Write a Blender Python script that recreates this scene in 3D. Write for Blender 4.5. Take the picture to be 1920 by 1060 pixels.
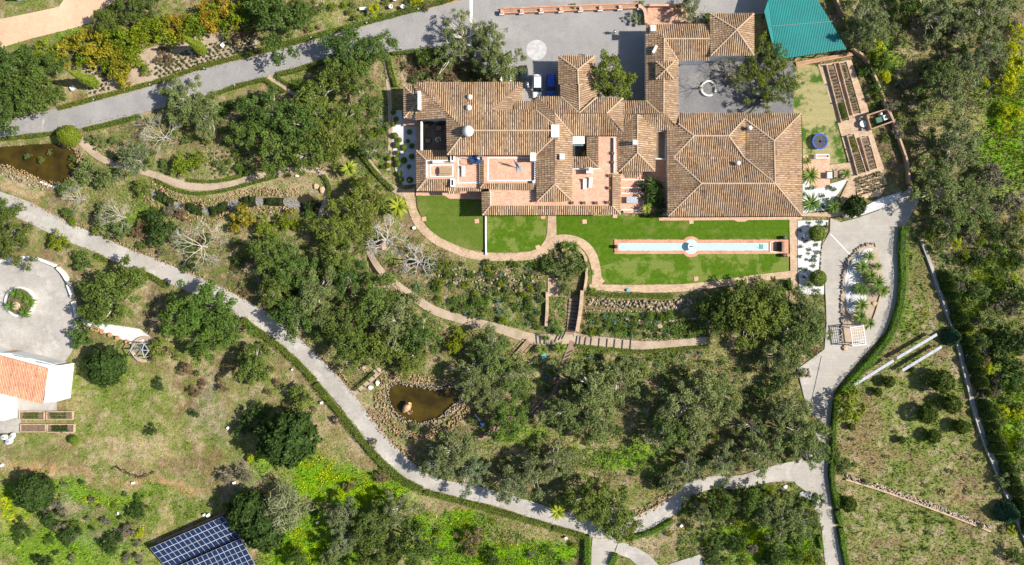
import bpy, bmesh, math, random
import numpy as np
from mathutils import Vector, Matrix
R_ = math.radians
for o in list(bpy.data.objects): bpy.data.objects.remove(o)
SC = bpy.context.scene
COL = SC.collection
# ------------------------------------------------------------------ camera, sky, sun, exposure
CAMH = 125.0            # drone height above the ground, metres
S = 0.1                 # metres per photograph pixel at ground level
cam_d = bpy.data.cameras.new('camera'); cam = bpy.data.objects.new('camera', cam_d); COL.objects.link(cam)
cam.location = (0, 0, CAMH); cam.rotation_euler = (0, 0, 0)
cam_d.sensor_width = 36; cam_d.lens = 36 * CAMH / (1920 * S); cam_d.clip_start = 1; cam_d.clip_end = 3000
SC.camera = cam
SUN_EL, SUN_AZ = R_(41), R_(-2.5)      # the sun stands low to the east (picture right)
world = bpy.data.worlds.new('World'); SC.world = world; world.use_nodes = True
wn = world.node_tree.nodes; wl = world.node_tree.links
sky = wn.new('ShaderNodeTexSky'); sky.sky_type = 'NISHITA'; sky.sun_disc = False
sky.sun_elevation = SUN_EL; sky.sun_rotation = R_(90) - SUN_AZ
wl.new(sky.outputs[0], wn['Background'].inputs[0]); wn['Background'].inputs[1].default_value = 0.088
sd = bpy.data.lights.new('sun', 'SUN'); sun = bpy.data.objects.new('sun', sd); COL.objects.link(sun)
sd.energy = 5.0; sd.angle = R_(0.53); sd.color = (1.0, 0.945, 0.85)
sun.rotation_euler = Vector((-math.cos(SUN_EL) * math.cos(SUN_AZ), -math.cos(SUN_EL) * math.sin(SUN_AZ), -math.sin(SUN_EL))).to_track_quat('-Z', 'Y').to_euler()
vs = SC.view_settings; vs.view_transform = 'Standard'; vs.look = 'None'; vs.gamma = 1; vs.exposure = 0.72; vs.use_curve_mapping = False
SC.cycles.max_bounces = 5; SC.cycles.diffuse_bounces = 3; SC.cycles.transmission_bounces = 3; SC.cycles.transparent_max_bounces = 4

# ------------------------------------------------------------------ helpers
rng = np.random.default_rng(11); random.seed(5)
def W(px, py, z=0.0):
    k = S * (CAMH - z) / CAMH
    return ((px - 960) * k, (530 - py) * k, z)
def XY(pts, z=0.0): return [W(p[0], p[1], z)[:2] for p in pts]
def tag(o, label=None, cat=None, group=None, kind=None):
    if label: o['label'] = label
    if cat: o['category'] = cat
    if group: o['group'] = group
    if kind: o['kind'] = kind
    return o
def link(name, me, m=None, parent=None):
    o = bpy.data.objects.new(name, me); COL.objects.link(o)
    if m is not None and len(me.materials) == 0: me.materials.append(m)
    if parent is not None: o.parent = parent
    return o
def empty(name, loc=(0, 0, 0), rz=0):
    o = bpy.data.objects.new(name, None); COL.objects.link(o)
    o.location = loc; o.rotation_euler = (0, 0, rz); o.empty_display_size = .3
    return o
def npmesh(name, V, F, cols=None, tint=None, m=None, smooth=False):
    """V (N,3), F (M,k) uniform faces"""
    V = np.asarray(V, np.float32); F = np.asarray(F, np.int32)
    me = bpy.data.meshes.new(name)
    me.vertices.add(len(V)); me.vertices.foreach_set('co', V.ravel())
    k = F.shape[1]; me.loops.add(F.size); me.loops.foreach_set('vertex_index', F.ravel())
    me.polygons.add(len(F)); me.polygons.foreach_set('loop_start', np.arange(0, F.size, k, dtype=np.int32))
    if smooth: me.polygons.foreach_set('use_smooth', np.ones(len(F), bool))
    if cols is not None:
        a = me.attributes.new('cover', 'FLOAT_COLOR', 'POINT')
        c = np.ones((len(V), 4), np.float32); c[:, :3] = cols; a.data.foreach_set('color', c.ravel())
    if tint is not None:
        a = me.attributes.new('tint', 'FLOAT', 'POINT'); a.data.foreach_set('value', np.asarray(tint, np.float32))
    me.update(calc_edges=True)
    if m is not None: me.materials.append(m)
    return me
class MB:
    def __init__(s): s.v = []; s.f = []
    def add(s, vs, fs):
        n = len(s.v); s.v += [tuple(v) for v in vs]; s.f += [tuple(i + n for i in f) for f in fs]; return s
    def box(s, c, d, rz=0, tilt=None):
        x, y, z = d[0] / 2, d[1] / 2, d[2] / 2
        M = Matrix.Rotation(rz, 3, 'Z')
        if tilt: M = M @ Matrix.Rotation(tilt[1], 3, 'Y') @ Matrix.Rotation(tilt[0], 3, 'X')
        P = [M @ Vector((a * x, b * y, e * z)) + Vector(c) for e in (-1, 1) for a, b in ((-1, -1), (1, -1), (1, 1), (-1, 1))]
        return s.add(P, [(3, 2, 1, 0), (4, 5, 6, 7), (0, 1, 5, 4), (1, 2, 6, 5), (2, 3, 7, 6), (3, 0, 4, 7)])
    def prism(s, poly, z0, z1):
        a = sum(poly[i][0] * poly[(i + 1) % len(poly)][1] - poly[(i + 1) % len(poly)][0] * poly[i][1] for i in range(len(poly)))
        if a < 0: poly = poly[::-1]
        n = len(poly)
        return s.add([(x, y, z0) for x, y in poly] + [(x, y, z1) for x, y in poly],
                     [tuple(range(n - 1, -1, -1)), tuple(range(n, 2 * n))] + [(i, (i + 1) % n, n + (i + 1) % n, n + i) for i in range(n)])
    def lathe(s, c, prof, n=16, caps=True):
        P = [(c[0] + r * math.cos(2 * math.pi * i / n), c[1] + r * math.sin(2 * math.pi * i / n), c[2] + z) for r, z in prof for i in range(n)]
        F = [(j * n + i, j * n + (i + 1) % n, (j + 1) * n + (i + 1) % n, (j + 1) * n + i) for j in range(len(prof) - 1) for i in range(n)]
        if caps: F += [tuple(range(n - 1, -1, -1)), tuple((len(prof) - 1) * n + i for i in range(n))]
        return s.add(P, F)
    def ring(s, c, r0, r1, z0, z1, n=40, a0=0, a1=2 * math.pi):
        full = abs(a1 - a0 - 2 * math.pi) < 1e-4
        m = n if full else n + 1
        P = []
        for i in range(m):
            a = a0 + (a1 - a0) * i / n; cs, sn = math.cos(a), math.sin(a)
            P += [(c[0] + r0 * cs, c[1] + r0 * sn, z0), (c[0] + r1 * cs, c[1] + r1 * sn, z0), (c[0] + r1 * cs, c[1] + r1 * sn, z1), (c[0] + r0 * cs, c[1] + r0 * sn, z1)]
        F = []
        for i in range(n):
            a, b = i * 4, ((i + 1) % m) * 4
            F += [(a + j, b + j, b + (j + 1) % 4, a + (j + 1) % 4)[::-1] for j in range(4)]
        if not full: F += [(0, 1, 2, 3), (n * 4 + 3, n * 4 + 2, n * 4 + 1, n * 4)]
        return s.add(P, F)
    def tube(s, pts, rad, n=6):
        pts = [Vector(p) for p in pts]
        if not hasattr(rad, '__len__'): rad = [rad] * len(pts)
        P = []
        for i, p in enumerate(pts):
            d = (pts[min(i + 1, len(pts) - 1)] - pts[max(i - 1, 0)]).normalized()
            a = d.cross(Vector((0, 0, 1)) if abs(d.z) < .9 else Vector((1, 0, 0))).normalized(); b = d.cross(a)
            P += [p + (a * math.cos(2 * math.pi * j / n) + b * math.sin(2 * math.pi * j / n)) * rad[i] for j in range(n)]
        F = [(k * n + j, k * n + (j + 1) % n, (k + 1) * n + (j + 1) % n, (k + 1) * n + j) for k in range(len(pts) - 1) for j in range(n)]
        F += [tuple(range(n - 1, -1, -1)), tuple((len(pts) - 1) * n + j for j in range(n))]
        return s.add(P, F)
    def build(s, name, m, parent=None, smooth=False, bevel=0):
        me = bpy.data.meshes.new(name); me.from_pydata(s.v, [], s.f)
        if smooth: me.polygons.foreach_set('use_smooth', np.ones(len(me.polygons), bool))
        if bevel:
            bm = bmesh.new(); bm.from_mesh(me)
            bmesh.ops.bevel(bm, geom=[e for e in bm.edges if len(e.link_faces) == 2 and e.calc_face_angle(0) > .6], offset=bevel, segments=2, affect='EDGES', profile=.6)
            bm.to_mesh(me); bm.free()
        me.update()
        return link(name, me, m, parent)
def strip(pts, width, sub=6):
    """smooth centre line -> polygon outline (px)"""
    c = smooth_line(pts, sub); w = width if hasattr(width, '__len__') else [width] * len(pts)
    wi = np.interp(np.linspace(0, len(pts) - 1, len(c)), range(len(pts)), w)
    L, Rr = [], []
    for i, p in enumerate(c):
        d = np.subtract(c[min(i + 1, len(c) - 1)], c[max(i - 1, 0)]); d = d / (np.linalg.norm(d) + 1e-9); n = np.array((-d[1], d[0]))
        L.append(tuple(np.add(p, n * wi[i] / 2))); Rr.append(tuple(np.subtract(p, n * wi[i] / 2)))
    return L + Rr[::-1]
def smooth_line(pts, sub=6):
    P = [np.array(p[:2], float) for p in pts]
    if len(P) < 3: return [tuple(P[0] + (P[1] - P[0]) * t) for t in np.linspace(0, 1, sub + 1)]
    out = []
    for i in range(len(P) - 1):
        p0 = P[i - 1] if i else 2 * P[0] - P[1]; p1, p2 = P[i], P[i + 1]; p3 = P[i + 2] if i + 2 < len(P) else 2 * P[-1] - P[-2]
        for k in range(sub):
            t = k / sub
            out.append(tuple(.5 * (2 * p1 + (p2 - p0) * t + (2 * p0 - 5 * p1 + 4 * p2 - p3) * t * t + (3 * p1 - p0 - 3 * p2 + p3) * t ** 3)))
    out.append(tuple(P[-1])); return out
def smooth_poly(pts, sub=5):
    q = list(pts[-2:]) + list(pts) + list(pts[:2]); c = smooth_line(q, sub)
    return c[2 * sub: 2 * sub + len(pts) * sub]
def inside(poly, X, Y):
    r = np.zeros(X.shape, bool); n = len(poly)
    for i in range(n):
        x0, y0 = poly[i]; x1, y1 = poly[(i + 1) % n]
        if y0 == y1: continue
        r ^= ((y0 > Y) != (y1 > Y)) & (X < (x1 - x0) * (Y - y0) / (y1 - y0) + x0)
    return r
# rasters (2 px cells): where nothing may be scattered
MX, MY = np.meshgrid(np.arange(-40, 1964, 2.0), np.arange(-40, 1104, 2.0))
BLOCK = np.zeros(MX.shape, bool)
def block(poly): BLOCK[inside(poly, MX, MY)] = True
def blocked(px, py):
    i = np.clip(((np.asarray(py) + 40) / 2).astype(int), 0, BLOCK.shape[0] - 1); j = np.clip(((np.asarray(px) + 40) / 2).astype(int), 0, BLOCK.shape[1] - 1)
    return BLOCK[i, j]
_vn = {}
def vnoise(x, y, scale, seed):
    if seed not in _vn: _vn[seed] = np.random.default_rng(seed).random((256, 256))
    G = _vn[seed]; x = np.asarray(x) / scale + 100; y = np.asarray(y) / scale + 100
    xi = np.floor(x).astype(int); yi = np.floor(y).astype(int); fx = x - xi; fy = y - yi
    fx = fx * fx * (3 - 2 * fx); fy = fy * fy * (3 - 2 * fy)
    g = lambda a, b: G[(yi + b) % 256, (xi + a) % 256]
    return (g(0, 0) * (1 - fx) + g(1, 0) * fx) * (1 - fy) + (g(0, 1) * (1 - fx) + g(1, 1) * fx) * fy
def fbm(x, y, scale, seed, oct=4):
    r = 0; a = .5; 
    for i in range(oct): r = r + a * vnoise(x, y, scale / 2 ** i, seed + i); a *= .5
    return r / (1 - .5 ** oct)
# ------------------------------------------------------------------ materials
def newmat(name):
    m = bpy.data.materials.new(name); m.use_nodes = True; nt = m.node_tree
    return m, nt, nt.nodes, nt.links, nt.nodes['Principled BSDF']
def c4(c): return (c[0], c[1], c[2], 1)
def mixc(nt, fac, a, b, mode='MIX'):
    n = nt.nodes.new('ShaderNodeMix'); n.data_type = 'RGBA'; n.blend_type = mode
    for sock, v in ((n.inputs[0], fac), (n.inputs[6], a), (n.inputs[7], b)):
        if hasattr(v, 'is_output') or hasattr(v, 'links'): nt.links.new(v, sock)
        elif isinstance(v, (int, float)): sock.default_value = v
        else: sock.default_value = c4(v)
    return n.outputs[2]
def noise(nt, vec, scale, detail=4, rough=.6):
    n = nt.nodes.new('ShaderNodeTexNoise'); n.inputs['Scale'].default_value = scale; n.inputs['Detail'].default_value = detail; n.inputs['Roughness'].default_value = rough
    if vec is not None: nt.links.new(vec, n.inputs['Vector'])
    return n.outputs[0]
def remap(nt, v, a, b, c=0., d=1.):
    n = nt.nodes.new('ShaderNodeMapRange'); n.inputs[1].default_value = a; n.inputs[2].default_value = b; n.inputs[3].default_value = c; n.inputs[4].default_value = d
    nt.links.new(v, n.inputs[0]); return n.outputs[0]
def bumpn(nt, h, strength, dist=.05):
    n = nt.nodes.new('ShaderNodeBump'); n.inputs['Strength'].default_value = strength; n.inputs['Distance'].default_value = dist
    nt.links.new(h, n.inputs['Height']); return n.outputs[0]
def mat(name, c1, c2=None, scale=1.0, rough=.8, bump=0., fine=8.0, fvar=.18, metal=0., spec=.3, lo=.35, hi=.65, brick=None, mortar=None, stain=None, cracks=None, stain2=None, bvar=.18):
    m, nt, N, L, b = newmat(name)
    tc = N.new('ShaderNodeTexCoord').outputs['Object']
    col = mixc(nt, remap(nt, noise(nt, tc, scale), lo, hi), c1, c2 if c2 is not None else c1)
    if stain: col = mixc(nt, remap(nt, noise(nt, tc, stain[1], 6, .7), .5, .72, 0, stain[2]), col, stain[0])
    if stain2: col = mixc(nt, remap(nt, noise(nt, tc, stain2[1], 8, .75), .53, .66, 0, stain2[2]), col, stain2[0])
    if cracks:
        v = N.new('ShaderNodeTexVoronoi'); v.feature = 'DISTANCE_TO_EDGE'; v.inputs['Scale'].default_value = cracks[0]
        dv = N.new('ShaderNodeVectorMath'); dv.operation = 'ADD'; nz = N.new('ShaderNodeTexNoise'); nz.inputs['Scale'].default_value = .5; nz.inputs['Detail'].default_value = 5; L.new(tc, nz.inputs['Vector']); sc_ = N.new('ShaderNodeVectorMath'); sc_.operation = 'SCALE'; sc_.inputs['Scale'].default_value = 2.5; L.new(nz.outputs['Color'], sc_.inputs[0]); L.new(tc, dv.inputs[0]); L.new(sc_.outputs[0], dv.inputs[1]); L.new(dv.outputs[0], v.inputs['Vector'])
        col = mixc(nt, remap(nt, v.outputs['Distance'], 0, cracks[1], cracks[2], 0), col, (.1, .09, .08))
    f = noise(nt, tc, fine, 3, .7)
    g = remap(nt, f, .25, .75, 1 - fvar, 1 + fvar)
    cb = N.new('ShaderNodeCombineColor'); [L.new(g, cb.inputs[i]) for i in range(3)]
    col = mixc(nt, 1.0, col, cb.outputs[0], 'MULTIPLY')
    h = f
    if brick:
        t = N.new('ShaderNodeTexBrick'); L.new(tc, t.inputs['Vector'])
        t.inputs['Scale'].default_value = 1; t.inputs['Brick Width'].default_value = brick[0]; t.inputs['Row Height'].default_value = brick[1]
        t.inputs['Mortar Size'].default_value = brick[2]; t.offset = brick[3]; t.inputs['Bias'].default_value = 0
        t.inputs['Color1'].default_value = (1 - bvar, 1 - bvar, 1 - bvar, 1); t.inputs['Color2'].default_value = (1 + bvar, 1 + bvar * .85, 1 + bvar * .6, 1); t.inputs['Mortar'].default_value = c4(mortar or (.6, .6, .6))
        col = mixc(nt, 1.0, col, t.outputs[0], 'MULTIPLY')
    L.new(col, b.inputs['Base Color']); b.inputs['Roughness'].default_value = rough; b.inputs['Metallic'].default_value = metal; b.inputs['Specular IOR Level'].default_value = spec
    if bump: L.new(bumpn(nt, h, bump), b.inputs['Normal'])
    return m
def leafmat(name, ca, cb, dark=.45, bright=1.45, trans=.22, rough=.55):
    """two leaf colours chosen per tree; the attribute tint varies leaf by leaf"""
    m, nt, N, L, b = newmat(name)
    oi = N.new('ShaderNodeObjectInfo'); at = N.new('ShaderNodeAttribute'); at.attribute_name = 'tint'
    col = mixc(nt, oi.outputs['Random'], ca, cb)
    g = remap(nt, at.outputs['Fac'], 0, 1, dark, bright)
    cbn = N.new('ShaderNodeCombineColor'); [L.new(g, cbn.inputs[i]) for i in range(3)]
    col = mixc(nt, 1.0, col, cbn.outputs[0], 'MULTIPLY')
    L.new(col, b.inputs['Base Color']); b.inputs['Roughness'].default_value = rough; b.inputs['Specular IOR Level'].default_value = .08
    tr = N.new('ShaderNodeBsdfTranslucent'); L.new(mixc(nt, 1.0, col, (1.1, 1.25, .6), 'MULTIPLY'), tr.inputs['Color'])
    ms = N.new('ShaderNodeMixShader'); ms.inputs[0].default_value = trans
    L.new(b.outputs[0], ms.inputs[1]); L.new(tr.outputs[0], ms.inputs[2]); L.new(ms.outputs[0], N['Material Output'].inputs[0])
    return m
def covermat(name, rough=.9, bump=.0, fine=1.4, lo=.72, hi=1.3, patches=False):
    """colour from the cover attribute broken up by noise"""
    m, nt, N, L, b = newmat(name)
    at = N.new('ShaderNodeAttribute'); at.attribute_name = 'cover'; tc = N.new('ShaderNodeTexCoord').outputs['Object']
    col = at.outputs['Color']
    if fine:
        f = noise(nt, tc, fine, 6, .72); g = remap(nt, f, .32, .68, lo, hi)
        cb = N.new('ShaderNodeCombineColor'); [L.new(g, cb.inputs[i]) for i in range(3)]
        col = mixc(nt, 1.0, col, cb.outputs[0], 'MULTIPLY')
        f2 = noise(nt, tc, .8, 6, .7) if patches else None
        if patches: col = mixc(nt, remap(nt, f2, .5, .62, 0, .5), col, mixc(nt, 1.0, col, (.55, .92, .35), 'MULTIPLY'))
        if patches: col = mixc(nt, remap(nt, noise(nt, tc, 1.1, 6, .7), .54, .68, 0, .42), col, mixc(nt, 1.0, col, (1.45, 1.2, 1.05), 'MULTIPLY'))
        if bump: L.new(bumpn(nt, noise(nt, tc, 3.5, 5, .75), bump, .3), b.inputs['Normal'])
    L.new(col, b.inputs['Base Color']); b.inputs['Roughness'].default_value = rough; b.inputs['Specular IOR Level'].default_value = .1
    return m
MT = {}
MT['ground'] = covermat('ground_cover_soil', bump=.9, patches=True)
MT['tuft'] = covermat('grass_blades', fine=0)
MT['tile'] = covermat('clay_tile', rough=.85, fine=2.5, lo=.8, hi=1.2)
MT['deck'] = mat('roof_underlay', (.165, .105, .073), (.20, .13, .092), 1.5, .95, .3)
MT['mortar'] = mat('ridge_mortar', (.50, .385, .27), (.42, .30, .2), 1.2, .9, .3)
MT['white'] = mat('white_plaster', (.70, .69, .67), (.62, .605, .575), .6, .85, .1, fvar=.06, stain=((.46, .43, .38), .9, .45))
MT['cream'] = mat('cream_plaster', (.62, .52, .38), (.52, .42, .3), .6, .85, .1, fvar=.08)
MT['asphalt'] = mat('grey_driveway', (.30, .285, .275), (.235, .225, .22), .12, .9, .25, fine=3, fvar=.10, bvar=.03, brick=(9, 9, .02, 0), mortar=(.88, .88, .88), stain=((.19, .18, .175), .35, .6), stain2=((.37, .35, .33), .12, .5), cracks=(.13, .005, .25))
MT['concrete'] = mat('pale_concrete', (.42, .39, .35), (.32, .295, .265), .16, .9, .25, fine=2.2, fvar=.12, stain=((.24, .215, .19), .3, .8), stain2=((.55, .52, .48), .2, .6), cracks=(.2, .006, .3))
MT['concrete2'] = mat('ribbed_concrete', (.41, .38, .335), (.32, .29, .255), .2, .9, .25, fine=2.4, fvar=.1, bvar=.03, brick=(6, .6, .03, .5), mortar=(.92, .92, .92), stain=((.29, .25, .21), .3, .75), stain2=((.47, .44, .40), .2, .5), cracks=(.16, .005, .2))
MT['court2'] = mat('dark_courtyard_paving', (.19, .185, .19), (.13, .128, .132), .3, .9, .25, fine=3, fvar=.2, stain=((.26, .25, .25), .6, .6))
MT['path'] = mat('tan_paving', (.50, .37, .255), (.42, .30, .20), .5, .9, .35, fine=4, fvar=.16, brick=(.4, .2, .015, .5), mortar=(.75, .7, .65), stain=((.3, .22, .15), .5, .5))
MT['gravelpath'] = mat('earth_path', (.42, .33, .24), (.34, .26, .185), .4, .95, .5, fine=5, fvar=.2, stain=((.25, .19, .13), .4, .6))
MT['darkpath'] = mat('timber_stair', (.30, .205, .13), (.2, .135, .09), .8, .9, .4, fine=5, fvar=.2)
MT['terra'] = mat('terracotta_floor', (.56, .335, .235), (.48, .265, .175), .5, .8, .2, fine=3, fvar=.12, brick=(.33, .33, .02, 0), mortar=(1.15, 1.2, 1.25), stain=((.62, .4, .29), .5, .6))
MT['brick'] = mat('brick_coping', (.52, .27, .18), (.42, .2, .125), .8, .85, .3, fine=5, fvar=.2, brick=(.25, .12, .015, .5), mortar=(1.2, 1.25, 1.25))
MT['brickwall'] = mat('garden_wall_render', (.36, .235, .15), (.28, .18, .12), .8, .9, .3, fine=4, fvar=.2)
MT['gravel'] = mat('white_gravel', (.58, .58, .575), (.48, .48, .48), .6, .95, .8, fine=6, fvar=.2, stain=((.5, .49, .47), .6, .4))
MT['dirt'] = mat('sandy_dirt', (.60, .42, .28), (.50, .34, .22), .15, .95, .4, fine=1.5, fvar=.12, stain=((.42, .3, .18), .2, .5))
MT['stone'] = covermat('field_stone', rough=.9, fine=3, lo=.75, hi=1.25, bump=.3)
MT['bark'] = mat('grey_bark', (.22, .18, .14), (.13, .105, .08), 3, .95, .5)
MT['palebark'] = mat('pale_bark', (.50, .46, .38), (.36, .33, .27), 2, .9, .3)
MT['greybark'] = mat('dead_grey_bark', (.42, .39, .36), (.28, .26, .24), 2, .9, .3)
MT['wood'] = mat('weathered_wood', (.38, .27, .17), (.28, .19, .12), 3, .85, .3)
MT['dark'] = mat('dark_metal', (.03, .03, .035), (.05, .05, .055), 2, .5)
MT['greymetal'] = mat('grey_metal', (.45, .47, .5), (.36, .38, .41), 2, .45, metal=.4)
MT['soil'] = mat('bed_soil', (.21, .145, .095), (.13, .088, .06), 2, .95, .8, fine=6, fvar=.35)
MT['bluefab'] = mat('blue_canvas', (.025, .075, .22), (.02, .055, .17), 3, .8)
MT['blueplastic'] = mat('blue_padding', (.018, .09, .44), (.015, .07, .34), 3, .6)
MT['glassdark'] = mat('dark_glass', (.012, .018, .022), None, 1, .08, spec=.6, fvar=0)
MT['glass'] = mat('greenish_glass', (.16, .22, .24), (.12, .17, .19), 1, .12, spec=.6, fvar=.05)
MT['green_metal'] = mat('teal_sheet_metal', (.008, .235, .215), (.01, .185, .175), .25, .55, 0, fine=2, fvar=.1, spec=.35, stain=((.03, .25, .22), .5, .5))
MT['potclay'] = mat('clay_pot', (.50, .25, .14), (.40, .19, .1), 3, .8, .2)
MT['red'] = mat('red_metal', (.5, .05, .03), None, 3, .5)
MT['skin'] = mat('skin', (.5, .3, .21), None, 3, .6, fvar=.03); MT['hair'] = mat('dark_hair', (.02, .015, .012), None, 5, .6)
MT['cloth_w'] = mat('white_shirt', (.78, .78, .78), None, 5, .9, fvar=.06); MT['cloth_d'] = mat('dark_trousers', (.035, .035, .045), None, 5, .9, fvar=.1)
def watermat(name, c1, c2, rough=.06, scale=.3, bump=.05):
    m, nt, N, L, b = newmat(name); tc = N.new('ShaderNodeTexCoord').outputs['Object']
    L.new(mixc(nt, remap(nt, noise(nt, tc, scale, 5), .35, .65), c1, c2), b.inputs['Base Color'])
    b.inputs['Roughness'].default_value = rough; b.inputs['Specular IOR Level'].default_value = .35
    L.new(bumpn(nt, noise(nt, tc, 4, 3), bump, .05), b.inputs['Normal']); return m
MT['pond'] = watermat('murky_pond_water', (.068, .045, .005), (.028, .019, .003))
MT['stream'] = watermat('dark_stream_water', (.02, .018, .01), (.035, .03, .014))
MT['pool'] = watermat('pale_pool_water', (.46, .70, .68), (.36, .61, .60), .1, 1.6)
# ------------------------------------------------------------------ the setting: flat paved and planted surfaces
def slab(name, poly, z, m, label, cat=None, thick=.35, blk=True, kind='structure', parent=None):
    mb = MB(); mb.prism(XY(poly, z), z - thick, z); o = mb.build(name, m, parent)
    if blk: block(poly)
    if parent is None: tag(o, label, cat, kind=kind)
    return o
drive_up = [(-60, 236), (0, 231), (80, 209), (180, 189), (290, 159), (385, 128), (480, 104), (600, 71), (700, 43), (800, 17), (870, -1), (960, -45), (1445, -45), (1440, 24), (1332, 40), (1332, 25), (1302, 25),
            (1297, 8), (1212, 8), (1212, 192), (1168, 192), (1115, 192), (1000, 195), (975, 192), (975, 152), (900, 130), (880, 92), (735, 99), (650, 100), (600, 112), (520, 138), (480, 150), (390, 179), (300, 203), (235, 221), (150, 241), (75, 251), (0, 259), (-60, 262)]
slab('driveway', drive_up, .02, MT['asphalt'], 'grey paved driveway widening into the parking court', 'driveway')
slab('courtyard_paving', [(1268, 105), (1480, 105), (1492, 130), (1486, 216), (1268, 216)], .024, MT['court2'], 'dark paved courtyard shaded by trees behind the villa', 'courtyard')
slab('dirt_road', [(-60, 45), (0, 36), (110, 15), (160, 3), (215, -45), (-60, -45)] and [(-60, 98), (0, 90), (60, 72), (130, 55), (180, 40), (215, 8), (225, -45), (150, -45), (110, 13), (60, 24), (0, 36), (-60, 44)], .01, MT['dirt'], 'pale sandy dirt road in the upper left corner', 'road')
lane = [(-60, 362), (-20, 372), (30, 389), (57, 400), (125, 434), (175, 454), (225, 478), (312, 512), (400, 550), (480, 593), (511, 614), (580, 675), (645, 745), (682, 795), (718, 836), (760, 877), (811, 910), (898, 927), (957, 943), (1030, 967), (1110, 990), (1150, 1000)]
slab('lane', strip(lane, [36, 36, 36, 36, 34, 33, 33, 33, 33, 33, 33, 34, 34, 34, 33, 32, 31, 28, 28, 31, 34, 30]), .015, MT['concrete'], 'pale concrete lane winding down through the woodland', 'lane')
slab('lane_spur', [(1090, 975), (1112, 1000), (1109, 1030), (1108, 1100), (1145, 1100), (1153, 1030), (1160, 1015), (1178, 1003), (1170, 975), (1130, 965)], .021, MT['concrete2'], 'ribbed concrete stub of the lane running off downhill', 'lane')
slab('lane_branch', strip([(1150, 992), (1185, 989), (1225, 970), (1265, 945), (1290, 921), (1330, 906), (1390, 904), (1440, 891), (1490, 884), (1530, 884)], [32, 33, 33, 30, 27, 24, 26, 28, 38, 40]), .027, MT['concrete'], 'shaded concrete branch linking lane and eastern drive', 'lane')
drive_e = [(1557, 409), (1575, 417), (1600, 411), (1647, 395), (1690, 364), (1708, 350), (1722, 378), (1704, 412), (1689, 437), (1685, 477), (1688, 530), (1678, 580), (1661, 622), (1615, 671), (1581, 711), (1563, 738), (1558, 780), (1554, 857), (1552, 890), (1561, 957), (1584, 1075), (1549, 1075), (1541, 995), (1528, 955),
           (1516, 925), (1492, 908), (1480, 885), (1520, 840), (1538, 790), (1516, 770), (1496, 692), (1546, 655), (1550, 605), (1547, 530), (1537, 515), (1539, 465), (1556, 435)]
slab('eastern_drive', drive_e, .033, MT['concrete2'], 'wide pale concrete drive east of the villa', 'driveway')
slab('drive_apron', [(1497, 690), (1540, 668), (1532, 720), (1518, 768), (1512, 764)], .038, MT['concrete'], 'triangular smooth concrete apron beside eastern drive', 'driveway')
slab('turning_circle', smooth_poly([(-60, 500), (0, 490), (40, 485), (72, 488), (102, 504), (122, 534), (132, 562), (138, 590), (146, 622), (136, 655), (112, 682), (60, 672), (10, 660), (-60, 650)]), .022, MT['concrete'], 'rounded concrete turning circle with a planted island', 'turning circle')
slab('annexe_patio', [(-60, 738), (15, 742), (105, 750), (106, 770), (40, 772), (36, 812), (-60, 812)], .012, MT['concrete'], 'grey patio between annexe and raised beds', 'patio')
slab('chalk_track', [(1160, 1016), (1185, 1022), (1215, 1040), (1240, 1065), (1200, 1065), (1180, 1047), (1153, 1037)], .029, MT['concrete'], 'pale gravel track leaving the lane stub', 'track')
slab('chalk_pad', [(1255, 1058), (1290, 1047), (1313, 1040), (1320, 1062), (1320, 1090), (1250, 1090)], .014, MT['concrete'], 'pale gravel pad on the bottom edge', 'pad')
# lawns
def lawnmat(name, g1, g2, dry, sc, lo, hi):
    m, nt, N, L, b = newmat(name); tc = N.new('ShaderNodeTexCoord').outputs['Object']
    col = mixc(nt, remap(nt, noise(nt, tc, 1.2, 5), .35, .65), g1, g2)
    col = mixc(nt, remap(nt, noise(nt, tc, sc, 8, .68), lo, hi), col, dry)
    wv = N.new('ShaderNodeTexWave'); wv.inputs['Scale'].default_value = .22; wv.inputs['Distortion'].default_value = 1.2; wv.bands_direction = 'Y'; L.new(tc, wv.inputs['Vector']); col = mixc(nt, remap(nt, wv.outputs[1], .3, .7, 0, .22), col, mixc(nt, 1.0, col, (1.35, 1.2, 1.3), 'MULTIPLY')); col = mixc(nt, remap(nt, noise(nt, tc, 1.6, 8, .75), .56, .68, 0, .55), col, dry)
    f = noise(nt, tc, 5, 4, .75); g = remap(nt, f, .3, .7, .72, 1.25); cb = N.new('ShaderNodeCombineColor'); [L.new(g, cb.inputs[i]) for i in range(3)]
    L.new(mixc(nt, 1.0, col, cb.outputs[0], 'MULTIPLY'), b.inputs['Base Color']); b.inputs['Roughness'].default_value = .9; b.inputs['Specular IOR Level'].default_value = .1
    L.new(bumpn(nt, f, .6, .1), b.inputs['Normal']); return m
LG1, LG2 = (.048, .108, .004), (.075, .14, .007)
MT['lawn_a'] = lawnmat('lawn_lush', LG1, LG2, (.15, .165, .04), .22, .53, .68)
MT['lawn_b'] = lawnmat('lawn_patchy', LG1, LG2, (.14, .18, .035), .24, .48, .54)
MT['lawn_c'] = lawnmat('lawn_pale', (.075, .125, .012), (.095, .14, .02), (.15, .165, .04), .25, .5, .68)
MT['lawn_d'] = lawnmat('lawn_dry', (.04, .10, .01), (.06, .12, .014), (.30, .265, .125), .2, .42, .5)
slab('lawn_west', smooth_poly([(781, 366), (903, 366), (907, 404), (909, 468), (880, 470), (848, 458), (815, 442), (795, 415), (783, 390)], 1), .022, MT['lawn_c'], 'pale mown lawn at the foot of the west terrace', 'lawn')
slab('lawn_middle', [(913, 404), (1025, 404), (1024, 440), (1015, 468), (960, 473), (914, 474)], .022, MT['lawn_b'], 'patchy mown lawn between dividing kerb and brick path', 'lawn')
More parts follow.
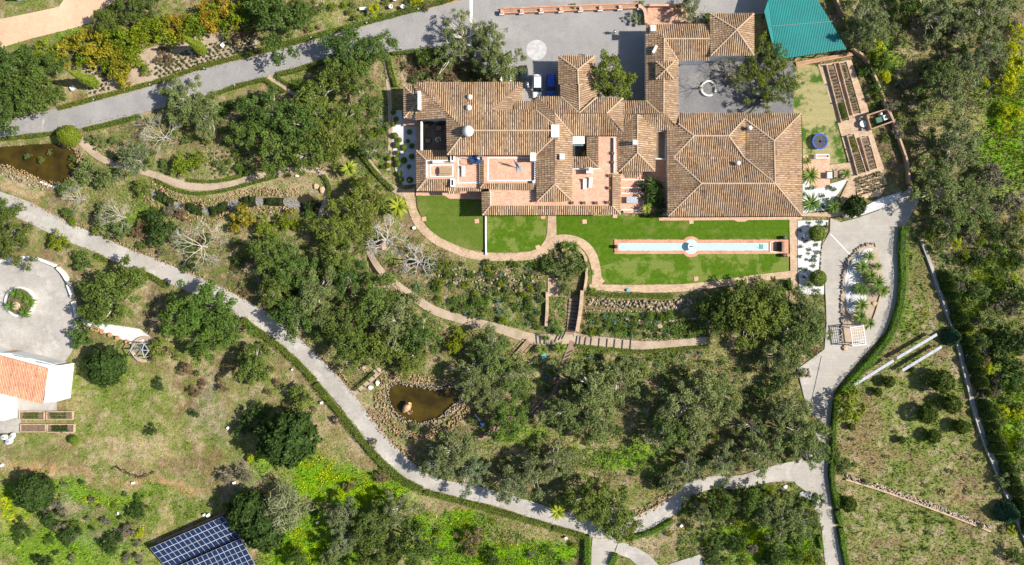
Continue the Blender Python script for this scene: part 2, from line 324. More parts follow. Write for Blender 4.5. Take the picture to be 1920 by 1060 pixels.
slab('lawn_pool', [(1042, 404), (1479, 410), (1479, 448), (1150, 448), (1150, 476), (1160, 480), (1145, 495), (1122, 500), (1112, 470), (1090, 450), (1060, 444), (1040, 446)], .022, MT['lawn_a'], 'lush green lawn strip between villa and long pool', 'lawn')
slab('lawn_lower', [(1146, 474), (1479, 474), (1479, 511), (1400, 517), (1340, 527), (1290, 533), (1128, 533), (1120, 512), (1124, 494)], .018, MT['lawn_b'], 'patchy lawn strip below the long pool', 'lawn')
slab('lawn_garden', [(1489, 118), (1540, 125), (1560, 190), (1587, 305), (1560, 308), (1506, 292), (1503, 215), (1487, 212)], .02, MT['lawn_d'], 'dry patchy lawn with trampoline beside the vegetable beds', 'lawn')
# paths
def pathslab(pts, w, z, m, label, name='path'): return slab(name, strip(pts, w), z, m, label, 'path', thick=.3)
pathslab([(765, 355), (768, 372), (774, 395), (786, 420), (806, 442), (838, 461), (890, 479), (960, 482), (1006, 476), (1026, 462), (1034, 440), (1035, 402)], [26, 17, 16, 16, 16, 16, 16, 15, 16, 20, 18, 15], .045, MT['path'], 'tan brick path curving round the west lawns')
pathslab([(1030, 462), (1044, 449), (1072, 449), (1096, 460), (1111, 480), (1118, 508), (1119, 538)], [16, 15, 15, 16, 17, 17, 20], .05, MT['path'], 'tan brick path looping round the sunken fountain bed')
pathslab([(1105, 541), (1150, 542), (1200, 542), (1280, 540), (1340, 533), (1410, 523), (1487, 514)], [16, 15, 15, 14, 13, 13, 12], .055, MT['path'], 'tan brick path along the bottom of the pool lawn')
slab('path', [(1480, 412), (1495, 410), (1495, 545), (1483, 545)], .06, MT['path'], 'straight tan path between pool lawn and gravel bed', 'path', .3)
slab('path', [(1240, 408), (1505, 406), (1560, 407), (1592, 402), (1600, 388), (1575, 396), (1505, 400), (1503, 412), (1240, 413)], .041, MT['path'], 'narrow tan path along the villa south wall', 'path', .3)
slab('path', [(1534, 122), (1596, 112), (1628, 205), (1634, 244), (1658, 318), (1612, 338), (1604, 352), (1605, 385), (1588, 398), (1575, 372), (1590, 340), (1555, 322), (1550, 310), (1592, 305), (1571, 232)], .035, MT['path'], 'pinkish paved strip around the vegetable beds', 'path', .3)
slab('patio', [(1506, 292), (1556, 292), (1556, 350), (1530, 354), (1514, 340), (1506, 320)], .043, MT['terra'], 'small terracotta patio with a barbecue', 'patio', .3)
pathslab([(690, 470), (712, 505), (745, 535), (782, 562), (818, 584), (868, 599), (920, 612), (960, 624), (1000, 636), (1040, 636), (1075, 632)], [10, 12, 14, 15, 16, 16, 16, 18, 20, 20, 24], .04, MT['gravelpath'], 'earth path descending from dead tree to terrace steps')
pathslab([(1075, 634), (1095, 638), (1150, 643), (1200, 648), (1260, 645), (1325, 639)], [20, 20, 18, 17, 15, 14], .048, MT['gravelpath'], 'stepped tan path below the terraced beds')
pathslab([(1074, 640), (1062, 672), (1045, 712), (1022, 750), (996, 778)], [11, 11, 12, 13, 12], .052, MT['darkpath'], 'dark timber stair path dropping toward the amphora pond', 'stair_path')
pathslab([(935, 800), (915, 815), (893, 822)], 11, .036, MT['darkpath'], 'short timber stair path below the amphora pond', 'stair_path')
pathslab([(662, 738), (680, 722), (700, 705), (716, 688)], [12, 12, 13, 16], .037, MT['gravelpath'], 'short plank stair path up from the lane', 'stair_path')
pathslab([(150, 262), (165, 278), (195, 300), (240, 315), (290, 328), (337, 345), (387, 350), (450, 340), (500, 328), (560, 318), (600, 322), (615, 345), (612, 372), (603, 395), (596, 420)], [14, 14, 12, 11, 12, 15, 15, 14, 12, 12, 12, 9, 8, 8, 9], .033, MT['gravelpath'], 'sandy path curving above the stepped stream')
pathslab([(676, 283), (700, 315), (725, 345), (755, 362), (775, 362)], [9, 10, 12, 14, 14], .034, MT['gravelpath'], 'gravel path slanting down beside the villa west hedge')
pathslab([(723, 108), (727, 150), (731, 200), (732, 260), (728, 320)], [7, 7, 8, 8, 7], .031, MT['gravelpath'], 'thin earth path running south along west garden hedge')
pathslab([(503, 143), (525, 158), (555, 178), (590, 195)], [9, 8, 8, 7], .028, MT['gravelpath'], 'narrow earth path leaving the driveway downhill')
slab('stair', [(1067, 560), (1086, 560), (1080, 628), (1062, 628)], .042, MT['darkpath'], 'shaded stone stair between sunken bed and lower path', 'stair', .3)
slab('paved_landing', [(1027, 522), (1052, 522), (1056, 556), (1027, 556)], .044, MT['path'], 'square paved landing below the sunken fountain bed', 'landing', .3)
slab('boundary_track', strip([(1728, 450), (1742, 490), (1762, 548), (1790, 625), (1808, 690), (1825, 760), (1845, 820), (1875, 890), (1900, 950), (1925, 1010), (1950, 1075)], [7, 8, 9, 10, 9, 9, 9, 10, 10, 9, 10]), .016, MT['concrete'], 'pale concrete strip along the eastern boundary', 'track')
# gravel beds
slab('gravel_bed', smooth_poly([(734, 207), (754, 207), (754, 222), (780, 236), (780, 345), (756, 347), (742, 322), (738, 290), (735, 250)], 1), .026, MT['gravel'], 'white gravel bed dotted with clipped plants west of villa', 'gravel bed')
slab('gravel_bed', [(1505, 338), (1556, 345), (1590, 335), (1580, 352), (1560, 378), (1555, 400), (1505, 401)], .025, MT['gravel'], 'white gravel bed with palms at the villa east corner', 'gravel bed')
slab('gravel_bed', [(1496, 414), (1553, 413), (1550, 430), (1541, 445), (1538, 470), (1535, 512), (1545, 525), (1545, 552), (1500, 552), (1496, 500)], .024, MT['gravel'], 'white gravel bed with two round bushes beside eastern drive', 'gravel bed')
slab('gravel_bed', [(1578, 405), (1620, 388), (1650, 372), (1690, 360), (1688, 368), (1650, 392), (1600, 409)], .036, MT['gravel'], 'thin white gravel strip above the eastern drive', 'gravel bed', .3)
slab('gravel_bed', [(148, 597), (180, 605), (230, 612), (262, 617), (282, 632), (270, 645), (245, 645), (215, 630), (170, 616)], .017, MT['gravel'], 'white gravel patch leading to the metal gazebo', 'gravel bed')
isl = smooth_poly([(1582, 652), (1579, 612), (1577, 560), (1580, 515), (1588, 488), (1608, 466), (1630, 457), (1642, 464), (1650, 490), (1655, 525), (1652, 552), (1640, 590), (1628, 615), (1611, 638)], 4)
slab('drive_island', isl, .10, MT['gravelpath'], 'teardrop planted island in the eastern drive', 'island', .3, blk=False)
slab('gravel_bed', smooth_poly([(1590, 500), (1612, 473), (1636, 466), (1628, 490), (1615, 515), (1622, 545), (1624, 562), (1607, 572), (1600, 588), (1590, 585), (1586, 560), (1584, 530)], 3), .115, MT['gravel'], 'white gravel patch on the drive island', 'gravel bed', .05, blk=False)
# bare crop and planting soils
slab('crop_bed', [(1600, 330), (1652, 316), (1664, 345), (1650, 368), (1610, 374)], .013, MT['soil'] if 0 else MT['dirt'], 'sandy crop bed with dark plant rows', 'crop bed', blk=False)
slab('planting_bed', [(155, 122), (300, 85), (420, 55), (482, 42), (482, 98), (385, 121), (290, 151), (165, 184)], .009, MT['gravelpath'], 'pale planting bed with rows above the driveway', 'planting bed', blk=False)
# water
pond1 = smooth_poly([(-40, 280), (0, 276), (60, 271), (110, 270), (135, 277), (149, 292), (147, 312), (132, 333), (114, 346), (78, 341), (37, 322), (0, 312), (-40, 305)], 4)
pond2 = smooth_poly([(728, 722), (746, 717), (785, 721), (815, 726), (846, 722), (866, 730), (869, 747), (850, 766), (830, 784), (801, 796), (772, 793), (745, 782), (731, 765), (724, 744)], 4)
streams = [[(290, 358), (300, 356), (328, 376), (327, 388), (312, 386), (292, 372)], [(344, 384), (362, 380), (380, 383), (380, 398), (372, 404), (346, 392)], [(390, 392), (408, 384), (427, 376), (430, 390), (412, 402), (392, 403)], [(444, 374), (470, 367), (480, 369), (481, 386), (446, 389)], [(492, 372), (534, 372), (534, 386), (492, 384)], [(556, 374), (575, 364), (592, 375), (608, 392), (600, 404), (570, 402)], [(688, 482), (698, 476), (708, 490), (716, 505), (704, 516), (694, 500)]]
sluices = [[(281, 356), (290, 356), (292, 374), (284, 366)], [(327, 378), (344, 384), (346, 394), (328, 390)], [(379, 386), (390, 394), (391, 402), (379, 400)], [(428, 378), (445, 374), (446, 390), (430, 392)], [(480, 370), (492, 372), (492, 385), (481, 386)], [(534, 372), (557, 374), (562, 392), (534, 386)]]
slab('pond_water', pond1, -.25, MT['pond'], 'murky brown pond in the upper left garden', 'pond', .02)
slab('pond_water', pond2, -.25, MT['pond'], 'golden brown pond with a tilted clay amphora', 'pond', .02)
nm = ['leftmost', 'second', 'third', 'fourth', 'fifth', 'rightmost']
for i, p in enumerate(streams):
    slab('stream_water', smooth_poly(p, 3), -.12, MT['stream'], ('dark pool of the stepped stream, %s of the row' % nm[i]) if i < 6 else 'dark small pool below the dead grey tree', 'stream', .02)
MT['foam'] = watermat('white_cascade_water', (.36, .345, .31), (.05, .04, .026), .3, 4.5, .5)
for i, p in enumerate(sluices):
    slab('cascade', smooth_poly(p, 3), -.04, MT['foam'], 'small pale cascade of the stepped stream, %s of the row' % nm[i], 'cascade', .05)

# ------------------------------------------------------------------ the ground: one sheet with its cover painted by what grows there
STRAW = (.36, .29, .14); GRN = (.135, .185, .03); LUSH = (.15, .285, .004); SOIL = (.25, .175, .11); PALE = (.42, .315, .215); ORNG = (.44, .26, .145); LITTER = (.135, .095, .062); SCRUB = (.23, .205, .17); OLIVE = (.16, .165, .055); YEL = (.27, .35, .006)
REDSOIL = (.22, .125, .075)
blobs = [  # colour, px, py, rx, ry, strength
 (GRN, 30, 5, 60, 14, .5), (GRN, 90, 85, 90, 14, .9), (LUSH, 130, 70, 40, 9, .5), (GRN, 620, 40, 160, 32, .6), (STRAW, 640, 35, 60, 20, .6), (STRAW, 140, 160, 25, 22, .5), (PALE, 330, 105, 160, 30, .5),
 (PALE, 780, 140, 70, 22, .8), (LITTER, 850, 125, 60, 26, .8), (SOIL, 690, 190, 60, 90, .7), (LITTER, 560, 180, 90, 40, .7), (SOIL, 560, 260, 120, 70, .6), (LITTER, 430, 240, 50, 60, .8), (PALE, 410, 300, 50, 30, .7), (SOIL, 240, 260, 90, 40, .8), (PALE, 190, 290, 50, 20, .6), (PALE, 40, 340, 80, 18, .7), (ORNG, 40, 350, 70, 10, .4),
 (SOIL, 120, 400, 120, 40, .6), (GRN, 260, 400, 70, 35, .7), (LUSH, 275, 400, 40, 20, .3), (OLIVE, 150, 420, 60, 30, .5), (PALE, 480, 350, 160, 20, .6), (SOIL, 330, 460, 90, 40, .7), (PALE, 430, 440, 50, 30, .4), (LITTER, 500, 520, 120, 70, .6), (SOIL, 590, 460, 30, 50, .8), (ORNG, 590, 470, 16, 30, .5),
 (LITTER, 650, 560, 130, 90, .7), (SOIL, 800, 500, 60, 60, .5), (SOIL, 110, 520, 60, 60, .7), (PALE, 260, 560, 40, 40, .5), (LITTER, 290, 580, 30, 50, .8), (SOIL, 640, 690, 50, 40, .5), (PALE, 690, 780, 30, 60, .6),
 (STRAW, 230, 760, 200, 110, .7), (GRN, 200, 720, 110, 50, .6), (GRN, 300, 780, 60, 50, .5), (GRN, 180, 790, 80, 20, .6), (PALE, 220, 840, 60, 25, .7), (STRAW, 260, 850, 90, 30, .6), (GRN, 90, 840, 90, 22, .55), (ORNG, 60, 890, 110, 16, .8), (ORNG, 250, 905, 120, 10, .5), (ORNG, 330, 912, 50, 12, .8), (SOIL, 370, 740, 40, 40, .5), (LITTER, 400, 690, 20, 40, .4), (GRN, 380, 800, 40, 70, .5),
 (GRN, 150, 960, 180, 60, .85), (LUSH, 40, 930, 60, 30, .5), (SCRUB, 110, 950, 60, 30, .6), (SCRUB, 210, 1000, 40, 30, .5), (GRN, 330, 950, 80, 40, .6), (STRAW, 300, 970, 12, 45, .7), (STRAW, 270, 1030, 30, 30, .6), (SCRUB, 440, 890, 40, 50, .5), (PALE, 540, 800, 40, 40, .4), (SOIL, 560, 700, 40, 40, .5), (PALE, 600, 790, 26, 60, .5), (ORNG, 465, 1000, 26, 40, .7),
 (LUSH, 610, 900, 100, 55, .95), (LUSH, 560, 860, 40, 30, .6), (YEL, 650, 910, 60, 22, .5), (LUSH, 560, 1010, 80, 50, .9), (LUSH, 740, 940, 60, 26, .8), (LUSH, 850, 1000, 70, 35, .85), (LUSH, 960, 1040, 90, 35, .85), (PALE, 790, 945, 90, 14, .7), (SOIL, 850, 960, 90, 9, .5), (STRAW, 1000, 1000, 60, 14, .7), (LITTER, 1070, 1040, 22, 30, .8), (LUSH, 480, 870, 22, 22, .7),
 (LITTER, 900, 760, 110, 50, .7), (SOIL, 800, 830, 60, 22, .6), (ORNG, 770, 830, 50, 10, .4), (PALE, 1030, 680, 40, 30, .5), (OLIVE, 1180, 665, 140, 18, .7), (STRAW, 1330, 690, 90, 30, .7), (GRN, 1130, 660, 70, 16, .6), (LITTER, 1180, 740, 160, 50, .6), (STRAW, 1420, 720, 40, 50, .6), (LUSH, 1150, 850, 60, 24, .75), (STRAW, 1080, 840, 60, 22, .5), (SOIL, 1180, 890, 50, 14, .7), (LITTER, 1000, 900, 80, 40, .7), (SOIL, 1230, 945, 60, 20, .6), (ORNG, 1240, 930, 40, 12, .4), (LITTER, 1370, 830, 130, 50, .8), (LITTER, 1430, 640, 90, 40, .7), (SOIL, 1520, 640, 16, 60, .7), (LITTER, 1500, 790, 50, 40, .6), (LUSH, 980, 820, 50, 20, .5),
 (SOIL, 950, 540, 120, 30, .6), (OLIVE, 950, 580, 140, 28, .7), (OLIVE, 1200, 605, 110, 22, .8), (GRN, 1200, 610, 100, 18, .5), (PALE, 1230, 1005, 70, 26, .8), (SOIL, 1280, 990, 60, 26, .4), (GRN, 1420, 940, 100, 26, .6), (LUSH, 1400, 1010, 90, 36, .85), (YEL, 1430, 1000, 60, 18, .4), (LUSH, 1480, 1040, 60, 30, .8), (SCRUB, 1360, 1040, 40, 26, .6),
 (STRAW, 1690, 830, 120, 110, .8), (GRN, 1740, 850, 90, 60, .45), (GRN, 1680, 900, 90, 30, .5), (ORNG, 1610, 820, 16, 40, .4), (GRN, 1700, 960, 110, 40, .55), (STRAW, 1700, 1010, 110, 40, .5), (SOIL, 1660, 1030, 30, 22, .6), (OLIVE, 1720, 500, 26, 60, .7), (LUSH, 1720, 590, 26, 26, .4), (SOIL, 1690, 660, 60, 16, .6), (ORNG, 1740, 660, 40, 10, .4), (ORNG, 1800, 930, 30, 20, .4),
 (GRN, 1860, 250, 60, 120, .6), (LUSH, 1890, 200, 40, 80, .6), (YEL, 1895, 150, 24, 60, .3), (SOIL, 1700, 60, 30, 60, .7), (SCRUB, 1830, 330, 60, 60, .6), (SCRUB, 1800, 470, 60, 50, .5), (OLIVE, 1860, 600, 70, 120, .7), (LUSH, 1820, 570, 30, 40, .4), (OLIVE, 1890, 850, 40, 120, .6), (LUSH, 1900, 800, 30, 70, .5), (STRAW, 1680, 90, 30, 30, .5), (LITTER, 1720, 200, 40, 60, .6), (LITTER, 1650, 290, 40, 60, .8), (SOIL, 1660, 320, 30, 20, .5), (ORNG, 1690, 350, 20, 10, .5), (LITTER, 1780, 350, 80, 80, .5), (STRAW, 1850, 260, 40, 24, .4), (GRN, 1600, 20, 24, 40, .5), (REDSOIL, 352, 690, 22, 34, .75), (REDSOIL, 372, 742, 28, 34, .7), (REDSOIL, 330, 770, 50, 12, .45), (REDSOIL, 400, 850, 14, 30, .7), (REDSOIL, 375, 860, 34, 10, .6), (PALE, 330, 700, 26, 40, .5), (SCRUB, 400, 760, 30, 60, .45), (YEL, 20, 970, 26, 24, .7), (LUSH, 130, 1030, 170, 45, .7), (LUSH, 190, 925, 120, 14, .5), (LUSH, 60, 930, 120, 30, .4), (LUSH, 600, 1040, 120, 40, .9), (LUSH, 950, 1035, 130, 34, .9), (LUSH, 840, 995, 80, 26, .8), (LUSH, 1165, 850, 90, 30, .6), (GRN, 1180, 680, 160, 26, .4), (LUSH, 700, 930, 120, 40, .6), (LUSH, 900, 1030, 160, 34, .7), (GRN, 1720, 780, 130, 90, .6), (GRN, 1700, 1000, 130, 60, .5), (LUSH, 1885, 270, 70, 110, .75), (STRAW, 1830, 240, 30, 50, .5), (LUSH, 1850, 520, 60, 80, .45), (LUSH, 1900, 760, 40, 140, .5), (LUSH, 1660, 110, 26, 50, .6), (LUSH, 1450, 1030, 110, 40, .7), (GRN, 240, 700, 140, 60, .4), (SOIL, 1240, 30, 40, 22, .9), (ORNG, 1245, 30, 36, 20, .7)]
def cover_at(px, py):
    px = np.asarray(px, float); py = np.asarray(py, float)
    wx = (fbm(px, py, 60, 21) - .5) * 90; wy = (fbm(px, py, 60, 31) - .5) * 70; X = px + wx; Y = py + wy
    c = np.empty(px.shape + (3,)); t = fbm(px, py, 90, 41)[..., None]
    c[:] = np.array(STRAW) * .8 * t + np.array(OLIVE) * (1 - t)
    for col, bx, by, rx, ry, s in blobs:
        d = ((X - bx) / rx) ** 2 + ((Y - by) / ry) ** 2; w = (s * np.clip(1.25 - d, 0, 1) ** .7)[..., None]
        c = c * (1 - w) + np.array(col) * w
    # patchwork of greener and barer tufts
    g = fbm(px, py, 14, 51)[..., None]; w = np.clip((g - .52) * 9, 0, .75); c = c * (1 - w) + (np.array(GRN) * .75 + c * .25) * w
    g = fbm(px, py, 11, 61)[..., None]; w = np.clip((g - .56) * 8, 0, .65); w = w * np.clip((c[..., :1] / c[..., 1:2] - .62) * 3, .0, 1); c = c * (1 - w) + np.array(PALE) * .95 * w
    g = fbm(px, py, 30, 66)[..., None]; w = np.clip((g - .6) * 8, 0, .5) * np.clip((c[..., :1] / c[..., 1:2] - .7) * 3, .0, 1); c = c * (1 - w) + np.array((.2, .125, .075)) * w
    return c
gx = np.concatenate([np.linspace(-700, -106, 12)[:-1], np.arange(-106, 106.01, .42), np.linspace(106, 700, 12)[1:]])
gy = np.concatenate([np.linspace(-600, -62, 12)[:-1], np.arange(-62, 62.01, .42), np.linspace(62, 600, 12)[1:]])
GX, GY = np.meshgrid(gx, gy); gpx = GX / S + 960; gpy = 530 - GY / S
GZ = -.03 - .28 * fbm(gpx, gpy, 26, 71, 3) * np.clip((fbm(gpx, gpy, 70, 75) - .3) * 3, .2, 1)
def sink(poly, z):
    m = inside(poly, gpx, gpy); GZ[m] = z
for p in (pond1, pond2): sink(p, -1.0)
for p in streams: sink(smooth_poly(p, 3), -.6)
gc = cover_at(np.clip(gpx, -300, 2220), np.clip(gpy, -300, 1360))
n0, n1 = GX.shape; idx = np.arange(n0 * n1).reshape(n0, n1)
gf = np.stack([idx[:-1, :-1], idx[:-1, 1:], idx[1:, 1:], idx[1:, :-1]], -1).reshape(-1, 4)
ground = link('ground', npmesh('ground', np.stack([GX, GY, GZ], -1).reshape(-1, 3), gf, cols=gc.reshape(-1, 3), m=MT['ground'], smooth=True))
tag(ground, 'dry grass and earth of the hillside under everything', 'ground', kind='structure')
# ------------------------------------------------------------------ tiled roofs
TPAL = np.array([(.35, .238, .142), (.39, .278, .172), (.315, .202, .118), (.265, .158, .09), (.335, .19, .105), (.42, .315, .205), (.22, .13, .08)])
TPROB = np.array([.42, .24, .15, .06, .06, .05, .02])
EDGES = []
def roof_slope(parent, pts, pitch=.385, tl=.52, pal=TPAL, prob=TPROB, deckmat=None, lichen=None, th=.12):
    P = np.array([W(*p) for p in pts]); n = np.zeros(3)
    for i in range(len(P)):
        a, b = P[i], P[(i + 1) % len(P)]; n += np.cross(a, b)
    if n[2] < 0: n = -n; P = P[::-1]
    n /= np.linalg.norm(n); c = P.mean(0)
    dn = np.array((0, 0, -1.)) + n * n[2]; dn /= np.linalg.norm(dn); h = np.cross(dn, n)
    u = (P - c) @ h; v = (P - c) @ dn
    # flat deck
    Q = c + u[:, None] * h + v[:, None] * dn
    k = len(Q); mb = MB(); mb.add(list(Q - np.array((0, 0, th))) + list(Q), [tuple(range(k - 1, -1, -1)), tuple(range(k, 2 * k))] + [(i, (i + 1) % k, k + (i + 1) % k, k + i) for i in range(k)])
    deck = mb.build('roof_slope', deckmat or MT['deck'], parent)
    VV, FF, CC = [], [], []; nv = 0
    ang = np.array([0, 50, 90, 130, 180.]) * math.pi / 180
    uu = np.arange(u.min() + pitch * .5, u.max(), pitch)
    for ui in uu:
        xs = []
        for i in range(k):
            a, b = i, (i + 1) % k
            if (u[a] > ui) != (u[b] > ui): xs.append(v[a] + (v[b] - v[a]) * (ui - u[a]) / (u[b] - u[a]))
        xs.sort()
        for v0, v1 in zip(xs[::2], xs[1::2]):
            if v1 - v0 < .12: continue
            m = max(1, int(round((v1 - v0) / tl))); vs_ = np.linspace(v0, v1 + .06, m + 1)
            colbase = rng.normal(1, .07)
            for j in range(m):
                w0, w1 = .112 * rng.uniform(.93, 1.05) * 1.08, .135 * rng.uniform(.95, 1.05); du = rng.normal(0, .01)
                for t, w, lift in ((vs_[j], w0, .02), (vs_[j + 1] + .03, w1, .045)):
                    base = c + (ui + du) * h + t * dn + n * lift
                    VV.append(base + np.outer(np.cos(ang) * w, h) + np.outer(np.sin(ang) * w * .85 - .02, n))
                col = TPAL[0] if prob is None else pal[rng.choice(len(pal), p=prob)]
                pw = base[:2]; blot = fbm(pw[0] * 10, pw[1] * 10, 45, 91, 3)
                col = col * colbase * rng.uniform(.92, 1.08) * (.70 + .60 * float(blot))
                if lichen is not None and np.hypot(*(pw - lichen[:2])) < lichen[2] * rng.uniform(0, 1) and rng.random() < .6: col = np.array((.50, .30, .10))
                CC.append(np.tile(col, (10, 1)))
                FF += [(nv + i, nv + i + 1, nv + 6 + i, nv + 5 + i)[::-1] for i in range(4)]; nv += 10
    if nv:
        t = link('tiles', npmesh('tiles', np.concatenate(VV), np.array(FF), cols=np.concatenate(CC), m=MT['tile']), None, deck); t['kind'] = 'stuff'
    for i in range(len(pts)): EDGES.append((np.array(pts[i], float), np.array(pts[(i + 1) % len(pts)], float), np.mean(np.array(pts, float), 0), len(EDGES)))
    return deck
def ridge_caps(parent, since):
    E = EDGES[since:]; done = []
    for i in range(len(E)):
        for j in range(i + 1, len(E)):
            a0, a1, ca, _ = E[i]; b0, b1, cb, _ = E[j]
            if np.allclose(ca, cb): continue
            if (np.hypot(*(a0 - b1)[:2]) < 3 and np.hypot(*(a1 - b0)[:2]) < 3) or (np.hypot(*(a0 - b0)[:2]) < 3 and np.hypot(*(a1 - b1)[:2]) < 3):
                mid = (a0 + a1) / 2
                if (ca[2] + cb[2]) / 2 < mid[2] + .02:
                    cap(parent, W(*a0), W(*a1))
def cap(parent, p0, p1, r=.15, m=None):
    p0, p1 = np.array(p0), np.array(p1); L = np.linalg.norm(p1 - p0)
    if L < .3: return
    d = (p1 - p0) / L; s = np.cross(d, (0, 0, 1.)); s /= np.linalg.norm(s); up = np.cross(s, d); mb = MB(); nseg = max(1, int(L / .5)); ang = np.array([-10, 40, 90, 140, 190]) * math.pi / 180
    for i in range(nseg):
        A = p0 + d * L * i / nseg; B = p0 + d * L * (i + 1.08) / nseg; V = []
        for q, rr in ((A, r * .86), (B, r)): V += list(q + up * .05 + np.outer(np.cos(ang) * rr, s) + np.outer(np.sin(ang) * rr, up))
        mb.add(V, [(k, k + 1, k + 6, k + 5) for k in range(4)])
    mb.build('ridge_tiles', m or MT['mortar'], parent)
villa = empty('villa', W(1120, 300)); V_ = villa
def part(o):       # world-placed mesh made a child of the villa without moving it
    o.matrix_parent_inverse = o.parent.matrix_world.inverted(); return o
villa.location = (0, 0, 0)
tag(villa, 'rambling white villa with many hipped terracotta tile roofs', 'house')
e0 = len(EDGES)
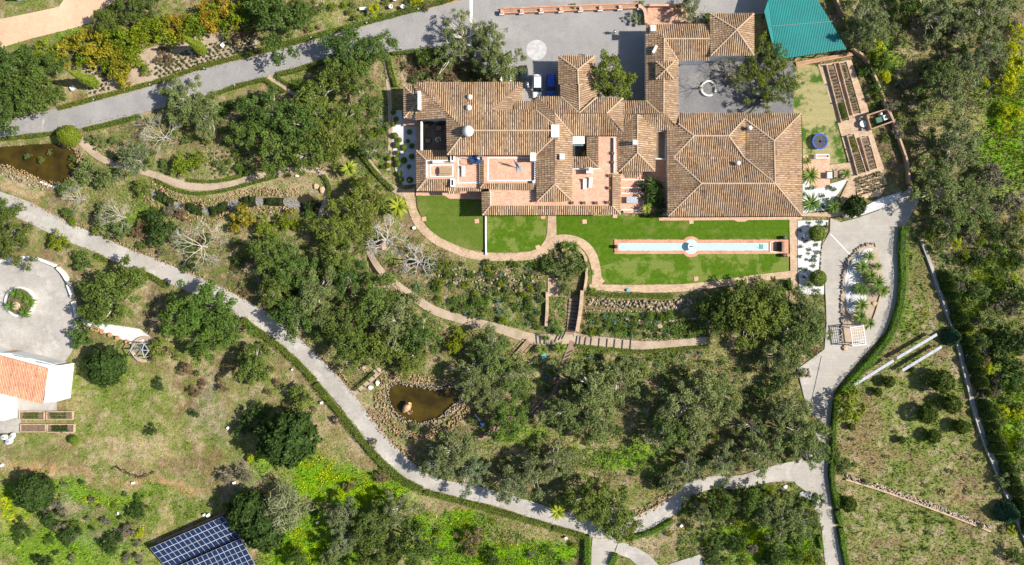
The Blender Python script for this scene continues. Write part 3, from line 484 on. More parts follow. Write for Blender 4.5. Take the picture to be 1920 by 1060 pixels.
SL = [
 # small west hip
 [(757, 161, 3.9), (775, 160.5, 3.9), (783, 187, 4.7)], [(757, 161, 3.9), (783, 187, 4.7), (783, 192, 4.7), (758, 221, 3.9)], [(758, 221, 3.9), (783, 192, 4.7), (775, 221, 3.9)],
 # main west block
 [(780, 156, 4.6), (979, 155, 4.6), (920, 207, 6.3), (1005, 207, 6.3), (1036, 232, 7.05), (1036, 245, 7.5), (873, 245, 7.5)],
 [(780, 156, 4.6), (837.6, 208, 6.3), (837.6, 220, 6.3), (780, 226, 4.6)],
 [(837.6, 208, 6.3), (873, 245, 7.5), (839, 290, 6.3)],
 [(873, 245, 7.5), (1036, 245, 7.5), (1038, 258, 7.1), (1005, 290, 6.1), (839, 290, 6.1)],
 [(979, 155, 4.6), (979, 191, 4.6), (965, 206, 5.0), (920, 207, 6.3)],
 [(963, 190, 4.9), (1006, 190, 4.9), (1006, 206, 5.4), (963, 206, 5.4)],
 # central block
 [(1005, 182, 5.0), (1052, 182, 5.0), (1086, 212, 6.0), (1040, 213, 6.0)],
 [(1005, 182, 5.0), (1040, 213, 6.0), (1040, 235, 6.0), (1036, 232, 5.9), (1005, 207, 5.0)],
 [(1118, 183, 5.0), (1168, 184, 5.0), (1137, 213, 6.0), (1086, 212, 6.0)],
 [(1168, 184, 5.0), (1168, 248, 5.0), (1137, 213, 6.0)],
 [(1040, 213, 6.0), (1137, 213, 6.0), (1166, 251, 4.8), (1157, 253.5, 4.75), (1074, 253.5, 4.75)],
 # porch tower beside the cars
 [(1047, 105, 3.8), (1115, 105, 3.8), (1083, 131, 4.9)], [(1047, 105, 3.8), (1083, 131, 4.9), (1084, 158, 4.9), (1048, 160, 3.8)], [(1115, 105, 3.8), (1116, 158, 3.8), (1084, 158, 4.9), (1083, 131, 4.9)],
 [(1052, 160, 4.2), (1085, 158, 5.2), (1086, 212, 5.6), (1052, 182, 4.6)], [(1085, 158, 5.2), (1117, 158, 4.2), (1118, 183, 4.6), (1086, 212, 5.6)],
 # link and east wing
 [(1169, 190, 4.2), (1212, 190, 4.2), (1237, 213, 5.0), (1169, 214, 5.0)], [(1169, 214, 5.0), (1188, 215, 5.0), (1169, 238, 4.2)],
 [(1195, 215, 5.1), (1195, 287, 5.1), (1161, 321, 3.95), (1158.6, 253, 3.95), (1169, 238, 4.2), (1188, 215, 5.0)],
 [(1195, 215, 5.1), (1203, 215, 5.0), (1228, 244, 3.95), (1228, 321, 3.95), (1195, 287, 5.1)], [(1195, 287, 5.1), (1228, 321, 3.95), (1161, 321, 3.95)],
 [(1203, 215, 5.0), (1244, 213, 5.0), (1269, 243, 4.0), (1228, 244, 4.0)],
 [(1212, 47, 3.8), (1245, 73, 4.9), (1244, 213, 5.0), (1237, 213, 5.0), (1212, 190, 3.9)],
 [(1245, 73, 4.9), (1271, 114, 3.9), (1271, 240, 3.9), (1244, 213, 5.0)],
 [(1212, 47, 3.8), (1331, 46, 3.8), (1331, 73, 4.9), (1245, 73, 4.9)], [(1245, 73, 4.9), (1331, 73, 4.9), (1329, 113, 3.7), (1271, 114, 3.9)],
 [(1230, 116, 5.0), (1264, 116, 5.0), (1248, 131, 5.7)], [(1230, 116, 5.0), (1248, 131, 5.7), (1230, 148, 5.0)], [(1230, 148, 5.0), (1248, 131, 5.7), (1262, 148, 5.0)], [(1264, 116, 5.0), (1262, 148, 5.0), (1248, 131, 5.7)],
 [(1332, 26, 4.6), (1413, 26, 4.6), (1381, 56, 5.9)], [(1332, 26, 4.6), (1381, 56, 5.9), (1333, 104, 4.6)], [(1333, 104, 4.6), (1381, 56, 5.9), (1413, 104, 4.6)], [(1413, 26, 4.6), (1413, 104, 4.6), (1381, 56, 5.9)],
 # north-south range with the south gablet
 [(1038, 258, 6.0), (1039.5, 346, 6.0), (1007.5, 377.5, 4.9), (1005, 290, 4.9)], [(1040, 213, 6.0), (1073, 253, 4.9), (1072, 376.5, 4.9), (1039.5, 346, 6.0)], [(1039.5, 346, 6.0), (1072, 376.5, 4.9), (1007.5, 377.5, 4.9)],
 # light well roofs
 [(1101, 254, 3.7), (1122, 254, 4.4), (1122, 315, 4.4), (1101, 295, 3.7)], [(1073, 295, 3.7), (1101, 295, 3.7), (1122, 315, 4.4), (1073, 316, 4.4)],
 # skirts of the west roof terrace
 [(781, 283, 3.6), (838, 283, 3.6), (846, 292, 4.0), (846, 300, 4.35), (799, 300.5, 4.35)], [(781, 283, 3.6), (799, 300.5, 4.35), (799, 336, 4.35), (782, 357, 3.6)], [(799, 336, 4.35), (846, 336, 4.35), (848, 352, 3.9), (902, 352, 3.9), (902, 358, 3.65), (782, 357, 3.6)],
 [(839, 357, 3.55), (864, 358, 3.55), (863, 363, 3.3), (839, 363, 3.3)],
 [(900, 300, 4.4), (907, 300, 4.75), (907, 344, 4.75), (901, 352, 4.4)], [(907, 344, 4.75), (1005, 344, 4.75), (1004, 356, 4.3), (901, 353, 4.4)],
 # south porch
 [(904, 360, 3.8), (919, 360, 4.3), (919, 386, 4.3), (905, 403, 3.8)], [(919, 386, 4.3), (1148, 386, 4.3), (1163, 402, 3.8), (905, 403, 3.8)], [(1148, 326, 4.3), (1163, 326, 3.8), (1163, 402, 3.8), (1148, 386, 4.3)],
 [(1166, 322, 3.4), (1205, 322, 3.4), (1196, 333, 3.0), (1172, 333, 3.0)],
 # great east block
 [(1271.5, 212.5, 3.8), (1501, 213.5, 3.8), (1451, 264.4, 5.4), (1396, 223, 4.1), (1366, 255, 5.1), (1300.6, 255, 5.1), (1272, 233, 4.4)],
 [(1366, 255, 5.1), (1396, 223, 4.1), (1395, 295.5, 4.1)], [(1396, 223, 4.1), (1451, 264.4, 5.4), (1453, 344.3, 5.5), (1395, 295.5, 4.1)],
 [(1300.6, 255, 5.1), (1366, 255, 5.1), (1395, 295.5, 3.95), (1263, 295.5, 3.95)], [(1263, 295.5, 3.95), (1395, 295.5, 3.95), (1453, 344.3, 5.5), (1315, 344.3, 5.5)],
 [(1315, 344.3, 5.5), (1453, 344.3, 5.5), (1503, 404.5, 3.75), (1253, 405.5, 3.75)], [(1501, 213.5, 3.8), (1503, 404.5, 3.75), (1453, 344.3, 5.5), (1451, 264.4, 5.4)],
 [(1251, 244, 3.75), (1272, 233, 4.3), (1300.6, 255, 5.1), (1263, 295.5, 4.05), (1315, 344.3, 5.5), (1253, 405.5, 3.75)],
]
lich = np.array(W(1411, 219, 4)); lich[2] = 1.0
lich2 = np.array(W(1398, 258, 4.3)); lich2[2] = 1.4
for i, p in enumerate(SL):
    L_ = None
    if p[0][0] == 1271.5: L_ = lich
    if p[0] == (1366, 255, 5.1) or p[0] == (1396, 223, 4.1): L_ = lich2
    roof_slope(villa, p, lichen=L_)
ridge_caps(villa, e0)
# walls under the roofs (footprints read at eave height, set back from the eaves)
def wall_block(parent, x0, y0, x1, y1, ze, inset=.4, m=None, z0=-.1):
    a, b = W(x0, y0, ze), W(x1, y1, ze); mb = MB()
    mb.prism([(a[0] + inset, b[1] + inset), (b[0] - inset, b[1] + inset), (b[0] - inset, a[1] - inset), (a[0] + inset, a[1] - inset)], z0, ze - .12)
    return mb.build('wall', m or MT['white'], parent)
for w in [(757, 161, 785, 221, 3.9), (781, 156, 979, 222, 4.6), (838, 207, 1040, 290, 5.2), (963, 190, 1006, 240, 4.9), (1005, 182, 1168, 252, 4.75), (1048, 106, 1115, 184, 3.8), (1169, 191, 1245, 244, 4.2), (1159, 250, 1228, 321, 3.9), (1212, 48, 1271, 240, 3.8), (1250, 46, 1331, 112, 3.7), (1333, 27, 1413, 104, 4.6), (1006, 252, 1073, 376, 4.8), (1232, 117, 1262, 147, 4.95), (1253, 216, 1502, 404, 3.72)]:
    wall_block(villa, *w)
for p in SL:
    x0, x1 = min(q[0] for q in p), max(q[0] for q in p); y0, y1 = min(q[1] for q in p), max(q[1] for q in p); block([(x0, y0), (x1, y0), (x1, y1), (x0, y1)])
# terrace blocks and floors
def terrace(x0, y0, x1, y1, z, m=None, name='terrace_floor', thick=None):
    a, b = W(x0, y0, z), W(x1, y1, z); mb = MB(); mb.prism([(a[0], b[1]), (b[0], b[1]), (b[0], a[1]), (a[0], a[1])], z - (thick or (z + .1)), z)
    block([(x0, y0), (x1, y0), (x1, y1), (x0, y1)]); return mb.build(name, m or MT['terra'], villa)
def band(x0, y0, x1, y1, z, w=.28, h=.12, name='white_border', sides='nsew', m=None):
    a, b = W(x0, y0, z), W(x1, y1, z); mb = MB(); X0, Y1, X1, Y0 = a[0], a[1], b[0], b[1]
    if 'n' in sides: mb.box(((X0 + X1) / 2, Y1, z + h / 2), (X1 - X0 + w, w, h))
    if 's' in sides: mb.box(((X0 + X1) / 2, Y0, z + h / 2), (X1 - X0 + w, w, h))
    if 'w' in sides: mb.box((X0, (Y0 + Y1) / 2, z + h / 2), (w, Y1 - Y0 - w, h - .004))
    if 'e' in sides: mb.box((X1, (Y0 + Y1) / 2, z + h / 2), (w, Y1 - Y0 - w, h - .004))
    return mb.build(name, m or MT['white'], villa)
terrace(798, 300, 850, 337, 3.9); terrace(849, 291, 906, 352, 3.88); terrace(904, 290, 1005, 345, 4.3); terrace(917, 354, 1006, 388, 3.9); terrace(1004, 376, 1075, 388, 3.92); terrace(1070, 315, 1150, 388, 3.85); terrace(1121, 256, 1160, 330, 3.83)
band(800, 302, 849, 335, 3.9, .22, .45, 'parapet', 'nw'); band(807, 309.5, 849, 331, 3.9, .2, .05); band(859, 298, 905, 343, 3.88, .2, .05, sides='nsw'); band(915, 296, 1002, 339, 4.3, .26, .05); band(908, 292, 1003, 343, 4.3, .22, .5, 'parapet', 'e')
band(919, 358, 1148, 387, 3.9, .12, .35, 'parapet', 'w'); band(1073, 317.5, 1124, 320, 3.85, .2, .5, 'parapet', 'n'); band(1151, 258, 1153, 326, 3.83, .22, .5, 'parapet', 'w')
for x, y in ((848.5, 296), (848.5, 343)):
    a = W(x, y, 4.6); MB().ring(a, .01, .02, 0, .01, 4); mb = MB(); mb.box((a[0], a[1], 4.3), (.75, 1.5, 1.0)); s = mb.build('skylight_kerb', MT['white'], villa); mb = MB(); mb.box((a[0], a[1], 4.82), (.28, .95, .04)); mb.build('skylight_pane', MT['glassdark'], villa)
# low side terraces at ground
terrace(756, 220, 782, 236, .5, thick=.6); terrace(780, 228, 790, 284, .4, thick=.5)
terrace(790, 228, 838, 284, .32, m=mat('patio_stone', (.16, .14, .125), (.12, .105, .095), .5, .85, .2, fine=3, brick=(1.6, 1.6, .03, .5), mortar=(.6, .6, .6)), name='patio_floor', thick=.4)
a, b = W(788.5, 228, 3.2), W(790, 283, 3.2); mb = MB(); mb.box((a[0] + .15, (a[1] + b[1]) / 2, 1.6), (.3, a[1] - b[1], 3.2)); mb.build('patio_wall', MT['white'], villa)
terrace(780, 356, 906, 367, .12, thick=.3, name='terrace_step'); mb = MB(); mb.prism(XY([(832, 366), (905, 366), (905, 374), (842, 373)]), -.1, .125); mb.build('terrace_step', MT['terra'], villa)
terrace(1160, 325, 1210, 400, .3, thick=.4); band(1165, 338, 1206, 353, .3, .22, .4, 'planter_wall', 'nse'); band(1165, 363, 1206, 394, .3, .22, .3, 'planter_wall', 'nse')
terrace(1208, 245, 1253, 404, .14, thick=.3); mb = MB(); mb.prism(XY([(1235, 409), (1495, 407), (1495, 412), (1402, 413), (1396, 416), (1382, 416), (1376, 413), (1235, 414)]), -.1, .14); mb.build('plinth', MT['terra'], villa)
terrace(1228, 246, 1249, 300, 2.6, thick=.2, name='balcony_floor', m=MT['darkpath']); band(1229, 247, 1247.5, 299, 2.6, .18, .5, 'parapet', 'nes')
# light well: white roof light over a dark shaft
a = W(1085, 262, 4.1); mb = MB(); mb.box((a[0], a[1], 4.0), (2.2, 1.5, .2)); mb.build('roof_light', MT['white'], villa)
mb = MB(); a = W(1084, 271.5, 3.5); mb.box((a[0], a[1], 3.45), (1.9, .45, .1)); mb.build('roof_light_pane', MT['glass'], villa)
mb = MB(); a, b = W(1073, 253, .5), W(1102, 298, .5); mb.prism([(a[0], b[1]), (b[0], b[1]), (b[0], a[1]), (a[0], a[1])], 0, .5); mb.build('shaft_floor', MT['dark'], villa)
# chimneys, domes and vents
def chimney(px, py, z, w, d, h, m=None, cap_=True):
    a = W(px, py, z + h); c = MB().box((a[0], a[1], z + h / 2), (w, d, h)).build('chimney', m or MT['white'], villa, bevel=.03)
    if cap_: MB().box((a[0], a[1], z + h + .05), (w + .14, d + .14, .1)).build('cap', MT['white'], c)
    return c
chimney(786, 188.5, 3.9, .4, 3.2, 2.2); chimney(1041, 246, 5.4, 1.3, 2.1, 2.2); chimney(1054, 294, 4.6, .75, .9, 1.7); chimney(1105, 320, 3.7, .9, .9, 1.6); chimney(1190.5, 267, 4.2, .6, .7, 1.7); chimney(999.5, 294, 4.2, .9, 1.4, 2.0); chimney(1224.5, 53, 3.4, .75, .95, 1.9); chimney(1001, 341, 4.2, .5, .5, .9, cap_=False)
for px, py, z, r in ((880, 181, 5.3, .42), (878.5, 201, 6.0, .46)):
    a = W(px, py, z + .9); MB().lathe((a[0], a[1], z), [(r * .8, -.3), (r * .8, .35), (r * 1.15, .4), (r * 1.15, .52), (r * .9, .75), (r * .4, .95), (.03, 1.0)], 14).build('chimney', MT['white'], villa, smooth=False)
a = W(877, 245, 8.6); MB().lathe((a[0], a[1], 7.0), [(.85, 0), (.85, 1.0), (1.0, 1.02), (1.0, 1.15), (.9, 1.45), (.7, 1.72), (.4, 1.92), (.05, 2.0)], 24).build('dome', MT['white'], villa, smooth=True)
a = W(1105, 317, 5.9); MB().lathe((a[0], a[1], 5.2), [(.3, 0), (.32, .25), (.2, .5), (.03, .6)], 12).build('chimney_cowl', MT['white'], villa)
# leaning white flues with round tops
for px, py, z in ((1406, 240, 4.2), (1384, 306, 4.2)):
    a = W(px, py, z + .9); MB().lathe((a[0], a[1], z), [(.26, -.3), (.26, .8), (.42, .85), (.42, 1.05), (.3, 1.25), (.05, 1.3)], 12).build('flue', MT['white'], villa)
a = W(1228, 92, 5.2); MB().box((a[0], a[1], 4.7), (.5, 1.5, .9), -.5).build('flue', MT['white'], villa, bevel=.1)
# garage door faces seen below the eaves
a = W(1300, 115, 2.0); MB().box((a[0], W(1300, 112, 3.7)[1] + .33, 1.5), (4.6, .16, 2.6)).build('garage_door', mat('pale_blue_door', (.42, .5, .6), None, 2, .5), villa)
# ------------------------------------------------------------------ vegetation library (unit plants; copies share their meshes)
def quads(P, N, size, asp=.55, rg=None):
    """leaf quads at P facing N -> V,F"""
    rg = rg or rng; n = len(P); N = N / (np.linalg.norm(N, axis=1, keepdims=True) + 1e-9)
    t = rg.normal(size=(n, 3)); t -= (t * N).sum(1, keepdims=True) * N; t /= np.linalg.norm(t, axis=1, keepdims=True) + 1e-9; b = np.cross(N, t)
    s = (size * rg.uniform(.65, 1.35, n))[:, None]
    V = np.stack([P + t * s, P + b * s * asp, P - t * s, P - b * s * asp], 1).reshape(-1, 3)
    return V, np.arange(4 * n).reshape(n, 4)
def clumps(rg, R, zc, hz, n, rc, dome=1.0, irr=.25):
    """clump centres over a dome with an uneven outline"""
    k = np.arange(n) + .5; r = np.sqrt(k / n); a = k * 2.39996 + rg.normal(0, .3, n)
    lob = 1 + irr * np.sin(a * 2 + rg.uniform(0, 6)) * .6 + irr * np.sin(a * 3 + rg.uniform(0, 6)) * .7 + irr * np.sin(a * 5 + rg.uniform(0, 6)) * .4
    rr = np.clip(r + rg.normal(0, .07, n), 0, 1) * (R - rc * .75) * lob
    z = zc + hz * (1 - (r ** 2) * 1.25) * dome + rg.normal(0, hz * .17, n)
    return np.stack([rr * np.cos(a), rr * np.sin(a), z], 1), rc * rg.uniform(.65, 1.25, n)
def crown(name, seed, R, zc, hz, n, rc, nl, leaf, m, irr=.25, asp=.55, under=.25, jit=.55, sub=7, gap=.62):
    """n boughs over a dome, each carrying sub puffs of leaves; the boughs stand apart so that dark gaps open between them"""
    rg = np.random.default_rng(seed); C, RC = clumps(rg, R, zc, hz, n, rc, irr=irr); Vs, Ts = [], []; CC = []
    for c, r in zip(C, RC):
        bt = rg.uniform(-.16, .16); out = c[:2] / (np.linalg.norm(c[:2]) + 1e-6)
        for k_ in range(sub):
            o = rg.normal(0, 1, 3); o /= np.linalg.norm(o); o *= r * rg.uniform(.35, 1.0); o[2] = abs(o[2]) * .75 - .15 * r; o[:2] += out * r * .15 * rg.random()
            pc = c + o; pr_ = r * gap * rg.uniform(.55, 1.15); k = max(6, int(nl * (pr_ / (rc * gap)) ** 2)); CC.append(pc)
            d = rg.normal(size=(k, 3)); d /= np.linalg.norm(d, axis=1, keepdims=True); d[:, 2] = np.where(rg.random(k) < under, d[:, 2], np.abs(d[:, 2]))
            rad = pr_ * rg.uniform(.3, 1.12, k) ** .7; P = pc + d * rad[:, None] * np.array((1, 1, .8)); N = d * .8 + rg.normal(0, jit, (k, 3)) + np.array((0, 0, .4))
            V, _ = quads(P, N, leaf, asp, rg); Vs.append(V); pt = rg.uniform(-.1, .1)
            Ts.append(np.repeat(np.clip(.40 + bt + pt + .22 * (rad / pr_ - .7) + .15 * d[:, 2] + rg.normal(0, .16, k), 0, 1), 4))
    V = np.concatenate(Vs); return npmesh(name, V, np.arange(len(V)).reshape(-1, 4), tint=np.concatenate(Ts), m=m), np.array(CC)
def trunk_mesh(name, C, seed, zc, r, m, nlimb=9, zb=.45):
    rg = np.random.default_rng(seed); mb = MB(); top = np.array((rg.normal(0, .15), rg.normal(0, .15), zc * zb))
    mb.tube([(0, 0, -.3), (rg.normal(0, .06), rg.normal(0, .06), zc * zb * .5), top], [r * 1.3, r, r * .85], 7)
    for c in C[rg.permutation(len(C))[:nlimb]]:
        mid = top * .45 + c * .55 + rg.normal(0, .25, 3); mb.tube([top - np.array((0, 0, .1)), mid, c], [r * .6, r * .35, r * .12], 5)
    me = bpy.data.meshes.new(name); me.from_pydata(mb.v, [], mb.f); me.materials.append(m); return me
LM = {
 'oak': leafmat('oak_leaf', (.15, .18, .03), (.078, .135, .03)), 'oakd': leafmat('oak_leaf_dark', (.072, .12, .024), (.10, .13, .026)),
 'olive': leafmat('olive_leaf', (.18, .205, .075), (.115, .165, .042)), 'oliveg': leafmat('olive_leaf_grey', (.14, .18, .09), (.18, .20, .07)),
 'bright': leafmat('bright_leaf', (.08, .145, .024), (.10, .155, .026)), 'yg': leafmat('yellow_green_leaf', (.19, .22, .012), (.13, .185, .014)),
 'yellow': leafmat('broom_flower', (.42, .42, .008), (.32, .38, .01)), 'orange': leafmat('ochre_leaf', (.30, .20, .02), (.21, .21, .016)),
 'citrus': leafmat('citrus_leaf', (.075, .115, .018), (.095, .125, .018)), 'dark': leafmat('dark_leaf', (.048, .08, .018), (.05, .09, .02)), 'brown': leafmat('dry_leaf', (.16, .105, .06), (.19, .14, .075)),
 'grey': leafmat('grey_scrub_leaf', (.19, .165, .125), (.18, .165, .105)), 'conif': leafmat('conifer_needle', (.045, .10, .055), (.06, .105, .055)), 'pine': leafmat('pine_needle', (.15, .175, .02), (.12, .16, .024)),
 'hedge': leafmat('hedge_leaf', (.165, .205, .02), (.135, .195, .02), .65, 1.4), 'hedgeb': leafmat('hedge_leaf_bright', (.105, .22, .012), (.125, .23, .014), .65, 1.4), 'palm': leafmat('palm_leaf', (.14, .20, .03), (.10, .17, .035)), 'palmy': leafmat('palm_leaf_yellow', (.30, .34, .03), (.26, .32, .04)), 'agave': leafmat('agave_leaf', (.14, .21, .13), (.12, .20, .10)), 'pampas': leafmat('pale_reed_leaf', (.22, .23, .12), (.19, .21, .11))}
LIB = {}
def libadd(kind, var, foliage, trunk, nom, ztop): LIB.setdefault(kind, []).append((foliage, trunk, nom, ztop))
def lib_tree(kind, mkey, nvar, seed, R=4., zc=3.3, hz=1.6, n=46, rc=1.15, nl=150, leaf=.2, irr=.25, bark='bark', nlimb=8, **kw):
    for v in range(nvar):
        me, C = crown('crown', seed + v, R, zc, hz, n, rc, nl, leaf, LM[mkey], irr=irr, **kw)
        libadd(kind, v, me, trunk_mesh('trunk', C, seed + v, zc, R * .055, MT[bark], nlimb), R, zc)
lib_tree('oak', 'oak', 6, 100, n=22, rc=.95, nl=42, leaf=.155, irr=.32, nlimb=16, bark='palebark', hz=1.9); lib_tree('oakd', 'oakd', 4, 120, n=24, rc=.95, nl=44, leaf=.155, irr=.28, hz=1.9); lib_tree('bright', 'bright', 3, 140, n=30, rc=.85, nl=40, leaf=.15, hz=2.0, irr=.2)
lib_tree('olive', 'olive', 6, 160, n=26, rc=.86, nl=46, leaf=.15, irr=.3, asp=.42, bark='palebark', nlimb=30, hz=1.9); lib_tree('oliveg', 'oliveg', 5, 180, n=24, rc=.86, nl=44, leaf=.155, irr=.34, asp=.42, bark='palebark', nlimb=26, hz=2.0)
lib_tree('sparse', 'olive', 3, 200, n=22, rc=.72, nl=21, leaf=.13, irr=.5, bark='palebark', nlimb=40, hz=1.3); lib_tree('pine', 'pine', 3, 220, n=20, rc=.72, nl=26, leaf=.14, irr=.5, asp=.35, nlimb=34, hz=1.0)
# smaller bushes: unit radius 1.5 m
def lib_bush(kind, mkey, nvar, seed, R=1.5, zc=.75, hz=.6, n=11, rc=.48, nl=22, leaf=.1, irr=.2, **kw):
    for v in range(nvar):
        me, C = crown('foliage', seed + v, R, zc, hz, n, rc, nl, leaf, LM[mkey], irr=irr, under=.15, **kw)
        libadd(kind, v, me, trunk_mesh('stem', C, seed + v, zc, .06, MT['bark'], 5, .3), R, zc)
for i, (k, mk) in enumerate((('b_green', 'oak'), ('b_dark', 'dark'), ('b_yg', 'yg'), ('b_yellow', 'yellow'), ('b_orange', 'orange'), ('b_brown', 'brown'), ('b_grey', 'grey'), ('b_olive', 'olive'), ('b_bright', 'bright'))): lib_bush(k, mk, 3, 300 + 10 * i, irr=.35 if k in ('b_grey', 'b_brown', 'b_yellow') else .25)
lib_bush('pampas', 'pampas', 2, 450, n=16, rc=.5, nl=22, leaf=.2, asp=.12, zc=.9, hz=.8)
# cone-shaped plants
def lib_cone(kind, mkey, nvar, seed, R, h, nl, leaf, prof):
    for v in range(nvar):
        rg = np.random.default_rng(seed + v); t = rg.random(nl) ** .8; rad = R * prof(t) * rg.uniform(.72, 1.06, nl); a = rg.uniform(0, 6.283, nl)
        rad *= 1 + (.12 if kind == 'cypress' else .05) * np.sin(a * 5 + t * 9) + .04 * np.sin(a * 11 - t * 23)
        P = np.stack([rad * np.cos(a), rad * np.sin(a), .15 + t * h], 1); N = np.stack([np.cos(a), np.sin(a), .5 + 0 * a], 1) + rg.normal(0, .5, (nl, 3))
        V, F = quads(P, N, leaf, .4, rg); mb = MB().tube([(0, 0, -.3), (0, 0, h * .5), (0, 0, h * .92)], [R * .22, R * .14, .03], 6); me = bpy.data.meshes.new('trunk'); me.from_pydata(mb.v, [], mb.f); me.materials.append(MT['bark'])
        libadd(kind, v, npmesh('foliage', V, F, tint=np.repeat(np.clip(rg.normal(.45, .2, nl), 0, 1), 4), m=LM[mkey]), me, R, h * .5)
def lib_ball(kind, mkey, nvar, seed, R, nl, leaf, bump):
    for v in range(nvar):
        rg = np.random.default_rng(seed + v); d = rg.normal(size=(nl, 3)); d[:, 2] = np.where(rg.random(nl) < .8, np.abs(d[:, 2]), d[:, 2]); d /= np.linalg.norm(d, axis=1, keepdims=True); ph = rg.uniform(0, 6, 6)
        b = np.sin(d[:, 0] * 7 + ph[0]) * np.sin(d[:, 1] * 7 + ph[1]) + .7 * np.sin(d[:, 0] * 13 + d[:, 2] * 9 + ph[2]) * np.sin(d[:, 1] * 12 + ph[3]); rad = R * (1 + bump * b) * rg.uniform(.82, 1.03, nl)
        P = d * rad[:, None] * np.array((1, 1, .85)) + np.array((0, 0, R * .8)); V, F = quads(P, d + rg.normal(0, .5, (nl, 3)), leaf, .6, rg); tt = np.clip(.42 + b * .2 + rg.normal(0, .15, nl), 0, 1)
        mb = MB().tube([(0, 0, -.3), (0, 0, R * .5), (0, 0, R * 1.2)], [.09, .07, .03], 6); me = bpy.data.meshes.new('trunk'); me.from_pydata(mb.v, [], mb.f); me.materials.append(MT['bark'])
        libadd(kind, v, npmesh('foliage', V, F, tint=np.repeat(tt, 4), m=LM[mkey]), me, R, R * .8)
lib_ball('ball', 'hedge', 2, 420, 1.5, 4200, .095, .03); lib_ball('balldark', 'dark', 3, 430, 1.5, 5200, .105, .15); lib_ball('citrus', 'citrus', 3, 440, 1.5, 3600, .11, .13)
lib_cone('cypress', 'hedge', 2, 500, 1.0, 8.5, 5200, .17, lambda t: np.where(t < .15, .6 + t * 2.6, 1 - ((t - .15) / .85) ** 1.3) * .98 + .02); lib_cone('conifer', 'conif', 3, 510, 1.6, 2.4, 4200, .2, lambda t: (1 - t) ** .8 + .03); lib_cone('wallcone', 'oakd', 3, 520, 1.1, 2.0, 2200, .17, lambda t: np.sqrt(np.clip(1 - t ** 1.6, 0, 1)))
# rosettes: palms, yuccas, agaves
def lib_rosette(kind, mkey, nvar, seed, R, zt, nb, wid, droop, up, seg=4, stem=.12):
    for v in range(nvar):
        rg = np.random.default_rng(seed + v); V, F, T = [], [], []; nv = 0
        for k in range(nb):
            a = k * 2.39996 + rg.normal(0, .2); el = up * (1 - k / nb) + rg.normal(0, .12); L = R * rg.uniform(.78, 1.05); tv = np.clip(rg.normal(.5, .18), 0, 1)
            for j in range(seg + 1):
                s = j / seg; rr = L * s * math.cos(max(el - droop * s, -1.2)) ; z = zt + L * s * math.sin(el - droop * s * .9); w = wid * (.35 + 1.3 * s if s < .5 else 2 * (1 - s) + .02)
                V += [(rr * math.cos(a) - w * math.sin(a), rr * math.sin(a) + w * math.cos(a), z), (rr * math.cos(a), rr * math.sin(a), z + w * .35), (rr * math.cos(a) + w * math.sin(a), rr * math.sin(a) - w * math.cos(a), z)]; T += [tv * .8, tv, min(1, tv * 1.2)]
                if j < seg: F += [(nv + 3 * j, nv + 3 * j + 1, nv + 3 * j + 4, nv + 3 * j + 3), (nv + 3 * j + 1, nv + 3 * j + 2, nv + 3 * j + 5, nv + 3 * j + 4)]
            nv += 3 * (seg + 1)
        mb = MB().tube([(0, 0, -.2), (.02, 0, zt * .5), (0, 0, zt + .05)], [stem * 1.2, stem, stem], 7); me = bpy.data.meshes.new('trunk'); me.from_pydata(mb.v, [], mb.f); me.materials.append(MT['bark'])
        libadd(kind, v, npmesh('fronds', np.array(V), np.array(F), tint=np.array(T), m=LM[mkey]), me, R, zt)
lib_rosette('palm', 'palm', 3, 600, 2.0, 1.6, 60, .10, .9, 1.35, 5, .18); lib_rosette('palmy', 'palmy', 2, 610, 2.0, 2.4, 46, .17, .8, 1.3, 5, .2); lib_rosette('yucca', 'palm', 2, 620, 1.2, .6, 70, .05, .25, 1.4, 3); lib_rosette('agave', 'agave', 2, 630, .9, .15, 34, .07, .15, 1.3, 3)
# bare trees
def bare_tree_mesh(name, seed, R, H, m, depth=5, spread=.75, r0=.16, fork=(2, 4)):
    rg = np.random.default_rng(seed); mb = MB()
    def grow(p, d, L, r, k):
        q = p + d * L; mid = (p + q) / 2 + rg.normal(0, L * .07, 3); mb.tube([p, mid, q], [r, r * .82, r * .66], 6 if k > 3 else 4 if k > 1 else 3)
        if k == 0: return
        for i in range(rg.integers(*fork)):
            dd = d + rg.normal(0, spread * .62, 3); dd[2] = dd[2] * .75 + .10; dd /= np.linalg.norm(dd); grow(q - d * L * rg.uniform(0, .25), dd, L * rg.uniform(.62, .82), r * .62, k - 1)
    n = 7
    for i in range(n):
        a = i * 6.283 / n + rg.normal(0, .25); e = rg.uniform(.35, .95); d = np.array((math.cos(a) * math.cos(e), math.sin(a) * math.cos(e), math.sin(e))); grow(np.array((0, 0, H * .22)), d, R * .33, r0 * .6, depth - 1)
    br = bpy.data.meshes.new(name); br.from_pydata(mb.v, [], mb.f); br.materials.append(m)
    t = MB().tube([(0, 0, -.3), (.05, .03, H * .12), (0, 0, H * .24)], [r0 * 1.4, r0 * 1.1, r0], 8); tm = bpy.data.meshes.new('trunk'); tm.from_pydata(t.v, [], t.f); tm.materials.append(m); return br, tm
for kind, mk, sd_ in (('bare', 'palebark', 700), ('bareg', 'greybark', 720)):
    for v in range(3):
        a, b = bare_tree_mesh('branches', sd_ + v, 4., 6., MT[mk], 6 if kind == 'bare' else 5, .7 if kind == 'bare' else .95, .085 if kind == 'bare' else .19); libadd(kind, v, a, b, 4., 3.0)

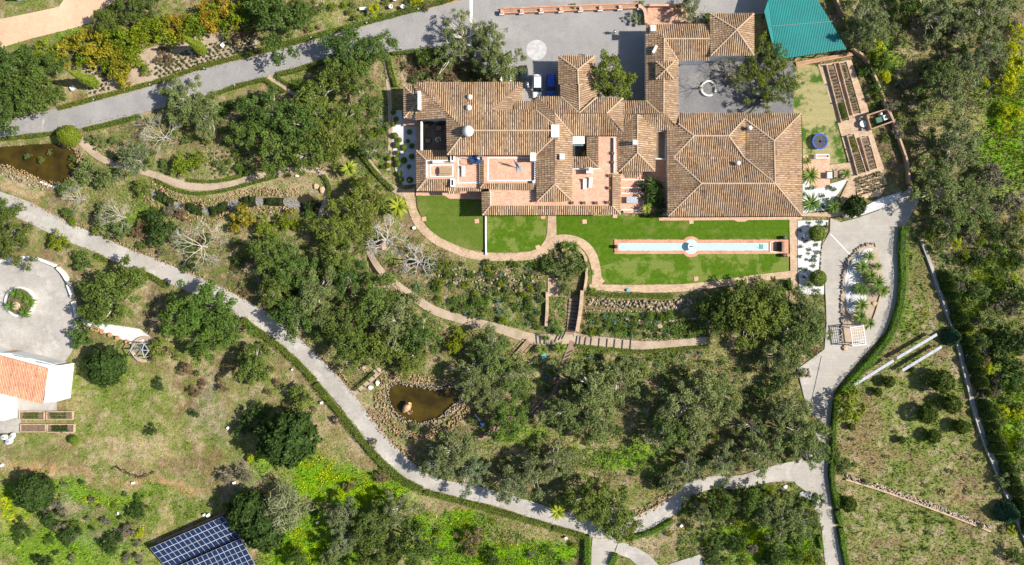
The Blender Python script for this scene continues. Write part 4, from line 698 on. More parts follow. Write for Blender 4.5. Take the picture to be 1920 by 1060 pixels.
NAMES = {'oak': ('oak_tree', 'broad green oak tree', 'tree'), 'oakd': ('oak_tree', 'dark green oak tree', 'tree'), 'bright': ('broadleaf_tree', 'dense bright green tree', 'tree'), 'olive': ('olive_tree', 'feathery olive-green tree', 'tree'), 'oliveg': ('olive_tree', 'loose grey-green tree', 'tree'), 'sparse': ('olive_tree', 'thin see-through grey-green tree', 'tree'), 'pine': ('pine_tree', 'yellowish open-crowned pine tree', 'tree'),
 'b_green': ('leafy_shrub', 'mid green shrub', 'shrub'), 'b_dark': ('dark_shrub', 'dark green shrub', 'shrub'), 'b_yg': ('golden_green_shrub', 'yellow-green shrub', 'shrub'), 'b_yellow': ('flowering_shrub', 'yellow flowering bush', 'shrub'), 'b_orange': ('autumn_shrub', 'ochre autumn-coloured shrub', 'shrub'), 'b_brown': ('brown_shrub', 'dry brown shrub', 'shrub'), 'b_grey': ('leafless_shrub', 'grey leafless scrub bush', 'shrub'), 'b_olive': ('olive_shrub', 'greyish olive shrub', 'shrub'), 'b_bright': ('fresh_shrub', 'fresh bright green shrub', 'shrub'),
 'ball': ('clipped_bush', 'clipped round green bush', 'bush'), 'balldark': ('round_bush', 'dense dark rounded bush', 'bush'), 'citrus': ('fruit_tree', 'small round fruit tree', 'tree'), 'pampas': ('reed_clump', 'pale arching reed clump', 'grass'), 'cypress': ('cypress_tree', 'slim tapering green cypress', 'tree'), 'conifer': ('conifer_tree', 'blue-green spiky conifer', 'tree'), 'wallcone': ('conifer_tree', 'dark upright hedge conifer', 'tree'),
 'palm': ('palm_tree', 'green spiky-fronded palm', 'palm'), 'palmy': ('palm_tree', 'yellow-green fan palm', 'palm'), 'yucca': ('yucca_plant', 'dark spiky yucca', 'plant'), 'agave': ('agave_plant', 'pale blue-green agave rosette', 'plant'), 'bare': ('bare_tree', 'leafless pale-branched tree', 'tree'), 'bareg': ('dead_tree', 'dead grey twisted tree', 'tree')}
PLANTS = []          # (object, phrase, px, py, category, group)
cnt = {}
def plant(kind, px, py, rpx, parts=True, z0=0., squash=1.0, group=None, phrase=None):
    L = LIB[kind]; i = cnt.get(kind, 0); cnt[kind] = i + 1; fol, tr, nom, zt = L[i % len(L)]; s = rpx * S / nom
    x, y, _ = W(px, py, zt * s * .8 * squash + z0); nm, ph, cat = NAMES[kind]
    rz = random.uniform(0, 6.283) if kind not in ('cypress',) else 0
    if parts:
        o = empty(nm, (x, y, z0), rz); o.scale = (s * random.uniform(.95, 1.05), s * random.uniform(.95, 1.05), s * squash)
        link(fol.name.split('.')[0], fol, None, o); link(tr.name.split('.')[0], tr, None, o)
    else:
        o = link(nm, fol); o.location = (x, y, z0); o.rotation_euler = (0, 0, rz); o.scale = (s, s, s * squash)
    PLANTS.append((o, phrase or ph, px, py, cat, group)); return o
TR = {
 'oakd': [(642, 604, 46), (28, 130, 48), (70, 175, 52), (25, 200, 45), (15, 150, 40), (90, 130, 34), (205, 42, 28), (245, 14, 34), (285, 14, 28), (525, 40, 58), (500, 12, 40), (565, 25, 28), (20, 425, 38), (30, 465, 34), (5, 395, 30), (1372, 576, 46), (1438, 564, 38), (1345, 590, 34), (560, 1046, 22), (690, 985, 44), (780, 1018, 50), (705, 1040, 44), (1345, 945, 34), (1690, 10, 30)],
 'oak': [(1142, 150, 40), (1165, 156, 26), (655, 105, 46), (705, 95, 34), (665, 155, 42), (632, 130, 32), (510, 212, 48), (565, 238, 52), (620, 262, 44), (520, 282, 46), (592, 198, 44), (640, 225, 34), (572, 292, 40), (472, 250, 34), (672, 392, 46), (632, 432, 42), (690, 358, 30), (640, 482, 40), (550, 505, 46), (508, 478, 40), (560, 590, 44), (705, 565, 46), (790, 632, 40), (722, 652, 44), (770, 670, 32), (660, 645, 40), (655, 520, 36), (525, 535, 36), (1405, 600, 52), (1450, 590, 48), (1402, 570, 42), (1324, 574, 22), (220, 556, 54), (194, 582, 34), (245, 520, 36), (475, 685, 36), (1100, 935, 40), (1145, 955, 46), (1165, 985, 32)],
 'bright': [(1405, 930, 30), (385, 575, 52), (350, 600, 46), (425, 610, 42), (395, 640, 40), (955, 785, 42), (1650, 120, 22)],
 'olive': [(742, 600, 50), (598, 552, 50), (355, 195, 44), (388, 220, 38), (335, 180, 28), (915, 95, 36), (940, 130, 40), (1110, 730, 56), (1160, 710, 42), (1060, 770, 44), (1118, 788, 40), (1300, 760, 60), (1255, 802, 40), (1335, 735, 42), (1295, 815, 32), (1490, 630, 50), (1505, 580, 38), (1465, 670, 40), (1520, 620, 30), (925, 665, 44), (960, 700, 42), (890, 705, 40), (920, 735, 36), (1420, 845, 42), (1500, 810, 46), (1470, 775, 36), (1520, 845, 30), (1758, 360, 50), (1815, 378, 44), (1745, 325, 34), (1778, 415, 38), (1480, 975, 42), (1440, 960, 34), (1760, 150, 40), (700, 280, 26)],
 'oliveg': [(850, 845, 46), (880, 880, 36), (820, 870, 34), (1040, 862, 38), (1000, 885, 36), (960, 905, 36), (1350, 866, 32), (1290, 875, 30), (1615, 35, 42), (1645, 60, 30), (1612, 75, 28), (1750, 25, 44), (1850, 30, 42), (1800, 55, 36), (1770, 175, 48), (1808, 130, 38), (1850, 95, 36), (1785, 268, 46), (1812, 300, 24), (255, 302, 34), (648, 960, 34), (745, 955, 36), (650, 1010, 34), (1290, 18, 24), (1320, 960, 30), (1260, 905, 24)],
 'sparse': [(868, 68, 42), (845, 100, 36), (905, 60, 32), (1445, 185, 34), (1470, 160, 30), (1380, 150, 24), (1410, 800, 30)],
 'pine': [(1428, 100, 40), (1452, 130, 42), (1412, 138, 34), (1465, 98, 28), (1430, 178, 30), (1475, 150, 26)],
 'bare': [(305, 255, 46), (145, 372, 34), (372, 462, 62), (1320, 160, 36), (220, 405, 40), (1310, 25, 40), (275, 235, 30), (1360, 130, 30)], 'bareg': [(722, 450, 56), (785, 490, 48)],
 'cypress': [(367, 85, 9), (160, 148, 9)], 'conifer': [(1787, 632, 18), (1893, 962, 22)],
 'palmy': [(748, 388, 24), (655, 318, 20), (1045, 957, 21), (672, 345, 16), (1211, 392, 12)],
 'palm': [(1512, 302, 12), (1516, 330, 22), (1518, 382, 24), (1560, 388, 18), (1585, 326, 13), (1222, 345, 18), (1232, 365, 17), (1220, 380, 15), (32, 551, 16), (22, 574, 15), (48, 586, 15), (58, 566, 15), (46, 556, 13), (1614, 500, 18), (1642, 530, 20), (1608, 541, 16), (1630, 517, 17), (1652, 546, 15), (1618, 545, 15), (1613, 572, 18), (1611, 594, 17), (1628, 606, 15), (1628, 481, 14), (1645, 500, 11), (1060, 460, 12), (1075, 462, 14), (1108, 512, 9), (1112, 545, 9), (1050, 652, 16), (1016, 655, 14), (1040, 605, 12), (1048, 622, 12)],
 'yucca': [(1055, 462, 9), (1025, 634, 9), (1100, 545, 8), (1505, 365, 8)], 'agave': [(783, 538, 10), (940, 585, 10), (1135, 592, 8), (1210, 600, 8), (1150, 600, 7), (1215, 595, 7), (805, 830, 8), (760, 818, 7), (1108, 668, 8), (1130, 672, 6), (1232, 685, 6), (1282, 672, 6), (1335, 680, 6), (1030, 615, 7)],
 'pampas': [(535, 955, 46)], 'balldark': [(545, 820, 50), (470, 955, 36), (205, 687, 33), (1600, 388, 20), (70, 922, 32), (500, 985, 40)],
 'ball': [(1530, 438, 15), (1532, 522, 16), (160, 535, 6), (140, 825, 9), (1327, 36, 10), (133, 256, 20)],
 'citrus': [(1762, 714, 21), (1782, 757, 17), (1736, 775, 18), (1666, 716, 11), (1748, 818, 13), (1800, 800, 13), (1808, 800, 10), (1590, 945, 14), (1690, 825, 7), (1595, 800, 7), (1710, 693, 6), (1645, 735, 8)],
 'b_dark': [(303, 368, 11), (319, 381, 9), (361, 390, 12), (374, 396, 8), (404, 395, 10), (419, 387, 9), (460, 379, 10), (473, 377, 8), (508, 378, 8), (523, 379, 7), (582, 390, 12), (300, 720, 13), (300, 945, 0), (255, 960, 18), (95, 972, 20), (215, 1018, 22), (40, 985, 17), (40, 1000, 0), (130, 1000, 22), (365, 775, 10), (285, 805, 13), (310, 425, 34), (1455, 715, 24), (1425, 742, 20), (1215, 360, 24), (1235, 385, 18), (480, 780, 28), (455, 800, 20), (350, 1055, 0), (1240, 905, 20), (1380, 1015, 22), (1450, 1040, 26), (1858, 438, 18), (1790, 490, 9), (1830, 485, 13), (1900, 490, 18), (1870, 470, 14), (1805, 482, 8), (925, 1045, 18), (85, 1056, 20), (1905, 560, 30), (1900, 640, 36), (1890, 700, 30)],
 'b_green': [(138, 298, 8), (136, 313, 7), (312, 376, 7), (412, 390, 6), (270, 352, 20), (475, 665, 30), (490, 700, 26), (565, 745, 28), (300, 655, 24), (155, 625, 26), (150, 640, 20), (1560, 850, 18), (1190, 36, 15), (1075, 12, 7), (1200, 8, 8), (580, 400, 10), (158, 492, 22), (800, 110, 22), (830, 120, 22), (815, 500, 18), (840, 500, 14), (1340, 1010, 20), (1515, 985, 24), (1490, 1010, 20), (1290, 945, 24), (1644, 180, 16), (1640, 160, 12), (1660, 260, 9), (1530, 935, 16)],
 'b_yg': [(215, 85, 18), (205, 120, 20), (405, 25, 24), (50, 118, 22), (85, 108, 26), (165, 108, 20), (200, 72, 22), (235, 78, 30), (265, 74, 26), (278, 52, 22), (312, 60, 28), (368, 56, 28), (455, 34, 28), (425, 50, 20), (345, 310, 24), (375, 300, 18), (275, 131, 11), (255, 108, 24), (670, 668, 20), (862, 632, 18), (850, 648, 20), (500, 430, 24), (540, 415, 24), (1365, 757, 17), (1590, 765, 36), (110, 455, 22), (1240, 595, 8), (1113, 620, 7), (1320, 40, 12), (1255, 1000, 8), (1660, 545, 9), (480, 25, 26)],
 'b_orange': [(130, 92, 24), (186, 92, 30), (230, 130, 28), (235, 150, 18), (335, 50, 22), (395, 36, 28), (430, 22, 30), (455, 410, 26), (1, 1, 0)],
 'b_yellow': [(1642, 95, 20), (1655, 118, 18), (1660, 145, 14), (700, 20, 14), (780, 2, 14), (1900, 125, 30), (1885, 155, 22), (1895, 95, 18), (1882, 210, 18), (1880, 235, 14), (1905, 215, 16), (1755, 820, 9), (1600, 947, 9), (1895, 995, 12), (470, 860, 10), (1905, 60, 18), (262, 1000, 10), (1880, 770, 14), (1905, 775, 14)],
 'b_brown': [(300, 114, 12), (319, 110, 12), (307, 94, 9), (655, 912, 14), (715, 892, 16), (890, 1005, 22), (885, 1030, 16), (350, 690, 14), (365, 735, 12), (420, 725, 14), (545, 800, 20), (1840, 680, 16), (1510, 700, 12), (1525, 660, 10), (1535, 600, 10), (1865, 735, 12), (450, 70, 20), (480, 60, 14)],
 'b_grey': [(1850, 330, 28), (1872, 340, 20), (110, 945, 16), (85, 950, 14), (240, 995, 16), (430, 890, 20), (460, 890, 18), (1790, 540, 20), (1870, 570, 18), (1865, 720, 16), (120, 985, 16), (1575, 880, 14), (1815, 440, 20), (700, 830, 10), (1770, 60, 24), (1720, 40, 20), (1900, 380, 24), (1860, 400, 20), (1665, 200, 18), (1690, 160, 16), (1680, 250, 18)],
 'b_olive': [(52, 293, 7), (78, 300, 8), (94, 287, 6), (165, 325, 26), (200, 335, 26), (185, 265, 14), (130, 350, 22), (200, 410, 24), (230, 430, 24), (330, 440, 20), (770, 560, 14), (1070, 490, 26), (1040, 500, 22), (1085, 500, 20), (1055, 520, 16), (1580, 870, 18), (1830, 545, 24), (1850, 600, 22), (1870, 650, 24), (1840, 640, 20), (1880, 900, 18), (1555, 810, 12), (620, 1045, 24), (1800, 520, 16), (1070, 510, 14), (1060, 545, 16), (1900, 880, 20), (1905, 1040, 20), (1895, 440, 20)],
 'b_bright': [(580, 400, 12), (1622, 136, 15), (1030, 495, 18), (1100, 690, 14), (1520, 945, 10), (700, 215, 10), (708, 188, 9), (590, 165, 18), (560, 160, 14), (580, 180, 14), (420, 205, 14)]}
big = ('oak', 'oakd', 'bright', 'olive', 'oliveg', 'sparse', 'pine', 'bare', 'bareg')
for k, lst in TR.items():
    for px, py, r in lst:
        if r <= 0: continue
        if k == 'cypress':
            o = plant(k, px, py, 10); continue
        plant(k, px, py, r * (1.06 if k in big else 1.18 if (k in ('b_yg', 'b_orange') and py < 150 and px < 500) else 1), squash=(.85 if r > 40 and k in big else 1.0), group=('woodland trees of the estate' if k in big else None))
plant('oliveg', 1612, 64, 30, squash=1.7, phrase='tall grey-green tree shading the green roof')
# conifer row outside the boundary strip
bl = smooth_line([(1757, 520), (1785, 590), (1808, 655), (1825, 715), (1842, 780), (1862, 845), (1888, 905), (1912, 965), (1935, 1030)], 30)
acc = 0; last = None
for p in bl:
    if last is not None and math.hypot(p[0] - last[0], p[1] - last[1]) < 20: continue
    last = p; plant('wallcone', p[0] + random.uniform(12, 18), p[1] + random.uniform(-3, 3), random.uniform(10, 15), group='conifers along the boundary strip')
# bushes filling wild ground and garden beds
def fill(poly, n, kinds, rmin, rmax, dmin, parts=True, group=None):
    xs = [p[0] for p in poly]; ys = [p[1] for p in poly]; got = []; t = 0
    while len(got) < n and t < n * 40:
        t += 1; x, y = random.uniform(min(xs), max(xs)), random.uniform(min(ys), max(ys))
        if not inside(poly, np.array([x]), np.array([y]))[0] or blocked([x], [y])[0]: continue
        if any((x - a) ** 2 + (y - b) ** 2 < dmin ** 2 for a, b in got): continue
        got.append((x, y)); plant(random.choices([k for k, _ in kinds], [w for _, w in kinds])[0], x, y, random.uniform(rmin, rmax), parts=parts, group=group)
fill([(1720, 420), (1920, 380), (1920, 960), (1880, 880), (1840, 760), (1800, 620), (1760, 500)], 85, [('b_dark', 2), ('b_olive', 4), ('b_green', 3), ('b_grey', 3), ('b_yellow', 1.5), ('b_yg', 3)], 7, 17, 15, group='wild hillside bushes')
fill([(1690, 0), (1920, 0), (1920, 170), (1830, 190), (1720, 240)], 30, [('b_dark', 1), ('b_olive', 3), ('b_grey', 3), ('b_green', 2), ('b_yg', 2), ('b_yellow', 1.5)], 5, 13, 22, group='wild hillside bushes')
fill([(830, 495), (1010, 490), (1020, 630), (900, 600), (800, 560)], 75, [('b_green', 2), ('b_bright', 5), ('b_yg', 2), ('b_olive', 2), ('b_brown', .6), ('agave', 1.2)], 5, 10, 8, group='plants in the terraced beds')
fill([(1095, 590), (1310, 585), (1320, 630), (1180, 632), (1090, 628)], 50, [('b_green', 2), ('b_bright', 4), ('agave', 1.5), ('b_yg', 1), ('b_olive', 1)], 4, 9, 8, group='plants in the terraced beds')
fill([(1090, 660), (1400, 655), (1440, 720), (1360, 720), (1260, 700), (1120, 700)], 36, [('b_green', 2), ('agave', 3), ('b_bright', 2), ('b_dark', 1), ('b_yg', 1)], 3, 7, 12, group='plants scattered below the stepped path')
fill([(680, 170), (735, 180), (735, 330), (690, 300), (640, 330), (600, 300)], 26, [('b_bright', 3), ('b_green', 3), ('b_yg', 1), ('agave', 1), ('b_olive', 2)], 5, 12, 12, group='plants along the villa west path')
fill([(60, 400), (250, 480), (400, 530), (560, 620), (640, 700), (700, 700), (520, 440), (260, 380)], 50, [('b_dark', 2), ('b_green', 3), ('b_olive', 3), ('b_grey', 2), ('b_brown', 2), ('b_yg', 1)], 6, 15, 14, group='bushes above the winding lane')
fill([(745, 110), (860, 100), (960, 150), (760, 150)], 20, [('b_brown', 3), ('b_olive', 3), ('b_dark', 1)], 6, 14, 12, group='bushes in the bed behind the villa')
fill([(0, 900), (270, 900), (270, 1060), (0, 1060)], 34, [('b_dark', 3), ('b_grey', 4), ('b_green', 2), ('b_bright', 2)], 5, 14, 16, group='scrub bushes beside the solar panels')
fill([(1270, 910), (1540, 910), (1540, 1060), (1320, 1060)], 34, [('b_dark', 1.5), ('b_green', 3), ('b_yg', 4), ('b_grey', 1), ('b_bright', 2)], 6, 16, 15, group='bushes below the lane branch')
fill([(480, 900), (1080, 1010), (1080, 1060), (480, 1060)], 14, [('b_green', 3), ('b_yg', 3), ('b_grey', 1), ('b_brown', 1)], 5, 11, 22, group='bushes in the yellow meadow')
fill([(740, 800), (960, 830), (1240, 900), (1400, 850), (1480, 700), (1000, 680), (880, 780)], 52, [('b_dark', 2), ('b_green', 3), ('b_olive', 3), ('b_bright', 2)], 5, 13, 18, group='undergrowth of the lower wood')
fill([(1580, 800), (1850, 800), (1890, 1050), (1590, 1050)], 26, [('b_green', 2), ('b_dark', 1), ('b_olive', 2), ('b_grey', 2)], 3, 8, 30, group='young plants on the grassy slope')
fill([(440, 620), (640, 790), (560, 790), (330, 700), (250, 680)], 22, [('b_brown', 3), ('b_green', 2), ('b_olive', 2)], 4, 11, 18, group='bushes on the dry slope')
fill([(150, 260), (480, 180), (480, 330), (300, 320), (200, 300)], 36, [('b_dark', 2), ('b_green', 3), ('b_olive', 2), ('b_brown', 2), ('b_bright', 1)], 5, 12, 14, group='plants of the upper west garden')
fill([(485, 0), (860, 0), (700, 38), (560, 68), (490, 95)], 26, [('b_green', 3), ('b_olive', 2), ('b_yg', 2), ('b_brown', 2)], 4, 10, 14, group='plants above the driveway')
# ordered little plants in the gravel beds
for x, y, r in [(738, 211, 5), (743, 224, 5), (738, 233, 5), (741, 255, 6), (749, 263, 5), (744, 272, 6), (757, 277, 6), (746, 287, 5), (743, 298, 5), (758, 301, 6), (747, 308, 6), (768, 248, 5), (772, 274, 5), (772, 294, 5), (767, 313, 4), (749, 326, 5), (753, 337, 5), (769, 338, 6), (765, 265, 4), (729, 297, 5), (728, 311, 5)]:
    plant('ball', x, y, r, group='clipped plants in the west gravel bed', phrase='small clipped round plant')
for x, y, r in [(1515, 353, 4), (1525, 352, 5), (1555, 352, 5), (1564, 354, 5), (1542, 367, 5), (1550, 375, 5), (1541, 387, 5), (1538, 417, 5), (1517, 418, 4), (1548, 427, 5), (1500, 432, 4), (1505, 447, 3), (1512, 453, 4), (1502, 463, 4), (1518, 468, 4), (1530, 459, 4), (1516, 476, 3), (1500, 481, 4), (1512, 487, 3), (1533, 473, 5), (1526, 489, 6), (1528, 482, 4), (1525, 499, 4), (1502, 505, 4), (1512, 506, 4), (1507, 520, 4), (1517, 535, 4), (1528, 544, 4)]:
    plant('b_bright', x, y, r, group='small plants in the eastern gravel beds', phrase='small leafy gravel-bed plant')

# ------------------------------------------------------------------ hedges
def hedge(pts, wpx, h, label, mk='hedge', z0=0):
    c = [np.array(W(p[0], p[1], h * .6)[:2]) for p in smooth_line(pts, 8)]; w = wpx * S / 2; P, N = [], []; mb = MB(); core = []
    L = 0
    for a, b in zip(c[:-1], c[1:]):
        d = b - a; l = np.linalg.norm(d); d = d / (l + 1e-9); n = np.array((-d[1], d[0])); L += l; k = int(l * (2 * w * 110 + 2 * h * 40)) + 1
        t = rng.random(k)[:, None]; side = rng.random(k); q = a + d * l * t
        top = side < (2 * w) / (2 * w + 2 * h); off = np.where(top, rng.uniform(-w, w, k), np.where(rng.random(k) < .5, -w, w)); z = np.where(top, h, rng.uniform(.05, h, k))
        wob = 1 + .38 * (fbm(q[:, 0] * 10, q[:, 1] * 10, 12, 81, 3) - .5) * 2 + rng.normal(0, .05, k) + (rng.random(k) < .03) * .35
        P.append(np.column_stack([q + n * (off * wob)[:, None], z0 + z * wob + rng.normal(0, .04, k)]))
        N.append(np.column_stack([n * np.where(top, 0, np.sign(off))[:, None], np.where(top, 1., .25)]) + rng.normal(0, .45, (k, 3)))
        core.append((a, b, n))
    P = np.concatenate(P); N = np.concatenate(N); V, F = quads(P, N, .085, .6); T = np.repeat(np.clip(rng.normal(.5, .2, len(P)) + (fbm(P[:, 0] * 10, P[:, 1] * 10, 22, 85, 3) - .5) * .9, 0, 1), 4)
    o = empty('hedge'); tag(o, label, 'hedge', 'clipped hedges along the paths'); link('foliage', npmesh('foliage', V, F, tint=T, m=LM[mk]), None, o)
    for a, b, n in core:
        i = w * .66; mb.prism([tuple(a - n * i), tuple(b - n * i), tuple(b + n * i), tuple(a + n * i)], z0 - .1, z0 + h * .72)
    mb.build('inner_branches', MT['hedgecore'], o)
    return o
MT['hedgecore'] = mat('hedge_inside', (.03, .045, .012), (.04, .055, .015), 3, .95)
hedge([(110, 203), (180, 184), (290, 154), (385, 123), (480, 99)], 8, .6, 'long clipped hedge along the upper edge of the driveway, western half')
hedge([(484, 98), (580, 71), (690, 41), (790, 14), (850, -4)], 9, .6, 'long clipped hedge along the upper edge of the driveway, eastern half')
hedge([(-20, 264), (0, 261), (75, 253), (115, 248)], 7, .6, 'clipped hedge between driveway and brown pond'); hedge([(160, 243), (200, 234), (236, 225), (262, 218)], 8, .7, 'short clipped hedge below driveway beside bare tree'); hedge([(392, 181), (440, 163), (498, 148)], 7, .6, 'short clipped hedge below the driveway by slanting path')
hedge([(520, 140), (545, 134), (580, 124), (612, 114)], 8, .8, 'clipped hedge below driveway under the oaks'); hedge([(736, 100), (800, 95), (850, 90), (868, 88)], 7, .7, 'clipped hedge edging the parking court'); hedge([(728, 106), (733, 130), (742, 162)], 8, .9, 'clipped hedge beside the thin west path'); hedge([(516, 143), (540, 158), (555, 168)], 6, .6, 'tiny clipped hedge on the north-east side of slanting path'); hedge([(495, 149), (520, 164), (532, 172)], 7, .6, 'tiny clipped hedge on the south-west side of slanting path')
hedge([(672, 283), (690, 306), (712, 332), (738, 356)], 8, .8, 'dark clipped hedge along slanting villa path', 'hedge'); hedge([(90, 442), (108, 452), (127, 462)], 11, .7, 'short yellowish hedge below the upper lane', 'hedge'); hedge([(180, 478), (202, 490)], 8, .6, 'very short hedge below the lane near turning circle'); hedge([(250, 505), (285, 520), (315, 537)], 9, .8, 'clipped hedge below lane above the bright oak'); hedge([(455, 598), (480, 620), (520, 648), (560, 683), (590, 715)], 11, .9, 'dark hedge along lane bend, upper stretch'); hedge([(592, 720), (622, 758), (660, 802), (700, 852), (750, 897), (792, 920)], 12, .9, 'dark hedge along lane bend, lower stretch')
hedge([(795, 923), (880, 945), (960, 968), (1033, 988)], 10, .9, 'dark hedge along lane above the yellow meadow'); hedge([(1036, 990), (1095, 1006)], 10, .9, 'short dark hedge ending at the lane junction'); hedge([(1101, 1004), (1101, 1030), (1101, 1065)], 12, 1.1, 'thick bright hedge block beside lane stub', 'hedgeb'); hedge([(1172, 1010), (1200, 1005), (1232, 994), (1262, 976)], 9, .9, 'curved hedge below the lane branch', 'hedgeb'); hedge([(1154, 1038), (1147, 1062)], 12, .9, 'hedge stub between lane stub and chalk track', 'hedgeb')
hedge([(1695, 425), (1692, 480), (1694, 530), (1686, 585), (1666, 635), (1628, 682), (1594, 720), (1572, 745)], 13, 1.2, 'tall bright hedge curving along eastern drive', 'hedgeb'); hedge([(1569, 750), (1565, 790), (1563, 850), (1560, 890), (1566, 930), (1571, 951)], 9, 1.2, 'straight bright hedge along the middle eastern drive', 'hedgeb'); hedge([(1571, 957), (1577, 985)], 10, 1.0, 'short hedge piece between two gaps by eastern drive', 'hedgeb'); hedge([(1577, 990), (1583, 1030), (1590, 1070)], 10, 1.1, 'last bright hedge piece at the drive bottom', 'hedgeb'); hedge([(1537, 1005), (1541, 1030)], 7, .8, 'small hedge stub left of the drive bottom', 'hedgeb')
hedge([(292, 338), (320, 352), (355, 362), (390, 362), (430, 355), (480, 341), (520, 331)], 6, .45, 'low hedge below the sandy stream path'); hedge([(350, 338), (390, 341), (430, 336), (465, 326)], 6, .45, 'low hedge above the sandy stream path'); hedge([(606, 328), (617, 350), (616, 375)], 7, .7, 'curved dark hedge at the stream head'); hedge([(1078, 648), (1130, 653), (1200, 659), (1260, 655), (1330, 650)], 6, .35, 'low green hedge below the stepped path'); hedge([(664, 732), (682, 716), (702, 699)], 5, .6, 'small hedge beside the plank stair path'); hedge([(1103, 549), (1150, 553), (1200, 554), (1262, 556)], 10, .7, 'spiky dark hedge under the pool lawn path', 'hedge'); hedge([(1216, 404), (1235, 404.5)], 9, .9, 'boxy dark hedge at the lawn edge by villa'); hedge([(1480, 525), (1482, 545)], 8, 1.2, 'upright clipped green hedge by straight path', 'hedgeb')
# rows of small plants
def rows(quad, nr, nc, r, kind, phrase, group, jitter=1.5):
    q = np.array(quad, float)
    for i in range(nr):
        for j in range(nc):
            s, t = (j + .5 * (i % 2) + .25) / nc, (i + .5) / nr; p = (q[0] * (1 - s) + q[1] * s) * (1 - t) + (q[3] * (1 - s) + q[2] * s) * t
            o = plant(kind, p[0] + random.uniform(-jitter, jitter), p[1] + random.uniform(-jitter, jitter), r * random.uniform(.8, 1.2), parts=False)
            PLANTS.pop(); tag(o, '%s, %s from the left in the %s row' % (phrase, ordinal(j + 1), ordinal(i + 1)), 'plant', group); o.name = 'row_plant'
ONES = ['', 'first', 'second', 'third', 'fourth', 'fifth', 'sixth', 'seventh', 'eighth', 'ninth', 'tenth', 'eleventh', 'twelfth', 'thirteenth', 'fourteenth', 'fifteenth', 'sixteenth', 'seventeenth', 'eighteenth', 'nineteenth']
TENS = {2: ('twentieth', 'twenty'), 3: ('thirtieth', 'thirty'), 4: ('fortieth', 'forty'), 5: ('fiftieth', 'fifty'), 6: ('sixtieth', 'sixty'), 7: ('seventieth', 'seventy'), 8: ('eightieth', 'eighty'), 9: ('ninetieth', 'ninety')}
def ordinal(n):
    if n < 20: return ONES[n]
    t, u = divmod(n, 10)
    return TENS[t][0] if u == 0 else TENS[t][1] + '-' + ONES[u]
rows([(292, 112), (478, 58), (478, 94), (292, 147)], 6, 20, 3.3, 'b_dark', 'small dry plant above the driveway', 'planted rows above the driveway')
rows([(158, 132), (200, 122), (206, 168), (166, 180)], 6, 5, 3.3, 'b_dark', 'small dry plant in the western patch', 'planted rows in the western patch')
rows([(378, 290), (470, 268), (478, 322), (400, 335)], 6, 10, 3.0, 'b_green', 'small green plant above stream path', 'planted rows above the stream path', 3)
rows([(1602, 334), (1652, 320), (1660, 350), (1610, 370)], 6, 9, 3.0, 'b_dark', 'dark crop plant below vegetable beds', 'crop rows below the vegetable beds', 1)
# ------------------------------------------------------------------ stones, walls and edgings
def stones(name, pts, size, col, label, jit=0, z=0., spread=0, kind='stuff', cat='stones', parent=None, n_per_m=None):
    """a run of irregular stones along a line"""
    c = smooth_line(pts, 14); bm0 = bmesh.new(); bmesh.ops.create_icosphere(bm0, subdivisions=1, radius=1); bv = np.array([v.co[:] for v in bm0.verts]); bf = np.array([[v.index for v in f.verts] for f in bm0.faces]); bm0.free()
    V, F, C = [], [], []; nv = 0; acc = 0
    for a, b in zip(c[:-1], c[1:]):
        l = math.hypot(b[0] - a[0], b[1] - a[1]) * S; acc += l * 1.9 * (n_per_m or (1.2 / size))
        while acc >= 1:
            acc -= 1; t = rng.random(); px = a[0] + (b[0] - a[0]) * t; py = a[1] + (b[1] - a[1]) * t
            d = np.array((b[0] - a[0], b[1] - a[1])); d = d / (np.linalg.norm(d) + 1e-9); o = rng.uniform(-spread, spread); x, y, _ = W(px - d[1] * o, py + d[0] * o)
            s = size * .6 * rng.uniform(.5, 1.3); M = np.array(Matrix.Rotation(rng.uniform(0, 6.28), 3, 'Z')); v = bv * (1 + rng.normal(0, .16, bv.shape)) * np.array((s * .62, s * .45, s * .4)) @ M.T + np.array((x, y, z + s * .18))
            V.append(v); F.append(bf + nv); nv += len(v); C.append(np.tile(np.array(col) * rng.uniform(.6, 1.35) * np.array((1, rng.uniform(.92, 1.05), rng.uniform(.85, 1.1))), (len(v), 1)))
    o = link(name, npmesh(name, np.concatenate(V), np.concatenate(F), cols=np.concatenate(C), m=MT['stone']), None, parent)
    if parent is None: tag(o, label, cat, kind=kind)
    else: o['kind'] = kind
    return o
TANST = (.31, .22, .12); GREYST = (.28, .24, .19); PALEST = (.28, .235, .165)
stones('edging_stones', [(283, 344), (300, 352), (340, 373), (380, 380), (410, 377), (440, 366), (480, 360), (530, 361), (565, 360)], .5, TANST, 'tan stones lining the upper bank of the stepped stream', spread=7, n_per_m=7)
stones('edging_stones', [(270, 368), (300, 390), (340, 403), (375, 411), (410, 408), (440, 397), (500, 393), (555, 395)], .5, TANST, 'tan stones lining the lower bank of the stepped stream', spread=6, n_per_m=6)
stones('edging_stones', pond2 + pond2[:1], .5, PALEST, 'pale stones ringing the amphora pond', spread=6, n_per_m=8)
stones('edging_stones', smooth_poly([(712, 722), (735, 705), (790, 712), (860, 715), (885, 740), (868, 775), (840, 800), (800, 815), (765, 815), (735, 800), (715, 770)], 4) , .55, TANST, 'outer ring of tan stones round the amphora pond', spread=9, n_per_m=10)
stones('edging_stones', pond1[12:] , .5, TANST, 'tan stones edging the upper left brown pond', spread=5, n_per_m=7)
stones('edging_stones', [(0, 322), (40, 335), (80, 350), (115, 352)], .6, PALEST, 'pale stones on the bank below the brown pond', spread=6, n_per_m=4)
